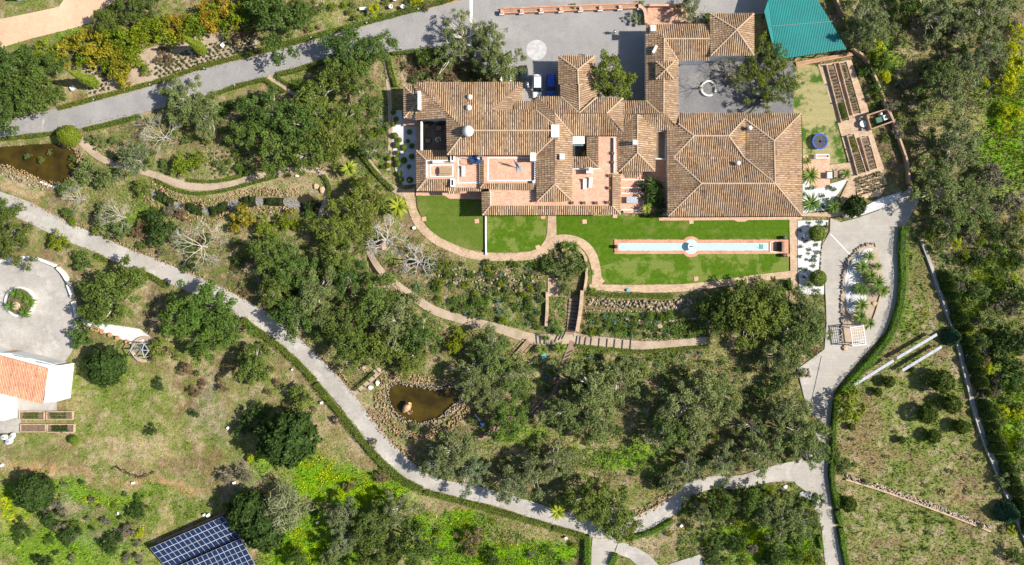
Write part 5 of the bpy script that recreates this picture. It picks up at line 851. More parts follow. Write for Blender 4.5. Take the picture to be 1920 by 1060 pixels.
stones('edging_stones', [(60, 383), (110, 405), (180, 436), (260, 470), (330, 500), (400, 530), (460, 560), (500, 585), (530, 612)], .45, TANST, 'tan stones along the upper lane edge, western run', spread=3, n_per_m=3)
stones('edging_stones', [(575, 640), (610, 675), (640, 705), (660, 730)], .5, TANST, 'tan stones along the lane edge by plank stairs', spread=4, n_per_m=5)
stones('edging_stones', [(690, 770), (712, 802), (745, 838), (790, 872)], .5, TANST, 'tan stones along the lane edge below the pond', spread=6, n_per_m=4)
stones('edging_stones', [(1180, 968), (1215, 955), (1250, 932), (1280, 908)], .5, TANST, 'tan stones banked above the lane branch', spread=8, n_per_m=5)
stones('edging_stones', [(1578, 640), (1577, 560), (1580, 515), (1590, 485), (1610, 465), (1632, 456), (1642, 463)], .6, GREYST, 'brown rocks edging the drive island', z=.1, spread=2, n_per_m=3, cat='rocks')
stones('edging_stones', [(1552, 415), (1545, 440), (1540, 470), (1537, 515)], .5, PALEST, 'pale rocks between gravel bed and eastern drive', spread=1, n_per_m=2.5)
stones('rock_bank', [(1100, 566), (1150, 569), (1200, 572), (1250, 572), (1300, 562)], .9, PALEST, 'bank of pale boulders under the pool lawn', spread=8, n_per_m=4, cat='rock bank')
stones('rock_bank', [(1095, 582), (1150, 583), (1220, 584), (1270, 577), (1305, 567)], .5, PALEST, 'low line of pale stones below the boulder bank', spread=1, n_per_m=3, cat='rock bank')
stones('rock_bank', [(820, 510), (870, 520), (930, 528), (1010, 535)], .8, PALEST, 'pale rocks scattered in upper terraced bed', spread=18, n_per_m=4, cat='rock bank')
stones('edging_stones', [(720, 500), (742, 535), (765, 560)], .4, TANST, 'tan stones beside earth path under dead tree', spread=3, n_per_m=5)
stones('edging_stones', [(1155, 594), (1220, 604), (1305, 597)], .7, PALEST, 'thin stone line inside the lower terraced bed', spread=1, n_per_m=2)
stones('edging_stones', [(1082, 629), (1150, 633), (1220, 639), (1320, 632)], .35, PALEST, 'pale pebbles along stepped path upper edge', spread=1.5, n_per_m=4)
tw = empty('stone_wall'); tag(tw, 'long low dry-stone terrace wall across the grassy slope', 'wall')
stones('stones', [(1586, 894), (1650, 913), (1720, 938), (1800, 968), (1858, 990)], .55, (.42, .34, .27), '', spread=4, n_per_m=7, parent=tw); mb = MB()
for a, b in zip(*(lambda c: (c[:-1], c[1:]))(smooth_line([(1585, 899), (1650, 919), (1720, 944), (1800, 974), (1856, 996)], 4))):
    p, q = W(*a), W(*b); d = math.hypot(q[0] - p[0], q[1] - p[1]); mb.box(((p[0] + q[0]) / 2, (p[1] + q[1]) / 2, .1), (d + .05, .3, .4), math.atan2(q[1] - p[1], q[0] - p[0]))
mb.build('footing', MT['path'], tw)
def wall(pts, th, h, m, label, name='garden_wall', coping=None, cat='wall', sub=4, smooth=True, z0=-.2, group=None):
    c = smooth_line(pts, sub) if smooth else pts; root = empty(name); tag(root, label, cat, group); mb, mc = MB(), MB(); L, Rr = [], []
    c = [W(p[0], p[1], h) for p in c]
    for i, p in enumerate(c):
        a, b = np.array(c[max(i - 1, 0)][:2]), np.array(c[min(i + 1, len(c) - 1)][:2]); d = (b - a) / (np.linalg.norm(b - a) + 1e-9); n = np.array((-d[1], d[0])); L.append(np.array(p[:2]) + n * th / 2); Rr.append(np.array(p[:2]) - n * th / 2)
    def run(mbb, k, za, zb):
        for i in range(len(c) - 1):
            mid = [(L[j] + Rr[j]) / 2 for j in (i, i + 1)]; q = [mid[0] + (L[i] - mid[0]) * k, mid[0] + (Rr[i] - mid[0]) * k, mid[1] + (Rr[i + 1] - mid[1]) * k, mid[1] + (L[i + 1] - mid[1]) * k]
            mbb.prism([tuple(x) for x in q], za, zb)
    run(mb, 1, z0, h); mb.build('wall_body', m, root)
    if coping: run(mc, 1.25, h + .003, h + .08); mc.build('coping', coping, root)
    return root
wall([(1600, 92), (1622, 107), (1640, 140), (1658, 185), (1676, 228), (1690, 268), (1702, 305), (1706, 345)], .28, .9, MT['brickwall'], 'long earth-coloured boundary wall beyond vegetable beds', coping=MT['path'])
wall([(1566, -10), (1576, 15), (1585, 30)], .28, 1.2, MT['brickwall'], 'short earth-coloured wall beside the green roof', coping=MT['path'])
wall([(1728, 455), (1745, 500), (1764, 552), (1790, 628), (1806, 690), (1820, 748)], .2, .35, MT['concrete'], 'pale low kerb wall of the boundary strip, upper run'); wall([(1826, 772), (1845, 830), (1872, 893), (1900, 958), (1925, 1020), (1945, 1075)], .2, .35, MT['concrete'], 'pale low kerb wall of the boundary strip, lower run')
wall([(-20, 493), (0, 490), (20, 485)], .5, .7, MT['white'], 'white wall of turning circle, left piece'); wall([(38, 483), (52, 483), (66, 485)], .5, .7, MT['white'], 'white wall of turning circle, top piece'); wall([(71, 486), (87, 492), (101, 498)], .5, .7, MT['white'], 'white wall of turning circle, upper right piece'); wall([(106, 502), (117, 514), (126, 529)], .5, .7, MT['white'], 'white wall of turning circle, right shoulder piece'); wall([(126, 534), (131, 548), (134, 558)], .5, .7, MT['white'], 'white wall of turning circle, upper right side piece'); wall([(135, 566), (139, 580), (142, 596)], .5, .7, MT['white'], 'white wall of turning circle, lower right side piece')
wall([(911, 404), (911, 440), (911.5, 478)], .3, .4, MT['white'], 'thin pale kerb dividing the two west lawns', 'kerb_wall', cat='kerb')
wall([(1092, 545), (1088, 585), (1082, 622)], .55, 1.2, MT['brickwall'], 'brick-coped wall beside the shaded stair', coping=MT['path']); wall([(1026, 548), (1026, 575), (1024, 612)], .45, .6, MT['brickwall'], 'low planter wall below the paved landing', coping=MT['path'])
wall([(1054, 470), (1070, 464), (1088, 470), (1098, 485), (1100, 515), (1096, 545)], .4, .8, MT['brickwall'], 'curved wall of the sunken fountain bed', coping=MT['path'])
wall([(1580, 652), (1600, 645)], .3, .3, MT['path'], 'short kerb at the island tip', 'kerb_wall', cat='kerb', smooth=False); wall([(1652, 552), (1640, 592), (1626, 618)], .25, .3, MT['path'], 'pale kerb on the east side of the island', 'kerb_wall', cat='kerb')
wall([(75, 341), (95, 349), (116, 350)], .35, .15, MT['white'], 'white curved kerb at the brown pond', 'kerb_wall', cat='kerb')
# kerb of the driveway hedge and painted centre lines
def sheet(name, poly, z, m, label, cat, kind='structure', thick=.03): return slab(name, poly, z, m, label, cat, thick, False, kind)
sheet('kerb', strip([(110, 207), (180, 188.5), (290, 158.5), (385, 127.5), (480, 103.5), (580, 75.5), (690, 45.5), (790, 18.5), (860, 1)], 2), .05, MT['potclay'], 'thin orange kerb between driveway and hedge', 'kerb', thick=.2)
sheet('painted_line', [(880, -30), (887, -30), (886, 40), (884, 85), (881, 85), (881, 40)], .0245, MT['white'], 'broad white line across the driveway', 'marking', thick=.002)
a = W(1006, 94); MT['oldpaint'] = mat('worn_white_paint', (.50, .49, .48), (.36, .35, .345), 1.2, .9, 0, fine=4, fvar=.15); o = MB().lathe((a[0], a[1], 0), [(1.9, .021), (1.9, .0245)], 40).build('helipad_circle', MT['oldpaint']); o.name = 'painted_circle'; tag(o, 'worn white painted circle on the parking court', 'marking', kind='structure')
for i, (p, q) in enumerate((((98, 378 - 0), (98, 378)),)): pass
for j, (x, y, ang, L_, w_) in enumerate(((513, 612, 52, 36, 3), (80, 236, 80, 28, 4), (618, 98, 70, 24, 9), (448, 132, 75, 16, 1))):
    p = W(x, y); MB().box((p[0], p[1], .0232 if j != 0 else .0185), (L_ * S, w_ * S, .003), R_(ang)).build('cross_joint', MT['concrete']); o = bpy.context.scene.objects[-1] if 0 else None
for o in [o for o in COL.objects if o.name.startswith('cross_joint')]:
    lab = {'cross_joint': 'pale joint across the lane bend', 'cross_joint.001': 'pale joint across the driveway near the left edge', 'cross_joint.002': 'wide pale joint across driveway under the oak', 'cross_joint.003': 'thin pale joint across the driveway middle'}[o.name]; tag(o, lab, 'joint', kind='structure')
p = W(902, 929); o = MB().box((p[0], p[1], .045), (.35, 2.8, .06), R_(-12)).build('drain_grate', MT['greymetal']); tag(o, 'grey drain grating across the lower lane', 'drain')
p0, p1 = W(1557, 439), W(1594, 478); MB().box(((p0[0] + p1[0]) / 2, (p0[1] + p1[1]) / 2, .036), (math.dist(p0, p1), .18, .004), math.atan2(p1[1] - p0[1], p1[0] - p0[0])).build('drain_channel', MT['white']); tag(bpy.data.objects['drain_channel'], 'pale diagonal channel across eastern drive', 'joint', kind='structure')
for nm_, (q0, q1) in (('apron seam on the long east side of apron', ((1541, 668), (1518, 770))), ('pale kerb on the west side of apron', ((1495, 690), (1514, 770)))):
    p0, p1 = W(*q0), W(*q1); o = MB().box(((p0[0] + p1[0]) / 2, (p0[1] + p1[1]) / 2, .06), (math.dist(p0, p1), .16, .12), math.atan2(p1[1] - p0[1], p1[0] - p0[0])).build('kerb', MT['concrete']); tag(o, nm_, 'kerb', kind='structure')
# steps: each tread edge is a piece of its path
def treads(lst, label, w, m=MT['dark'], h=.12):
    root = empty('steps'); tag(root, label, 'steps')
    for x, y, a in lst:
        p = W(x, y); MB().box((p[0], p[1], .05 + h / 2), (.16, w, h), R_(a)).build('step_edge', m, root)
treads([(1081, 639, -8), (1087, 640, -8), (1097, 641, -10), (1108, 642, -8), (1123, 643, -6), (1138, 644, -5), (1152, 645, -5), (1167, 646, -4), (1182, 647, -4)], 'dark step edges in the path under terraced beds', 1.8)
treads([(1006, 636, 5), (1013, 637, 3), (1021, 638, 2), (1043, 634, -25), (1051, 631, -28), (1057, 629, -28)], 'dark step edges in the path by spiky palms', 1.5)
treads([(672 + 9 * i, 731 - 9 * i, 45) for i in range(5)], 'step edges of the plank stair path', 1.2); treads([(932 - 9 * i, 802 + 5 * i, -30) for i in range(5)], 'step edges of the short stair below the pond', 1.1)
cl = smooth_line([(1068, 660), (1055, 690), (1042, 715), (1022, 750), (1000, 775)], 4); treads([(x, y, -62 + 25 * i / len(cl)) for i, (x, y) in enumerate(cl)], 'step edges of the long dark timber stair', 1.2); treads([(1076 - 1.0 * i * .9, 566 + 7 * i, 84) for i in range(9)], 'step edges of the shaded stair between walls', 1.7)
# plank footbridge
fb = empty('footbridge'); tag(fb, 'small plank footbridge joining the stepped path', 'bridge'); p0, p1 = np.array(W(966, 672)), np.array(W(994, 640)); d = (p1 - p0) / np.linalg.norm(p1 - p0); n = np.array((-d[1], d[0], 0)); ang = math.atan2(d[1], d[0])
for i in range(14): q = p0 + (p1 - p0) * (i + .5) / 14; MB().box((q[0], q[1], .35), (.26, 1.3, .07), ang).build('plank', MT['wood'], fb)
for s in (-1, 1):
    q = (p0 + p1) / 2 + n * .7 * s; MB().box((q[0], q[1], .75), (4.2, .08, .08), ang).build('handrail', MT['wood'], fb)
    for t in (-1.9, 0, 1.9): r_ = q + d * t; MB().box((r_[0], r_[1], .35), (.1, .1, .8), ang).build('post', MT['wood'], fb)

# ------------------------------------------------------------------ long pool with its fountain
pool = empty('reflecting_pool'); tag(pool, 'long narrow turquoise pool with brick surround and round middle', 'pool'); cx, cy, _ = W(1295.5, 463); A, B = W(1152, 450), W(1478, 476.5)
def circ(r, a0, a1, n=14): return [(cx + r * math.cos(R_(a0 + (a1 - a0) * i / n)), cy + r * math.sin(R_(a0 + (a1 - a0) * i / n))) for i in range(n + 1)]
hy = (A[1] - B[1]) / 2; a_ = math.degrees(math.asin(hy / 1.95)) if hy < 1.95 else 90
MB().prism([(A[0], cy - hy), *circ(1.95, 180 + a_, 360 - a_), (B[0], cy - hy), (B[0], cy + hy), *circ(1.95, a_, 180 - a_), (A[0], cy + hy)], -.05, .09).build('brick_surround', MT['brick'], pool)
w0, w1, _ = W(1160, 457.5), W(1440, 471.5), 0; wy = .68; aw = math.degrees(math.asin(wy / 1.35)); MB().prism([(w0[0], cy - wy), *circ(1.35, 180 + aw, 360 - aw), (w1[0], cy - wy), (w1[0], cy + wy), *circ(1.35, aw, 180 - aw), (w0[0], cy + wy)], .05, .096).build('water', MT['pool'], pool)
fo = empty('fountain', (cx, cy, .09)); tag(fo, 'white stone fountain basin in the middle of the pool', 'fountain'); MB().lathe((0, 0, 0), [(.45, 0), (.45, .2), (.2, .3), (.18, .6), (.75, .75), (.8, .85), (.72, .86), (.6, .8), (.1, .78)], 24).build('basin', MT['white'], fo); MB().lathe((0, 0, .8), [(.62, -.02), (.62, .025)], 20).build('water', MT['pool'], fo); MB().lathe((0, 0, .78), [(.1, 0), (.07, .3), (.14, .4), (.02, .5)], 12).build('spout', MT['brick'], fo)
b2 = empty('wall_fountain', W(1462, 463)); tag(b2, 'dark curved wall fountain at the pool end', 'fountain'); MB().box((.2, 0, .6), (.5, 1.9, 1.2)).build('back_wall', MT['darkpath'], b2, bevel=.1); MB().box((-.25, 0, .35), (.5, 1.8, .7)).build('basin', MT['dark'], b2, bevel=.08); mb = MB()
for y in (-.95, .95): mb.box((-1.1, y, .14), (1.5, .18, .12))
mb.build('white_kerb', MT['white'], b2); MB().box((-1.85, 0, .14), (.18, 2.08, .12)).build('end_kerb', MT['white'], b2)
for i, (x, y, l_) in enumerate(((1468, 446, 'dark bronze urn above the wall fountain'), (1474, 479, 'squat pot below the wall fountain'), (1467, 479, 'dark bronze urn below the wall fountain'), (1154, 463, 'thin dark spout figure at the west pool end'))):
    p = W(x, y); o = MB().lathe((p[0], p[1], .09), [(.2, 0), (.3, .15), (.38, .4), (.25, .7), (.32, .8), (.28, .82)], 14).build('urn', MT['dark'] if i != 1 else MT['potclay'], smooth=True); tag(o, l_, 'urn', 'urns round the long pool')
mb = MB(); p = W(1426, 463); mb.box((p[0] + .1, p[1], .12), (.7, .9, .06)); o = mb.build('pool_cover', mat('teal_cover', (.1, .25, .24), None, 2, .6)); tag(o, 'teal box cover in the east end of pool', 'cover')
# terracotta stepping squares with pots on the lawns
for i, (x, y, r, l_) in enumerate(((1096, 416, 0, 'terracotta square on the lawn near the villa porch'), (1008.5, 464, 20, 'terracotta square beside the path fork'), (1296, 416, 0, 'terracotta square on lawn above pool'), (1128, 527, 40, 'terracotta square at the loop path end'), (1305, 523, 8, 'terracotta square at the lower lawn edge'), (795, 411, 10, 'terracotta square beside the curved west path'), (894, 415, 5, 'terracotta square in the shaded lawn corner'), (1018, 407, 0, 'terracotta square under the porch eave'), (1153, 405, 0, 'terracotta square at the porch corner'), (1237, 611, 20, 'terracotta square in lower terraced bed, upper one'), (1236, 626, 5, 'terracotta square in lower terraced bed, lower one'))):
    p = W(x, y); o = MB().box((p[0], p[1], .03), (.8, .8, .12), R_(r)).build('paving_square', MT['terra'], bevel=.015); tag(o, l_, 'paving slab', 'terracotta squares on the lawns')
# ------------------------------------------------------------------ brick planter wall on the parking court
bp = empty('planter_wall'); tag(bp, 'long brick planter wall with pillars across parking court', 'wall'); P0, P1 = (941, 23), (1198, 13)
p, q = np.array(W(*P0)), np.array(W(*P1)); d = q - p; L_ = np.linalg.norm(d); ang = math.atan2(d[1], d[0]); n = np.array((-d[1], d[0], 0)) / L_
for s, nm_ in ((-.42, 'wall_face'), (.42, 'wall_face')): m_ = (p + q) / 2 + n * s; MB().box((m_[0], m_[1], .35), (L_, .2, .7), ang).build(nm_, MT['brick'], bp)
m_ = (p + q) / 2; MB().box((m_[0], m_[1], .27), (L_, .62, .5), ang).build('soil', MT['brickwall'], bp)
for i in range(8):
    c = p + d * i / 7; MB().box((c[0], c[1] - .25, .5), (.55, .7, 1.0), ang).build('pillar', MT['terra'], bp, bevel=.02); MB().box((c[0], c[1] - .55, .43), (.9, .4, .5), ang).build('pillar_foot', MT['white'], bp)
wall([(1198, 12), (1205, 15), (1210, 24), (1212, 44)], .45, .9, MT['brick'], 'curved brick wall end beside the small round tree', coping=MT['terra'])
wall([(1218, 10), (1250, 10), (1286, 10)], .3, .9, MT['brick'], 'brick wall behind the little back terrace', coping=MT['terra']); sheet('back_terrace', [(1214, 14), (1290, 14), (1288, 46), (1214, 46)], .03, MT['terra'], 'little pinkish back terrace dappled by branches', 'terrace', thick=.1)
# white tree rings
def ring_bench(px, py, r, a0, a1, label):
    p = W(px, py); o = MB().ring((p[0], p[1]), r - .16, r + .16, 0, .45, 36, R_(a0), R_(a1)).build('ring_bench', MT['white'], bevel=.03); tag(o, label, 'bench', 'white ring benches')
ring_bench(876, 101, 1.55, 0, 360, 'white ring bench round the court tree'); ring_bench(1328, 167, 1.35, -30, 300, 'white ring bench in the shaded courtyard'); ring_bench(949, 147, 1.0, 170, 400, 'white crescent bench behind the villa roof')
p = W(40, 566); rp = empty('round_planter', (p[0], p[1], 0)); tag(rp, 'white-rimmed round palm planter in the turning circle', 'planter'); MB().ring((0, 0), 2.45, 2.85, 0, .55, 44).build('rim', MT['white'], rp, bevel=.03); MB().lathe((0, 0, 0), [(2.45, .3), (2.45, .4), (.5, .5)], 30).build('soil', MT['soil'], rp)
p = W(35, 574); o = MB().lathe((p[0], p[1], .4), [(.75, 0), (.8, .35), (.6, .6), (.1, .66)], 9).build('boulder', MT['path']); tag(o, 'flat pinkish boulder among planter palms', 'boulder')
# ------------------------------------------------------------------ cars
def car(px, py, rz, paint, label, L_=4.3, w=1.78):
    c = empty('parked_car', W(px, py), rz); tag(c, label, 'car', 'cars parked by the villa'); M_ = mat('car_paint', paint, None, 2, .25, spec=.6, fvar=0)
    ys = [-.5, -.47, -.38, -.2, 0, .2, .36, .46, .5]; hw = [.34, .43, .48, .5, .5, .5, .485, .44, .34]; ht = [.62, .78, .86, .9, .92, .94, .95, .92, .7]; mb = MB(); k = 8
    for y, a, h in zip(ys, hw, ht): X = a * w; mb.v += [(-X, y * L_, .28), (-X, y * L_, .55), (-X * .97, y * L_, h * .85), (-X * .82, y * L_, h), (X * .82, y * L_, h), (X * .97, y * L_, h * .85), (X, y * L_, .55), (X, y * L_, .28)]
    n = len(ys); mb.f = [(i * k + j, (i + 1) * k + j, (i + 1) * k + (j + 1) % k, i * k + (j + 1) % k) for i in range(n - 1) for j in range(k)] + [tuple(range(k)), tuple(range((n - 1) * k, n * k))[::-1]]
    b = mb.build('body', M_, c, smooth=True)
    def cab(name, y0, y1, y2, y3, wb, wt, z0, z1, m): MB().add([(-wb, y0, z0), (wb, y0, z0), (wb, y3, z0), (-wb, y3, z0), (-wt, y1, z1), (wt, y1, z1), (wt, y2, z1), (-wt, y2, z1)], [(0, 3, 2, 1), (4, 5, 6, 7), (0, 1, 5, 4), (1, 2, 6, 5), (2, 3, 7, 6), (3, 0, 4, 7)]).build(name, m, c, bevel=.02)
    cab('cabin_glass', -L_ * .27, -L_ * .10, L_ * .33, L_ * .43, w * .44, w * .37, .88, 1.42, MT['glassdark']); cab('roof', -L_ * .115, -L_ * .08, L_ * .31, L_ * .35, w * .375, w * .33, 1.41, 1.5, M_)
    for s in (-1, 1):
        for y in (-.3, .3):
            wh = empty('wheel'); bpy.data.objects.remove(wh); t = MB().tube([(s * (w / 2 - .2), y * L_, .32), (s * (w / 2 + .01), y * L_, .32)], .32, 16).build('wheel', MT['dark'], c); MB().tube([(s * (w / 2), y * L_, .32), (s * (w / 2 + .025), y * L_, .32)], .19, 12).build('rim', MT['greymetal'], t)
        MB().box((s * (w / 2 + .1), -L_ * .17, .95), (.2, .12, .14)).build('mirror', M_, c, bevel=.02); MB().box((s * w * .36, -L_ * .478, .7), (.34, .12, .14)).build('headlight', MT['white'], c, bevel=.02); MB().box((s * w * .38, L_ * .49, .78), (.26, .08, .14)).build('tail_light', MT['red'], c, bevel=.02)
        MB().add([(s * w * .375, -L_ * .2, .97), (s * w * .36, L_ * .34, .97), (s * w * .34, L_ * .3, 1.36), (s * w * .345, -L_ * .1, 1.36)], [(0, 1, 2, 3)]) 
    return c
car(1007, 163.5, 0, (.82, .82, .82), 'white hatchback parked in front of the villa', 4.4); car(1033, 162, 0, (.01, .07, .42), 'blue hatchback parked in the roof shadow', 4.2); car(982, 146, R_(6), (.015, .02, .03), 'black car half hidden under the tree', 4.2)
# ------------------------------------------------------------------ the person on the parking court
pr = empty('person', W(1151, 63), R_(80)); tag(pr, 'person with dark hair and white top crossing the parking court', 'person')
def skin_body(segs, name, m, parent, sub=2):
    V, E, Rd = [], [], []; ix = {}
    for a, b in segs:
        for q in (a, b):
            if q[:3] not in ix: ix[q[:3]] = len(V); V.append(q[:3]); Rd.append(q[3])
        E.append((ix[a[:3]], ix[b[:3]]))
    me = bpy.data.meshes.new(name); me.from_pydata(V, E, []); o = link(name, me, m, parent); md = o.modifiers.new('skin', 'SKIN'); sv = me.skin_vertices[0].data
    for i, r in enumerate(Rd): sv[i].radius = (r, r); sv[i].use_root = (i == 0)
    s = o.modifiers.new('sub', 'SUBSURF'); s.levels = s.render_levels = sub; return o
pel = (0, 0, .95, .15); ch = (0, .0, 1.3, .17); nk = (0, 0, 1.48, .06); hd = (0, .02, 1.58, .085); ht_ = (0, .02, 1.7, .08)
segs = [(pel, ch), (ch, nk), (nk, hd), (hd, ht_)]
for s, st in ((1, .16), (-1, -.14)):
    hp, kn, an, to = (s * .1, 0, .9, .1), (s * .1, st * .6 + .04, .5, .07), (s * .1, st, .08, .045), (s * .1, st + .14, .04, .035); segs += [(pel, hp), (hp, kn), (kn, an), (an, to)]
    sh, el, wr, hn = (s * .2, 0, 1.38, .06), (s * .26, -st * .5, 1.12, .045), (s * .27, -st + .1, .9, .035), (s * .27, -st + .16, .82, .03); segs += [(ch, sh), (sh, el), (el, wr), (wr, hn)]
body = skin_body(segs, 'body', MT['skin'], pr)
skin_body([((0, 0, .92, .165), (0, 0, 1.18, .17)), ((0, 0, 1.18, .17), (0, 0, 1.4, .165)), ((0, 0, 1.4, .165), (.2, 0, 1.39, .08)), ((0, 0, 1.4, .165), (-.2, 0, 1.39, .08)), ((.2, 0, 1.39, .08), (.26, -.08, 1.12, .062)), ((-.2, 0, 1.39, .08), (-.26, .07, 1.12, .062))], 'shirt', MT['cloth_w'], pr)
tro = []
for s, st in ((1, .16), (-1, -.14)): tro += [((0, 0, .95, .165), (s * .1, 0, .88, .12)), ((s * .1, 0, .88, .12), (s * .1, st * .6 + .04, .5, .09)), ((s * .1, st * .6 + .04, .5, .09), (s * .1, st, .1, .07))]
skin_body(tro, 'trousers', MT['cloth_d'], pr); MB().lathe((0, 0, 1.58), [(.1, 0), (.108, .08), (.1, .14), (.07, .19), (.01, .21)], 14).build('hair', MT['hair'], pr, smooth=True)
# ------------------------------------------------------------------ green metal shed
sh = empty('shed'); tag(sh, 'large shed with ribbed teal green metal roof', 'shed'); gp = [(1451, -30), (1433, 22), (1447, 78), (1456, 112), (1488, 107.5), (1587, 92), (1560, 45), (1533, 0), (1515, -30)]
zr = lambda y: 3.6 + (107 - y) * .004
Q = [W(x, y, zr(y)) for x, y in gp]; k = len(Q); MB().add([(x, y, z - .1) for x, y, z in Q] + Q, [tuple(range(k)), tuple(range(2 * k - 1, k - 1, -1))] + [(i, k + i, k + (i + 1) % k, (i + 1) % k) for i in range(k)]).build('roof_sheet', MT['green_metal'], sh); mb = MB(); q2 = [q[:2] for q in Q]; an = R_(9)
dx, dy = math.sin(an), -math.cos(an)            # ribs run down the picture, leaning a little
for i in range(70):
    ox = 46 + i * .3; xs = []
    for j in range(k):
        (x0, y0), (x1, y1) = q2[j], q2[(j + 1) % k]; ex, ey = x1 - x0, y1 - y0; det = dx * -ey + ex * dy
        if abs(det) < 1e-9: continue
        rx, ry = x0 - ox, y0 - 55; t = (rx * -ey + ex * ry) / det; s = (dx * ry - dy * rx) / det
        if 0 <= s < 1: xs.append(t)
    xs.sort()
    if len(xs) >= 2:
        a, b = xs[0], xs[-1]; pa, pb = (ox + dx * a, 55 + dy * a), (ox + dx * b, 55 + dy * b); za = 3.6 + (107 - (530 - pa[1] * 10.3)) * .004; zb = 3.6 + (107 - (530 - pb[1] * 10.3)) * .004
        mb.tube([(pa[0], pa[1], za + .02), (pb[0], pb[1], zb + .02)], .045, 4)
pa, pb = W(1441, 50, 3.86), W(1566, 40, 3.9); MB().box(((pa[0] + pb[0]) / 2, (pa[1] + pb[1]) / 2, 3.9), (math.dist(pa, pb) - 1, .12, .05), math.atan2(pb[1] - pa[1], pb[0] - pa[0])).build('sheet_joint', MT['glass'], sh); t_ = mb.build('ribs', MT['green_metal'], sh); t_['kind'] = 'stuff'; mb = MB()
for q in ((1442, 20), (1452, 60), (1464, 102), (1500, 102), (1540, 96), (1578, 90), (1552, 42), (1528, 4)): p = W(q[0], q[1], 3.4); mb.box((p[0], p[1], 1.6), (.2, .2, 3.4))
mb.build('posts', MT['dark'], sh)['kind'] = 'stuff'; mb = MB(); mb.prism(XY([(1456, -28), (1442, 26), (1462, 104), (1574, 88), (1524, 4), (1508, -28)]), -.1, .05); mb.build('floor', MT['soil'], sh); block(gp)
# planter strip under the shed
ps = empty('raised_bed'); tag(ps, 'narrow brick bed along the front of the green shed', 'raised bed'); mb = MB(); mb.prism(XY([(1492, 117), (1596, 98), (1600, 104), (1494, 124)], .3), -.1, .3); mb.build('wall', MT['brick'], ps); mb = MB(); mb.prism(XY([(1494, 118.5), (1595, 100), (1597, 103), (1496, 122)], .31), .29, .32); mb.build('soil', MT['brickwall'], ps)
# ------------------------------------------------------------------ vegetable beds
def bed(q, label, h=.5, wallm=None, crop='b_green', rows_=3, cols_=14, r=2.4, posts=True, fill_=1.0):
    root = empty('raised_bed'); tag(root, label, 'raised bed', 'raised vegetable beds'); P = [np.array(W(x, y, h)[:2]) for x, y in q]
    for i in range(4):
        a, b = P[i], P[(i + 1) % 4]; m_ = (a + b) / 2; d = b - a; MB().box((m_[0], m_[1], h / 2 - .05), (np.linalg.norm(d) + .0, .15 if i % 2 == 0 else .149, h + .1 + .004 * (i % 2)), math.atan2(d[1], d[0])).build('side_wall', wallm or MT['path'], root)
    c = sum(P) / 4; mb = MB(); mb.prism([tuple(c + (p_ - c) * .97) for p_ in P], 0, h - .12); mb.build('soil', MT['soil'], root)
    Pq = np.array(q, float)
    if posts:
        for i in range(2):
            for t in (.0, .33, .66, 1.0):
                a = (Pq[0], Pq[1])[i] * (1 - t) + (Pq[3], Pq[2])[i] * t; p_ = W(a[0], a[1], h + .2); MB().lathe((p_[0], p_[1], h), [(.12, 0), (.12, .22), (.05, .3)], 8).build('post_cap', MT['white'], root)
    return root
beds = [([(1550, 122), (1565, 120.5), (1593, 224), (1578, 229)], 'long brick vegetable bed nearest the dry lawn'), ([(1574, 118), (1588, 117), (1615, 211), (1599.5, 215)], 'long brick vegetable bed nearest the boundary wall'), ([(1589, 255.5), (1602, 252), (1624, 322), (1608.5, 328)], 'shorter vegetable bed with leafy green rows'), ([(1613.5, 259), (1629, 255.5), (1645, 315), (1631, 320.5)], 'shorter vegetable bed of mostly bare soil')]
for q, l_ in beds: bed(q, l_)
def crops(q, spans, phrase):
    Pq = np.array(q, float); i = 0; out = []
    for t0, t1, kind, nr, nc, r in spans:
        for a in range(nr):
            for b in range(nc):
                s = .2 + .6 * (b + .5) / nc; t = t0 + (t1 - t0) * (a + .5) / nr; p_ = (Pq[0] * (1 - s) + Pq[1] * s) * (1 - t) + (Pq[3] * (1 - s) + Pq[2] * s) * t; o = plant(kind, p_[0], p_[1], r * random.uniform(.8, 1.2), parts=False, z0=.36, phrase=phrase); o.name = 'vegetable_plant'
crops(beds[0][0], [(.08, .6, 'b_brown', 9, 2, 2.2), (.68, .97, 'b_bright', 7, 3, 3.4)], 'vegetable plant in the bed nearest lawn'); crops(beds[1][0], [(.05, .3, 'b_bright', 5, 1, 2.6), (.35, .95, 'b_green', 12, 2, 2.2)], 'vegetable plant in the bed nearest wall'); crops(beds[2][0], [(.05, .45, 'b_yg', 6, 2, 3.0), (.5, .97, 'b_green', 8, 3, 2.0)], 'vegetable plant in the leafy short bed'); crops(beds[3][0], [(.1, .95, 'b_brown', 7, 2, 1.8)], 'sparse plant in the bare short bed')
for q, l_ in (([(36, 772), (82, 772), (82, 787), (36, 787)], 'pale-rimmed bed by annexe, upper left'), ([(87, 772), (135, 772), (135, 787), (87, 787)], 'pale-rimmed bed by annexe, upper right'), ([(38, 796), (85, 796), (85, 810), (38, 810)], 'pale-rimmed bed of bare furrows by annexe, lower left'), ([(88, 796), (138, 796), (138, 811), (88, 811)], 'pale-rimmed weedy bed by annexe, lower right')): bed(q, l_, .4, MT['path'], posts=False)
crops([(36, 772), (82, 772), (82, 787), (36, 787)], [(.15, .9, 'b_green', 2, 8, 3.2)], 'leafy plant in upper left annexe bed'); crops([(87, 772), (135, 772), (135, 787), (87, 787)], [(.15, .9, 'b_green', 2, 8, 3.0)], 'leafy plant in upper right annexe bed'); crops([(88, 796), (138, 796), (138, 811), (88, 811)], [(.15, .9, 'b_dark', 2, 6, 4)], 'leafy plant in lower right annexe bed')
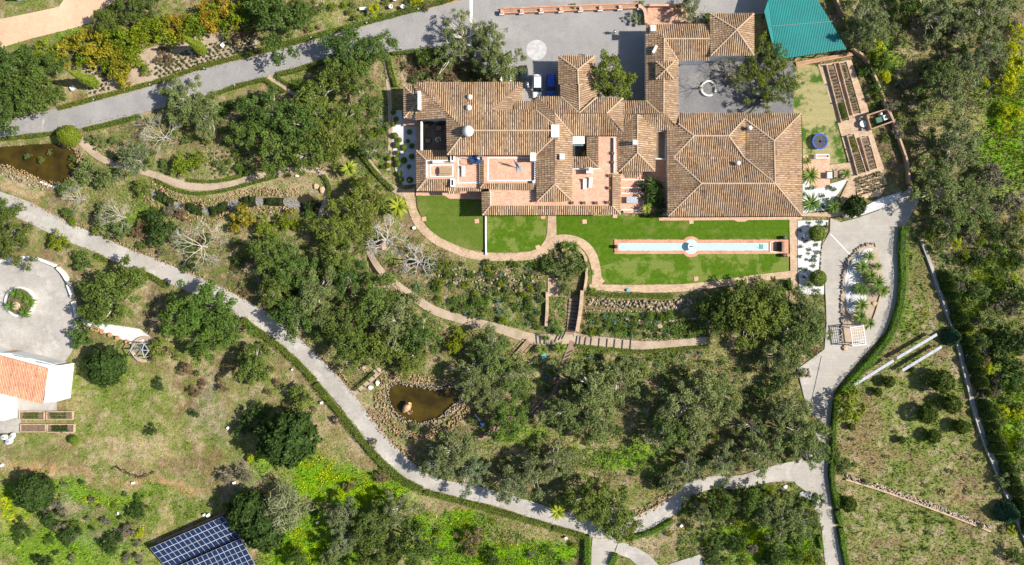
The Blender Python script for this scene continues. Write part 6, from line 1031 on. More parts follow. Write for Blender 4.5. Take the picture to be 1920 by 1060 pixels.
# utility enclosure
en = empty('pump_enclosure'); tag(en, 'open earth-walled pump enclosure beside the vegetable beds', 'enclosure'); eq = [(1626, 216), (1664, 204), (1676, 227), (1634, 242)]
for i in range(4):
    a, b = np.array(W(*eq[i], 1.4)[:2]), np.array(W(*eq[(i + 1) % 4], 1.4)[:2]); m_ = (a + b) / 2; d = b - a; MB().box((m_[0], m_[1], .65), (np.linalg.norm(d), .22 + .003 * i, 1.4 + .004 * i), math.atan2(d[1], d[0])).build('side_wall', MT['brickwall'], en)
ac = empty('pump_unit', W(1657, 222, 0), R_(17)); tag(ac, 'white pump unit with round black fan in the enclosure', 'machine'); MB().box((0, 0, .45), (1.1, .95, .9)).build('housing', MT['white'], ac, bevel=.04); MB().lathe((0, 0, .9), [(.32, .0), (.32, .04), (.1, .05)], 18).build('fan_grille', MT['dark'], ac)
p = W(1643, 227); o = MB().box((p[0], p[1], .5), (1.1, 1.0, .9), R_(17)).build('tank', mat('green_tank', (.03, .12, .07), None, 2, .5), bevel=.05); tag(o, 'dark green tank beside the white pump unit', 'tank'); p = W(1648, 215.5); o = MB().lathe((p[0], p[1], 0), [(.25, 0), (.25, .8), (.1, .9)], 14).build('canister', MT['white'], smooth=False); tag(o, 'white canister in the pump enclosure corner', 'canister')
# ------------------------------------------------------------------ furniture
def table_round(px, py, r, m, label, n_ch=4):
    t = empty('garden_table', W(px, py)); tag(t, label, 'table'); MB().lathe((0, 0, .7), [(r, 0), (r, .04), (r * .5, .05)], 24).build('table_top', m, t); MB().lathe((0, 0, 0), [(.3, 0), (.05, .05), (.05, .7)], 10).build('pedestal', m, t)
table_round(1615, 234, .65, MT['white'], 'white round garden table between the vegetable beds')
def chair(px, py, rz, m, label, z=0):
    c = empty('garden_chair', W(px, py, z), rz); tag(c, label, 'chair', 'garden chairs'); MB().box((0, 0, .44), (.46, .46, .05)).build('seat', m, c, bevel=.01); MB().box((0, .23, .72), (.44, .05, .5)).build('backrest', m, c)
    for a in (-1, 1):
        for b in (-1, 1): MB().box((a * .19, b * .19, .21), (.04, .04, .42)).build('leg', m, c)
chair(1611, 224, 0, MT['white'], 'white garden chair above the round table'); chair(1616, 244, R_(180), MT['white'], 'white garden chair below the round table')
tp = empty('trampoline', W(1534, 267)); tag(tp, 'round blue-padded trampoline on the dry lawn', 'trampoline'); MB().ring((0, 0), 1.2, 1.45, .75, .82, 36).build('padding', MT['blueplastic'], tp); MB().lathe((0, 0, .76), [(1.2, 0), (1.2, .01), (.2, 0)], 30).build('jump_mat', MT['dark'], tp)
for i in range(6):
    a = i * math.pi / 3; MB().tube([(1.45 * math.cos(a), 1.45 * math.sin(a), 0), (1.45 * math.cos(a), 1.45 * math.sin(a), .75)], .03, 6).build('leg', MT['greymetal'], tp); MB().tube([(1.5 * math.cos(a), 1.5 * math.sin(a), .8), (1.5 * math.cos(a), 1.5 * math.sin(a), 2.4)], .025, 6).build('net_pole', MT['blueplastic'], tp)
bq = empty('barbecue', W(1538, 295)); tag(bq, 'white masonry barbecue with brick grill top on patio', 'barbecue'); MB().box((0, 0, .45), (2.5, .85, .9)).build('counter', MT['white'], bq, bevel=.03); MB().box((-.15, 0, .92), (1.8, .5, .06)).build('brick_top', MT['terra'], bq); MB().box((.95, 0, .93), (.35, .4, .08)).build('grill', MT['dark'], bq)
o = empty('patio_box', W(1552, 330)); tag(o, 'grey metal chest on the small terracotta patio', 'chest'); MB().box((0, 0, .4), (.9, 1.1, .8)).build('chest_body', MT['greymetal'], o, bevel=.03); MB().box((0, 0, .82), (.95, 1.15, .05)).build('lid', MT['greymetal'], o); o = empty('wood_cabinet', W(1562, 328)); tag(o, 'brown wooden cabinet beside the grey chest', 'cabinet'); MB().box((0, 0, .5), (.6, 1.2, 1.0)).build('cabinet_body', MT['wood'], o, bevel=.02); MB().box((0, 0, 1.02), (.66, 1.26, .04)).build('top', MT['wood'], o)
def lounger(px, py, z, rz, label):
    c = empty('sun_lounger', W(px, py, z), rz); tag(c, label, 'sun lounger', 'sun loungers'); MB().box((0, -.25, .3), (.65, 1.4, .1)).build('cushion', MT['white'], c, bevel=.02); MB().box((0, .7, .45), (.65, .6, .1), tilt=(.5, 0)).build('backrest', MT['white'], c, bevel=.02)
    for a in (-1, 1):
        for b in (-.8, .5): MB().box((a * .27, b, .13), (.05, .05, .26)).build('leg', MT['white'], c)
lounger(1096, 346, 3.85, 0, 'white sun lounger on the terrace, left of the pair'); lounger(1107, 343, 3.85, R_(-3), 'white sun lounger on the terrace, right of the pair'); lounger(869, 322, 3.88, 0, 'single white sun lounger on the west roof terrace')
def table_rect(px, py, z, w, d, m, label, rz=0, h=.72):
    t = empty('table', W(px, py, z), rz); tag(t, label, 'table'); MB().box((0, 0, h), (w, d, .06)).build('table_top', m, t, bevel=.01)
    for a in (-1, 1):
        for b in (-1, 1): MB().box((a * (w / 2 - .08), b * (d / 2 - .08), h / 2 - .02), (.07, .07, h - .03)).build('leg', m, t)
table_rect(836, 322, 3.9, 2.2, 1.0, MT['wood'], 'long wooden dining table on the west roof terrace')
for s, l_ in ((-1, 'lower'), (1, 'upper')):
    b_ = empty('bench', W(834, 322 - s * 7, 3.9)); tag(b_, 'wooden bench on the %s side of roof terrace table' % l_, 'bench'); MB().box((0, 0, .45), (2.1, .32, .06)).build('seat', MT['wood'], b_); MB().box((-.9, 0, .21), (.08, .28, .42)).build('leg', MT['wood'], b_); MB().box((.9, 0, .21), (.08, .28, .42)).build('leg', MT['wood'], b_)
table_rect(1184, 376, .3, 2.1, 1.2, MT['greymetal'], 'grey square table on the lower small terrace'); table_rect(822, 305.5, 3.9, 1.9, .6, MT['white'], 'white serving counter at the roof terrace parapet', h=.95)
# blue spiral stair and folded parasol on the roof terraces
sp = empty('spiral_staircase', W(894, 299, 3.88)); tag(sp, 'dark blue spiral staircase up to the roof terrace', 'staircase'); MB().tube([(0, 0, 0), (0, 0, 2.6)], .08, 8).build('column', MT['bluefab'], sp)
for i in range(12):
    a = R_(70 + i * 22); MB().add([(0, 0, .15 + i * .1), (1.1 * math.cos(a), 1.1 * math.sin(a), .15 + i * .1), (1.1 * math.cos(a + .36), 1.1 * math.sin(a + .36), .15 + i * .1), (0, 0, .1 + i * .1), (1.1 * math.cos(a), 1.1 * math.sin(a), .1 + i * .1), (1.1 * math.cos(a + .36), 1.1 * math.sin(a + .36), .1 + i * .1)], [(0, 1, 2), (5, 4, 3), (0, 3, 4, 1), (1, 4, 5, 2), (2, 5, 3, 0)]).build('tread', MT['bluefab'], sp)
MB().box((.75, .55, 1.4), (.95, .8, .06)).build('landing', MT['glass'], sp); MB().ring((0, 0), 1.06, 1.12, 1.9, 1.95, 24, R_(60), R_(330)).build('handrail', MT['bluefab'], sp)
pz = empty('parasol', W(974, 316, 4.3)); tag(pz, 'folded blue cantilever parasol on the middle roof terrace', 'parasol'); MB().box((0, 0, .06), (.95, .95, .12)).build('base_slab', MT['greymetal'], pz, bevel=.02); MB().tube([(0, 0, .1), (-.55, .65, 2.5)], .05, 8).build('mast', MT['bluefab'], pz); MB().tube([(-.2, .15, .6), (-.55, .5, 1.3), (-1.0, 1.0, 2.4)], [.05, .17, .06], 8).build('canopy', MT['bluefab'], pz, smooth=True)
def pot(px, py, z, r, label, m=None, kind='b_green'):
    p = W(px, py, z); o = empty('potted_plant', p); tag(o, label, 'potted plant', 'potted plants'); MB().lathe((0, 0, 0), [(r * .7, 0), (r, r * 1.3), (r * 1.08, r * 1.35), (r * .85, r * 1.3)], 12).build('pot', m or MT['potclay'], o); f = LIB[kind][0][0]; l = link('foliage', f, None, o); l.scale = (r * .8,) * 3; l.location = (0, 0, r * 1.2)
for i, (x, y, z) in enumerate(((1073, 381, 3.9), (1095, 381, 3.9), (1118, 381, 3.9), (1140, 380, 3.9), (1143, 330, 3.85), (1142, 353, 3.85), (1149, 288, 3.85), (1149, 305, 3.85))): pot(x, y, z, .28, 'potted plant on the middle terrace, %s along the parapet from the left end' % ordinal(i + 1) if i < 4 else 'potted plant on terrace east edge, %s from its lower end' % ['second', 'first', 'fourth', 'third'][i - 4])
pot(822, 263, .32, .5, 'round white-rimmed potted plant in the shaded patio', MT['white']); pot(1097, 290, .5, .5, 'yellow-green plant in the dark light well', MT['potclay'], 'b_yg'); pot(1166, 398, .3, .25, 'small potted plant at the porch corner', MT['dark'])
for i, (x, y, w, d, l_) in enumerate(((806, 232, 1.3, .45, 'dark outdoor sofa at the patio north wall, left one'), (829, 232, 1.2, .45, 'dark outdoor sofa at the patio north wall, right one'), (802, 264, 1.0, .9, 'dark square patio armchair'), (823, 241, 1.0, .9, 'dark low patio table'), (799, 238, .9, .9, 'dark patio armchair in the upper corner'))):
    o = empty('armchair', W(x, y, .32)); tag(o, l_, 'patio seat', 'dark furniture in the shaded patio'); MB().box((0, 0, .2), (w, d, .4)).build('cushion', MT['darkpath'] if i > 1 else MT['dark'], o, bevel=.04); MB().box((0, d / 2, .4), (w, .12, .6)).build('backrest', MT['dark'], o, bevel=.02)
# pots with no plants by the annexe, brick row on the gravel patch
for i, (x, y) in enumerate(((176, 617), (184, 619), (193, 622), (208, 628), (222, 634), (240, 641))):
    p = W(x, y); o = MB().lathe((p[0], p[1], 0), [(.28, 0), (.42, .2), (.4, .45), (.3, .5), (.26, .46)], 10).build('clay_pot', MT['potclay']); tag(o, 'clay pot in the row beside gravel patch, %s from the left' % ordinal(i + 1), 'pot', 'clay pots by the gravel patch')
# ------------------------------------------------------------------ metal gazebo
gz = empty('gazebo', W(275, 655)); gz.scale = (1.5, 1.4, 1.0); tag(gz, 'grey hexagonal metal gazebo frame with round base', 'gazebo'); hx = [(1.15 * math.cos(R_(a)), 1.05 * math.sin(R_(a))) for a in range(0, 360, 60)]; MB().ring((-.1, 0), 1.35, 1.75, 0, .35, 36).build('base_ring', MT['path'], gz)
for i in range(6):
    a, b = hx[i], hx[(i + 1) % 6]; MB().tube([(a[0], a[1], 2.5), (b[0], b[1], 2.5)], .07, 6).build('roof_beam', MT['greymetal'], gz); MB().tube([(a[0], a[1], 0), (a[0], a[1], 2.5)], .05, 6).build('post', MT['greymetal'], gz); MB().tube([(a[0], a[1], 2.5), (.5, .1, 2.9)], .05, 6).build('rafter', MT['greymetal'], gz)
MB().lathe((-.15, -.1, 0), [(.3, 0), (.35, .5), (.1, .9)], 10).build('centre_stand', MT['dark'], gz)
# ------------------------------------------------------------------ white pergola cage on the island
pg = empty('pergola', W(1596, 628), R_(8)); tag(pg, 'white lattice pergola cage at the island tip', 'pergola'); MB().ring((0, 0), .1, .2, 0, .01, 6)
for a in (-1, 1):
    for b in (-1, 1): MB().box((a * 1.2, b * 1.7, 1.2), (.16, .16, 2.4)).build('post', MT['white'], pg)
    MB().box((a * 1.2, 0, 2.45), (.16, 3.7, .16)).build('beam', MT['white'], pg); MB().box((0, a * 1.7, 2.46), (2.6, .16, .16)).build('beam', MT['white'], pg)
for i in range(5): MB().box((-.8 + i * .4, 0, 2.44), (.05, 3.3, .05)).build('lattice_bar', MT['greymetal'], pg)
for i in range(6): MB().box((0, -1.35 + i * .54, 2.5), (2.3, .05, .05)).build('lattice_bar', MT['greymetal'], pg)
# ------------------------------------------------------------------ solar arrays
MT['pv'] = mat('solar_cells', (.012, .022, .065), (.016, .03, .08), .4, .18, spec=.5, fvar=.04, brick=(30, 30, .0, 0), mortar=(1, 1, 1)); MT['pvf'] = mat('panel_frame', (.55, .57, .6), None, 2, .4, metal=.3)
def solar(o_px, u_px, v_px, nu, nv, label, z0=.6, z1=2.0):
    o, u, v = (np.array(q, float) for q in (o_px, u_px, v_px)); root = empty('solar_array'); tag(root, label, 'solar panels', 'ground-mounted solar arrays'); A = np.array(W(*o, z1)); U = np.array(W(*(o + u), z1)) - A; Vv = np.array(W(*(o + v), z0)) - A; pu, pv = U / nu, Vv / nv; n = np.cross(pv, pu); n /= np.linalg.norm(n)
    if n[2] < 0: n = -n
    def plate(k, lo, hi): c = [pu * k + pv * k, pu * (1 - k) + pv * k, pu * (1 - k) + pv * (1 - k), pu * k + pv * (1 - k)]; P = [q + n * lo for q in c] + [q + n * hi for q in c]; me = bpy.data.meshes.new('panel'); me.from_pydata([tuple(q) for q in P], [], [(0, 1, 2, 3), (7, 6, 5, 4), (0, 4, 5, 1), (1, 5, 6, 2), (2, 6, 7, 3), (3, 7, 4, 0)]); bm = bmesh.new(); bm.from_mesh(me); bmesh.ops.recalc_face_normals(bm, faces=bm.faces); bm.to_mesh(me); bm.free(); return me
    fr = plate(.006, 0, .04); pv0 = pv; pv = pv0 / 2; gl = plate(.045, .04, .05); pv = pv0; fr.materials.append(MT['pvf']); gl.materials.append(MT['pv'])
    for i in range(nu):
        for j in range(nv):
            q = A + pu * i + pv * j; f = link('panel', fr, None, root); f.location = q; g = link('cells', gl, None, f); g = link('cells', gl, None, f); g.location = pv / 2
    mb = MB()
    for i in range(0, nu + 1, 3):
        for t in (.1, .9): q = A + U * i / nu + Vv * t; mb.box((q[0], q[1], q[2] / 2 - .1), (.1, .1, max(q[2], .2)))
    mb.build('posts', MT['greymetal'], root)['kind'] = 'stuff'; block([tuple(o), tuple(o + u), tuple(o + u + v), tuple(o + v)])
solar((281, 1028), (136.5, -59.5), (48, 56), 15, 3, 'dark blue solar array with white grid, upper one'); solar((332, 1062), (119, -52), (55, 95), 13, 5, 'dark blue solar array, lower one cut by the frame')
def solid_beam(p0, p1, w, h, z, m, label, name='timber_wall', cat='wall'): a, b = np.array(W(*p0)), np.array(W(*p1)); o = MB().box(((a[0] + b[0]) / 2, (a[1] + b[1]) / 2, z + h / 2), (np.linalg.norm(b - a), w, h), math.atan2(b[1] - a[1], b[0] - a[0])).build(name, m); tag(o, label, cat); return o
solid_beam((300, 1014), (424, 961), .35, 1.0, 0, MT['darkpath'], 'brown retaining timber behind the upper solar array'); solid_beam((330, 1064), (458, 1003), .25, .4, 0, MT['wood'], 'pale timber between the two solar arrays')
STRP = ((1602, 722, 1676, 676, 'long pale grey solar trough nearest the drive hedge'), (1682, 672, 1757, 627, 'long pale grey solar trough, upper one by the conifer'), (1692, 695, 1766, 650, 'long pale grey solar trough, lowest one in the orchard'))
MT['trough'] = mat('pale_trough', (.36, .38, .41), (.32, .34, .37), 1, .35, spec=.5, fvar=.04)
for x0, y0, x1, y1, l_ in STRP:
    r = empty('solar_trough'); tag(r, l_, 'solar panel', 'orchard solar troughs'); a, b = np.array(W(x0, y0, 1.2)), np.array(W(x1, y1, 1.2)); ang = math.atan2(b[1] - a[1], b[0] - a[0]); L_ = np.linalg.norm(b - a)
    for i in range(5): q = a + (b - a) * (i + .5) / 5; MB().box((q[0], q[1], 1.2), (L_ / 5 - .05, .65, .05), ang, tilt=(.35, 0)).build('panel', MT['trough'], r)
    for i in range(6): q = a + (b - a) * (.02 + .96 * i / 5); MB().box((q[0], q[1], .5), (.08, .08, 1.2), ang).build('post', MT['greymetal'], r)
# ------------------------------------------------------------------ annexe, bottom left
ax = empty('annexe'); tag(ax, 'white annexe with orange tile roof at the left edge', 'house'); OPAL = np.array([(.56, .285, .18), (.54, .265, .165), (.58, .31, .2), (.52, .25, .15)]); rd = [(-70, 648, 4.3), (0, 669, 4.3), (90, 691, 4.3), (79, 757, 3.3), (0, 737, 3.3), (-70, 719, 3.3)]
roof_slope(ax, [rd[0], rd[2], rd[3], rd[5]], pitch=.3, pal=OPAL, prob=np.array([.4, .25, .2, .15]), deckmat=mat('annexe_underlay', (.36, .16, .09), (.42, .2, .11), 2, .9)); block([(q[0], q[1]) for q in rd]); mb = MB(); mb.prism(XY([(90, 686), (115, 685), (107, 753), (82, 756)], 3.6), -.1, 3.6); mb.build('white_terrace', MT['white'], ax); mb = MB(); mb.prism(XY([(-70, 640), (0, 662), (18, 662), (100, 683), (92, 691), (0, 669), (-70, 651)], 3.7), -.1, 3.7); mb.build('parapet', MT['white'], ax); mb = MB(); mb.prism(XY([(-70, 652), (88, 692), (78, 752), (-70, 716)], 3.2), -.1, 3.1); mb.build('wall', MT['white'], ax)
for x0, y0, x1, y1 in ((22, 664, 55, 672), (63, 676, 98, 684)): mb = MB(); mb.prism(XY([(x0, y0), (x1 - 4, y1 - 1), (x1, y1 + 1), (x0 + 6, y0 + 3.5)], 3.74), 3.69, 3.74); mb.build('roof_window', MT['glass'], ax)
mb = MB(); mb.prism(XY([(-70, 728), (0, 735), (10, 737), (8, 789), (-70, 786)], 3.0), -.1, 3.0); o = mb.build('outbuilding', MT['white']); o2 = empty('flat_roofed_outbuilding'); o.name = 'wall'; o.parent = o2; tag(o2, 'white flat-roofed outbuilding cut by the left edge', 'outbuilding'); mb = MB(); mb.prism(XY([(-70, 730), (0, 737), (8, 739), (6, 787), (-70, 784)], 3.02), 3.003, 3.03); mb.build('roof', MT['white'], o2); block([(-70, 728), (10, 737), (8, 789), (-70, 786)])
wall([(20, 658), (60, 668), (114, 681)], .3, .6, MT['brick'], 'thin brick edging along the annexe roof terrace', coping=MT['terra'])
def cushion(px, py, r, label, rz): c = empty('garden_cushion', W(px, py), rz); tag(c, label, 'cushion', 'white egg-shaped garden seats'); MB().lathe((0, 0, 0), [(r * .7, 0), (r, .3), (r * .95, .55), (r * .5, .7)], 16).build('shell', MT['white'], c, smooth=True).scale = (1, .7, 1); MB().lathe((0, 0, .62), [(r * .5, 0), (r * .45, .12), (.05, .14)], 12).build('pad', MT['greymetal'], c).scale = (1, .7, 1)
cushion(11, 819, .75, 'white round garden seat, left of the three', 0); cushion(26, 817, .75, 'white round garden seat, right of the three', 1); cushion(20, 827, .8, 'white round garden seat, lowest of the three', .4)
# ------------------------------------------------------------------ amphora, benches, boxes and other small things
am = empty('amphora', W(764, 763, 0), R_(-52)); tag(am, 'large tilted clay amphora standing in the golden pond', 'amphora'); b = MB().lathe((0, 0, 0), [(.12, -1.6), (.35, -1.2), (.62, -.5), (.7, 0), (.6, .5), (.32, .85), (.26, 1.05), (.36, 1.15), (.3, 1.17), (.2, 1.0)], 20).build('vessel', mat('pale_clay', (.60, .38, .22), (.5, .27, .13), 1.2, .8, .2), am, smooth=True); b.rotation_euler = (R_(-62), 0, 0); b.location = (0, 0, .6)
for s in (-1, 1): h = MB().tube([(s * .5, 0, .55), (s * .62, 0, .8), (s * .28, 0, 1.0)], .06, 6).build('handle', MT['potclay'], am); h.rotation_euler = (R_(-62), 0, 0); h.location = (0, 0, .6)
am.rotation_euler = (0, 0, R_(-40)); stones('amphora_stones', [(765, 771), (772, 775)], .4, TANST, 'small stones at the foot of the amphora', z=-.2, spread=5, n_per_m=14)
def ubox(px, py, s, m, label, cat='box', nm_='utility_box', rz=0): c = empty(nm_, W(px, py), rz); tag(c, label, cat, None); MB().box((0, 0, .2), (s, s * .9, .4)).build('housing', m, c, bevel=.02); MB().box((0, 0, .42), (s * 1.06, s * .96, .04)).build('lid', m, c)
for x, y, s, l_ in ((419, 86, .9, 'white rounded box among planted rows above driveway'), (138, 166, 1.0, 'white rounded box near the western cypress'), (251, 905, .55, 'small white box below the dug trench'), (6, 872, .6, 'small white box at the left edge track'), (429, 802, .6, 'small white box on the slope above solar panels'), (440, 905, .6, 'small white box near the round bush by solar panels'), (630, 786, .9, 'pale grey box beside lane hedge'), (604, 755, .6, 'small white box below the lane hedge'), (549, 693, .4, 'tiny white box above the lane hedge bend'), (1061, 1008, .6, 'small white box below lane junction hedge'), (1277, 985, .6, 'small white box on the bare bank below branch'), (596, 979, .5, 'small white box in the yellow meadow'), (384, 965, .5, 'small white cabinet behind solar array, left one'), (392, 966, .8, 'white cabinet behind the solar array, right one'), (777, 428, .7, 'white box beside the curved west path'), (459, 649, .6, 'small white square box by bright oak'), (591, 421, .5, 'small white box near stream head'), (1630, 275, .5, 'small white box beside the bare vegetable bed'), (535, 597, .5, 'small pale box above lane joint')): ubox(x, y, s * .8, MT['white'], l_, rz=random.uniform(0, 1))
for x, y, l_ in ((1026, 708, 'blue solar lamp panel beside timber stair'), (904, 795, 'blue solar lamp panel below the pond'), (1019, 667, 'pale blue panel near the footbridge'), (1177, 544, 'small turquoise box at the lower lawn edge')): ubox(x, y, .75 if y != 544 else .5, MT['bluefab'] if y not in (544, 667) else mat('turquoise_box', (.06, .4, .45), None, 2, .5), l_, 'panel', 'lamp_panel', .3)
bn = empty('garden_bench', W(895, 782), R_(-55)); tag(bn, 'thin blue-grey bench below the amphora pond', 'bench'); MB().box((0, 0, .45), (1.6, .3, .06)).build('seat', MT['greymetal'], bn); MB().box((-.6, 0, .2), (.08, .28, .44)).build('leg', MT['greymetal'], bn); MB().box((.6, 0, .2), (.08, .28, .44)).build('leg', MT['greymetal'], bn)
bn = empty('stone_bench', W(683, 18), R_(4)); tag(bn, 'pale carved stone bench above the driveway', 'bench'); MB().box((0, 0, .45), (1.6, .5, .1)).build('seat', MT['white'], bn, bevel=.02); MB().box((-.6, 0, .2), (.15, .4, .4)).build('leg', MT['white'], bn); MB().box((.6, 0, .2), (.15, .4, .4)).build('leg', MT['white'], bn)
for x, y, l_ in ((734, 15, 'white ring-shaped urn above driveway, left one'), (756, 15, 'white ring-shaped urn above driveway, right one'), (741, 1, 'white ring-shaped urn above driveway, top one')): p = W(x, y); o = MB().lathe((p[0], p[1], 0), [(.2, 0), (.15, .2), (.38, .6), (.4, .7), (.28, .7), (.22, .5)], 16).build('urn', MT['white']); tag(o, l_, 'urn', 'white urns above the driveway')
for i, (x, y) in enumerate(((180, 189), (285, 161), (386, 131), (585, 73), (689, 46), (785, 20), (443, 162), (752, 93), (502, 203 - 20))):
    p = W(x, y); o = empty('bollard_light', p); tag(o, 'short dark bollard light in driveway hedge, %s from the left' % ordinal(sorted([180, 285, 386, 585, 689, 785, 443, 752, 502]).index(x) + 1), 'bollard', 'bollard lights along the driveway'); MB().lathe((0, 0, 0), [(.1, 0), (.1, .75), (.14, .76), (.14, .8)], 10).build('post', MT['dark'], o); MB().lathe((0, 0, .8), [(.16, 0), (.16, .08), (.03, .12)], 10).build('lamp_cap', MT['greymetal'], o)
for x, y, w, d, r, m_, l_ in ((720, 462, .95, 1.1, 20, MT['terra'], 'terracotta-topped box under the dead tree'), (1470, 0, 0, 0, 0, None, '')):
    if not w: continue
    c = empty('pump_box', W(x, y), R_(r)); tag(c, l_, 'box'); MB().box((0, 0, .35), (w, d, .7)).build('walls', MT['path'], c); MB().box((0, 0, .74), (w + .1, d + .1, .08)).build('lid', m_, c)
for x, y, s, l_ in ((1471, 913, .7, 'white boulder at the drive junction corner, left one'), (1507, 927, 1.3, 'white boulder at the drive junction corner, middle one'), (1520, 939, 1.2, 'white boulder at the drive junction corner, right one'), (712, 688, 1.6, 'grey flat rock at top of plank stairs'), (680, 690, .9, 'pale rock beside the yellow-green bush'), (696, 727, .8, 'white rock by the lane stair, lower one'), (708, 719, .8, 'white rock by the lane stair, upper one'), (593, 350, .9, 'pale rock near the stream head, upper one'), (604, 357, 1.0, 'pale rock near the stream head, lower one'), (1583, 652, .9, 'grey round rock at the island tip'), (557, 330, .5, 'small white rock beside sandy path'), (1640, 570, .9, 'brown rock on the drive island'), (222, 962, .5, 'small white stone by grey scrub')):
    p = W(x, y); bm = bmesh.new(); bmesh.ops.create_icosphere(bm, subdivisions=2, radius=s * .55); rg = np.random.default_rng(int(x))
    ph = rg.uniform(0, 6, 6)
    for v in bm.verts: k = 1 + .2 * math.sin(v.co.x * 5 / s + ph[0]) + .2 * math.sin(v.co.y * 6 / s + ph[1]) + .15 * math.sin(v.co.z * 7 / s + v.co.x * 4 / s + ph[2]); v.co *= k; v.co.z *= .6
    me = bpy.data.meshes.new('boulder'); bm.to_mesh(me); bm.free(); o = link('boulder', me, MT['white'] if 'white' in l_ else MT['path']); o.location = (p[0], p[1], .1); tag(o, l_, 'rock', 'loose rocks')
# dug trench with dark banks
tr_ = stones('dug_earth', [(208, 878), (222, 878), (236, 884), (248, 890), (262, 896), (275, 890), (290, 885)], .55, (.075, .055, .04), 'dark dug earth heaps on the dry slope', spread=3, n_per_m=3.5, cat='earth')
lad = empty('ladder', W(1308, 36)); tag(lad, 'white ladder lying against the garage roof', 'ladder'); MB().tube([(-.2, -1, 2.6), (-.2, 1.2, .2)], .04, 6).build('rail', MT['white'], lad); MB().tube([(.2, -1, 2.6), (.2, 1.2, .2)], .04, 6).build('rail', MT['white'], lad)
for i in range(7): t = (i + .5) / 7; MB().tube([(-.2, -1 + 2.2 * t, 2.6 - 2.4 * t), (.2, -1 + 2.2 * t, 2.6 - 2.4 * t)], .03, 5).build('rung', MT['white'], lad)
wl_ = empty('courtyard_trough', W(1388, 152)); tag(wl_, 'white narrow trough wall in the shaded courtyard', 'trough'); MB().box((0, 0, .5), (.5, 3.0, 1.0)).build('wall_body', MT['white'], wl_, bevel=.02); MB().box((0, 0, 1.02), (.25, 2.6, .05)).build('basin', MT['dark'], wl_)
p = W(1366, 146); o = MB().lathe((p[0], p[1], 0), [(.7, 0), (.75, .4), (.6, .45), (.55, .3)], 20).build('well', MT['path']); tag(o, 'round stone well head in the shaded courtyard', 'well')
dw = empty('dinghy', W(45, -6), R_(8)); tag(dw, 'pale flat-roofed hut at the top left edge', 'hut'); dw.name = 'hut'; MB().box((0, 0, 1), (2.2, 1.4, 2)).build('wall', MT['white'], dw); MB().box((0, 0, 2.05), (2.4, 1.6, .1)).build('roof', MT['greymetal'], dw)
# ------------------------------------------------------------------ ground cover too small to count
def on_view(n, poly=None):
    px = rng.uniform(-30, 1950, n); py = rng.uniform(-30, 1090, n); k = ~blocked(px, py)
    if poly is not None: k &= inside(poly, px, py)
    return px[k], py[k]
def gz_at(px, py):
    x = (px - 960) * S; y = (530 - py) * S; j = np.clip(np.searchsorted(gx, x), 0, len(gx) - 1); i = np.clip(np.searchsorted(gy, y), 0, len(gy) - 1); return GZ[i, j]
def tufts(name, px, py, col, size, h, nb, label, cat):
    n = len(px); x = (px - 960) * S; y = (530 - py) * S; z = gz_at(px, py); V, C = [], []
    for b in range(nb):
        a = rng.uniform(0, 6.283, n); s = size * rng.uniform(.6, 1.4, n); d = rng.uniform(.1, .8, n) * s; ux, uy = np.cos(a), np.sin(a); bx, by = x + rng.normal(0, size * .5, n), y + rng.normal(0, size * .5, n)
        V.append(np.stack([np.stack([bx - uy * s * .3, by + ux * s * .3, z], 1), np.stack([bx + uy * s * .3, by - ux * s * .3, z], 1), np.stack([bx + ux * d, by + uy * d, z + h * rng.uniform(.5, 1.3, n)], 1)], 1)); c = col * rng.uniform(.65, 1.4, (n, 1)); C.append(np.repeat(c[:, None], 3, 1))
    V = np.concatenate(V).reshape(-1, 3); C = np.concatenate(C).reshape(-1, 3); o = link(name, npmesh(name, V, np.arange(len(V)).reshape(-1, 3), cols=C, m=MT['tuft'])); tag(o, label, cat, kind='stuff'); return o
px, py = on_view(150000); c0 = cover_at(px, py); tufts('grass', px, py, c0 * np.array((.95, 1.08, .8)), .22, .22, 3, 'short mixed grass over the hillside', 'grass')
# taller weeds where the ground is lush
px, py = on_view(60000); c0 = cover_at(px, py); k = (c0[:, 1] > c0[:, 0] * 1.12) & (rng.random(len(px)) < .9); tufts('meadow_weeds', px[k], py[k], c0[k] * np.array((.9, 1.1, .7)), .3, .4, 4, 'lush green weeds of the meadows', 'weeds')
fl = [(650, 912, 50, 22), (690, 925, 45, 18), (600, 890, 40, 30), (560, 1010, 60, 40), (600, 870, 30, 20), (15, 965, 24, 26), (12, 940, 20, 14), (130, 930, 26, 6), (170, 938, 20, 5), (200, 940, 20, 4), (295, 950, 10, 4), (262, 1000, 14, 8), (870, 990, 60, 30), (940, 1030, 60, 25), (1400, 1005, 70, 26), (1440, 1000, 50, 22), (1470, 1030, 50, 20), (1890, 220, 30, 80), (1895, 120, 25, 45), (1830, 480, 30, 40), (1815, 560, 20, 40), (1850, 520, 30, 40), (1640, 100, 14, 26), (1890, 780, 26, 50), (1885, 850, 22, 40), (1860, 600, 20, 30), (1720, 590, 16, 20), (490, 870, 14, 12), (540, 1040, 40, 20), (780, 960, 40, 8)]
X, Y = [], []
for x, y, rx, ry in fl: n = int(rx * ry * .8); X.append(rng.normal(x, rx * .75, n)); Y.append(rng.normal(y, ry * .75, n))
X = np.concatenate(X); Y = np.concatenate(Y); k = (~blocked(X, Y)) & (fbm(X, Y, 14, 111) > .5); tufts('wildflowers', X[k], Y[k], np.tile(np.array((.55, .58, .008)), (k.sum(), 1)), .17, .42, 2, 'bright yellow wildflowers in the meadows', 'wildflowers')
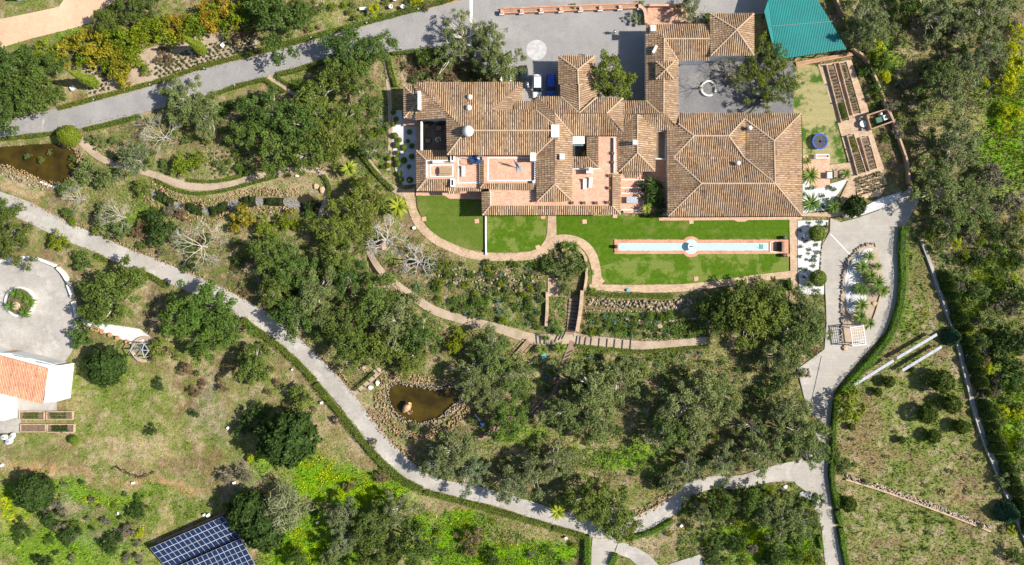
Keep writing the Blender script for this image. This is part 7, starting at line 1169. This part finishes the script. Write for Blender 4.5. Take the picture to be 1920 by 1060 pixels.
# leafy ground cover and litter under the trees and in the beds
def leafcover(name, polys, n, cols, size, label):
    P = []; C = []
    for poly, dens in polys:
        xs = [p[0] for p in poly]; ys = [p[1] for p in poly]; m = int(n * dens); px = rng.uniform(min(xs), max(xs), m); py = rng.uniform(min(ys), max(ys), m); k = inside(poly, px, py) & ~blocked(px, py) & (fbm(px, py, 16, 131) > .44); px, py = px[k], py[k]; P.append(np.stack([(px - 960) * S, (530 - py) * S, gz_at(px, py) + rng.uniform(.03, .5, len(px)) * np.clip(fbm(px, py, 16, 131) * 2.2 - .9, .1, 1)], 1))
    P = np.concatenate(P); V, F = quads(P, rng.normal(0, .5, P.shape) + np.array((0, 0, 1.)), size, .6); c = np.array(cols)[rng.integers(0, len(cols), len(P))] * rng.uniform(.6, 1.4, (len(P), 1)); o = link(name, npmesh(name, V, F, cols=np.repeat(c, 4, 0), m=MT['tuft'])); tag(o, label, 'ground cover', kind='stuff')
G_ = [(.07, .13, .025), (.10, .15, .03), (.13, .15, .05), (.09, .17, .02)]
leafcover('ground_cover', [([(800, 490), (1015, 488), (1060, 560), (1060, 625), (950, 612), (800, 562)], 1.0), ([(1095, 588), (1320, 580), (1330, 632), (1180, 636), (1090, 628)], .8), ([(640, 180), (735, 180), (735, 330), (640, 330)], .5), ([(500, 420), (820, 450), (1000, 700), (820, 720), (660, 720), (500, 600)], 2.4), ([(250, 360), (620, 400), (600, 600), (300, 500)], 1.1), ([(1090, 650), (1480, 650), (1520, 850), (1240, 900), (1000, 900), (960, 700)], 2.6), ([(780, 820), (1000, 800), (1100, 960), (850, 910)], .9), ([(1690, 0), (1920, 0), (1920, 180), (1820, 220), (1830, 440), (1920, 440), (1920, 1000), (1840, 760), (1700, 420)], 2.6), ([(480, 980), (900, 960), (1080, 1060), (480, 1060)], 1.2), ([(1270, 910), (1530, 910), (1540, 1060), (1270, 1060)], 1.2), ([(130, 240), (480, 180), (480, 340), (130, 420)], .9), ([(1570, 0), (1700, 0), (1700, 330), (1640, 200)], .8)], 9000, G_, .16, 'low leafy undergrowth of garden and woodland')
leafcover('leaf_litter', [([(500, 420), (820, 450), (1000, 700), (820, 720), (660, 720), (500, 600)], 1.5), ([(1090, 650), (1480, 650), (1520, 850), (1240, 900), (1000, 900), (960, 700)], 1.6), ([(740, 100), (970, 100), (970, 155), (745, 155)], .5), ([(1690, 0), (1920, 0), (1920, 500), (1700, 420)], 1.5), ([(60, 400), (500, 570), (480, 420), (200, 360)], .8)], 7000, [(.2, .13, .08), (.26, .18, .11), (.14, .09, .06)], .13, 'brown fallen leaves under the trees')
# leaves and soil washed over the edges of the paved surfaces
def verge(lines, n_per_m, cols, size, label, name):
    P = []
    for pts, w in lines:
        c = np.array(smooth_line(pts, 10))
        for a, b in zip(c[:-1], c[1:]):
            l = np.hypot(*(b - a)) * S; k = rng.poisson(l * n_per_m)
            if not k: continue
            d = (b - a) / (np.hypot(*(b - a)) + 1e-9); t = rng.random((k, 1)); off = np.abs(rng.normal(0, .16, k)) * rng.uniform(.3, 1.6) ; sd_ = np.where(rng.random(k) < .5, 1, -1); q = a + (b - a) * t + np.outer(sd_ * (w / 2 - off * w * .5), (-d[1], d[0])); P.append(np.column_stack([(q[:, 0] - 960) * S, (530 - q[:, 1]) * S, np.full(k, .045) + rng.uniform(0, .03, k)]))
    P = np.concatenate(P); V, F = quads(P, rng.normal(0, .25, P.shape) + np.array((0, 0, 1.)), size, .6); c = np.array(cols)[rng.integers(0, len(cols), len(P))] * rng.uniform(.6, 1.4, (len(P), 1)); o = link(name, npmesh(name, V, F, cols=np.repeat(c, 4, 0), m=MT['tuft'])); tag(o, label, 'leaf litter', kind='stuff')
verge([(lane, 33), ([(-20, 246), (75, 230), (180, 206), (300, 180), (390, 152), (480, 125), (560, 98)], 46), ([(1150, 992), (1185, 989), (1225, 970), (1265, 945), (1290, 921), (1330, 906), (1390, 904), (1470, 889)], 28), ([(1536, 900), (1545, 950), (1566, 1060)], 32), ([(768, 372), (774, 395), (786, 420), (806, 442), (838, 461), (890, 479), (960, 482), (1006, 476)], 15)], 8, [(.2, .14, .085), (.26, .19, .12), (.14, .10, .06), (.13, .14, .04)], .10, 'scattered dry leaves along the lane and path edges', 'roadside_litter')
# ------------------------------------------------------------------ labels that single out each plant by the landmark next to it
ANCH = [('beside the dirt road', 60, 60), ('beside the dirt road', 190, 40), ('above the upper driveway', 300, 70), ('above the upper driveway', 420, 45), ('above the upper driveway', 560, 40), ('on the bank above parking court', 720, 15), ('at the driveway left end', 50, 170), ('in the western planted patch', 190, 140), ('below the driveway oaks', 640, 150), ('beside the brown pond', 100, 330), ('in the upper west garden', 330, 230), ('in the upper west garden', 270, 290), ('in the wood below the driveway', 540, 240), ('in the wood below the driveway', 620, 230), ('along the villa west path', 700, 250), ('along the villa west path', 690, 330), ('below the stepped stream', 330, 420), ('below the stepped stream', 480, 420), ('above the upper lane', 170, 420), ('above the upper lane', 340, 470), ('in the wood above the lane', 540, 540), ('in the wood above the lane', 640, 470), ('in the wood above the lane', 640, 590), ('above the amphora pond', 740, 630), ('near the curved west path', 745, 420), ('near the dead grey trees', 760, 500), ('in the upper terraced bed', 930, 560), ('in the upper terraced bed', 850, 530), ('in the sunken fountain bed', 1070, 490), ('beside the shaded stair', 1040, 620), ('in the lower terraced bed', 1200, 605), ('below the stepped path', 1200, 675), ('below the stepped path', 1330, 680), ('east of the amphora pond', 930, 700), ('below the amphora pond', 850, 830), ('by the dark timber stair', 970, 790), ('in the lower middle wood', 1110, 760), ('in the lower east wood', 1300, 780), ('in the glade above the lane', 1020, 880), ('at the lane junction', 1130, 950), ('above the lane branch', 1270, 890), ('above the lane branch', 1390, 850), ('below the lane branch', 1350, 950), ('below the lane branch', 1450, 990), ('below the pool lawn path', 1400, 570), ('west of the eastern drive', 1490, 640), ('west of the eastern drive', 1460, 730), ('beside the drive junction', 1510, 810), ('on the drive island', 1620, 540), ('in the gravel beside eastern drive', 1520, 470), ('in gravel at the villa corner', 1530, 365), ('beside the turning circle', 130, 540), ('in the turning circle planter', 40, 566), ('beside the bright oak clump', 380, 600), ('near the metal gazebo', 240, 680), ('on the dry western slope', 350, 740), ('on the dry western slope', 480, 740), ('beside the annexe beds', 110, 810), ('left of the solar panels', 120, 970), ('right of the solar panels', 500, 950), ('in the yellow meadow', 650, 930), ('in the yellow meadow', 600, 1030), ('on the shady bottom bank', 760, 1010), ('below the lower lane', 920, 1020), ('in the orchard', 1700, 750), ('by the hedge beside the orchard', 1590, 790), ('on the slope above stone wall', 1700, 870), ('on the slope below stone wall', 1690, 1000), ('along the boundary strip', 1790, 600), ('along the boundary strip', 1850, 800), ('along the boundary strip', 1910, 960), ('on the lower wild hillside', 1880, 650), ('on the lower wild hillside', 1890, 780), ('on the middle wild hillside', 1850, 480), ('on the middle wild hillside', 1800, 400), ('on the upper wild hillside', 1850, 280), ('on the upper wild hillside', 1790, 230), ('in the wild top corner', 1850, 60), ('in the wild top corner', 1760, 60), ('beside the green shed', 1615, 60), ('behind the vegetable beds', 1640, 170), ('in the vegetable garden', 1600, 220), ('in the shaded courtyard', 1420, 140), ('behind the back terrace', 1290, 20), ('beside the porch roof', 1150, 150), ('beside the parking court', 900, 90), ('behind the villa', 820, 120), ('in the west gravel bed', 755, 280), ('beside the villa south terrace', 1222, 365), ('at the parking court corner', 1190, 30), ('in the stream head hollow', 580, 400), ('at the lower lane bend', 560, 780)]
AX = np.array([(a[1], a[2]) for a in ANCH], float); grp = {}
for rec in PLANTS:
    o, ph, px, py, cat, g = rec; i = int(np.argmin(((AX - (px, py)) ** 2).sum(1))); grp.setdefault((ph, '' if ' in the ' in ph else ANCH[i][0]), []).append(rec)
for (ph, an), lst in grp.items():
    lst.sort(key=lambda r: r[2])
    for j, (o, _, px, py, cat, g) in enumerate(lst):
        t = (ph + ' ' + an).strip() + ('' if len(lst) == 1 else ', ' + ordinal(j + 1) + ' from the left'); tag(o, t, cat, g or ('%ss of the estate' % o.name.split('.')[0].replace('_', ' ')))
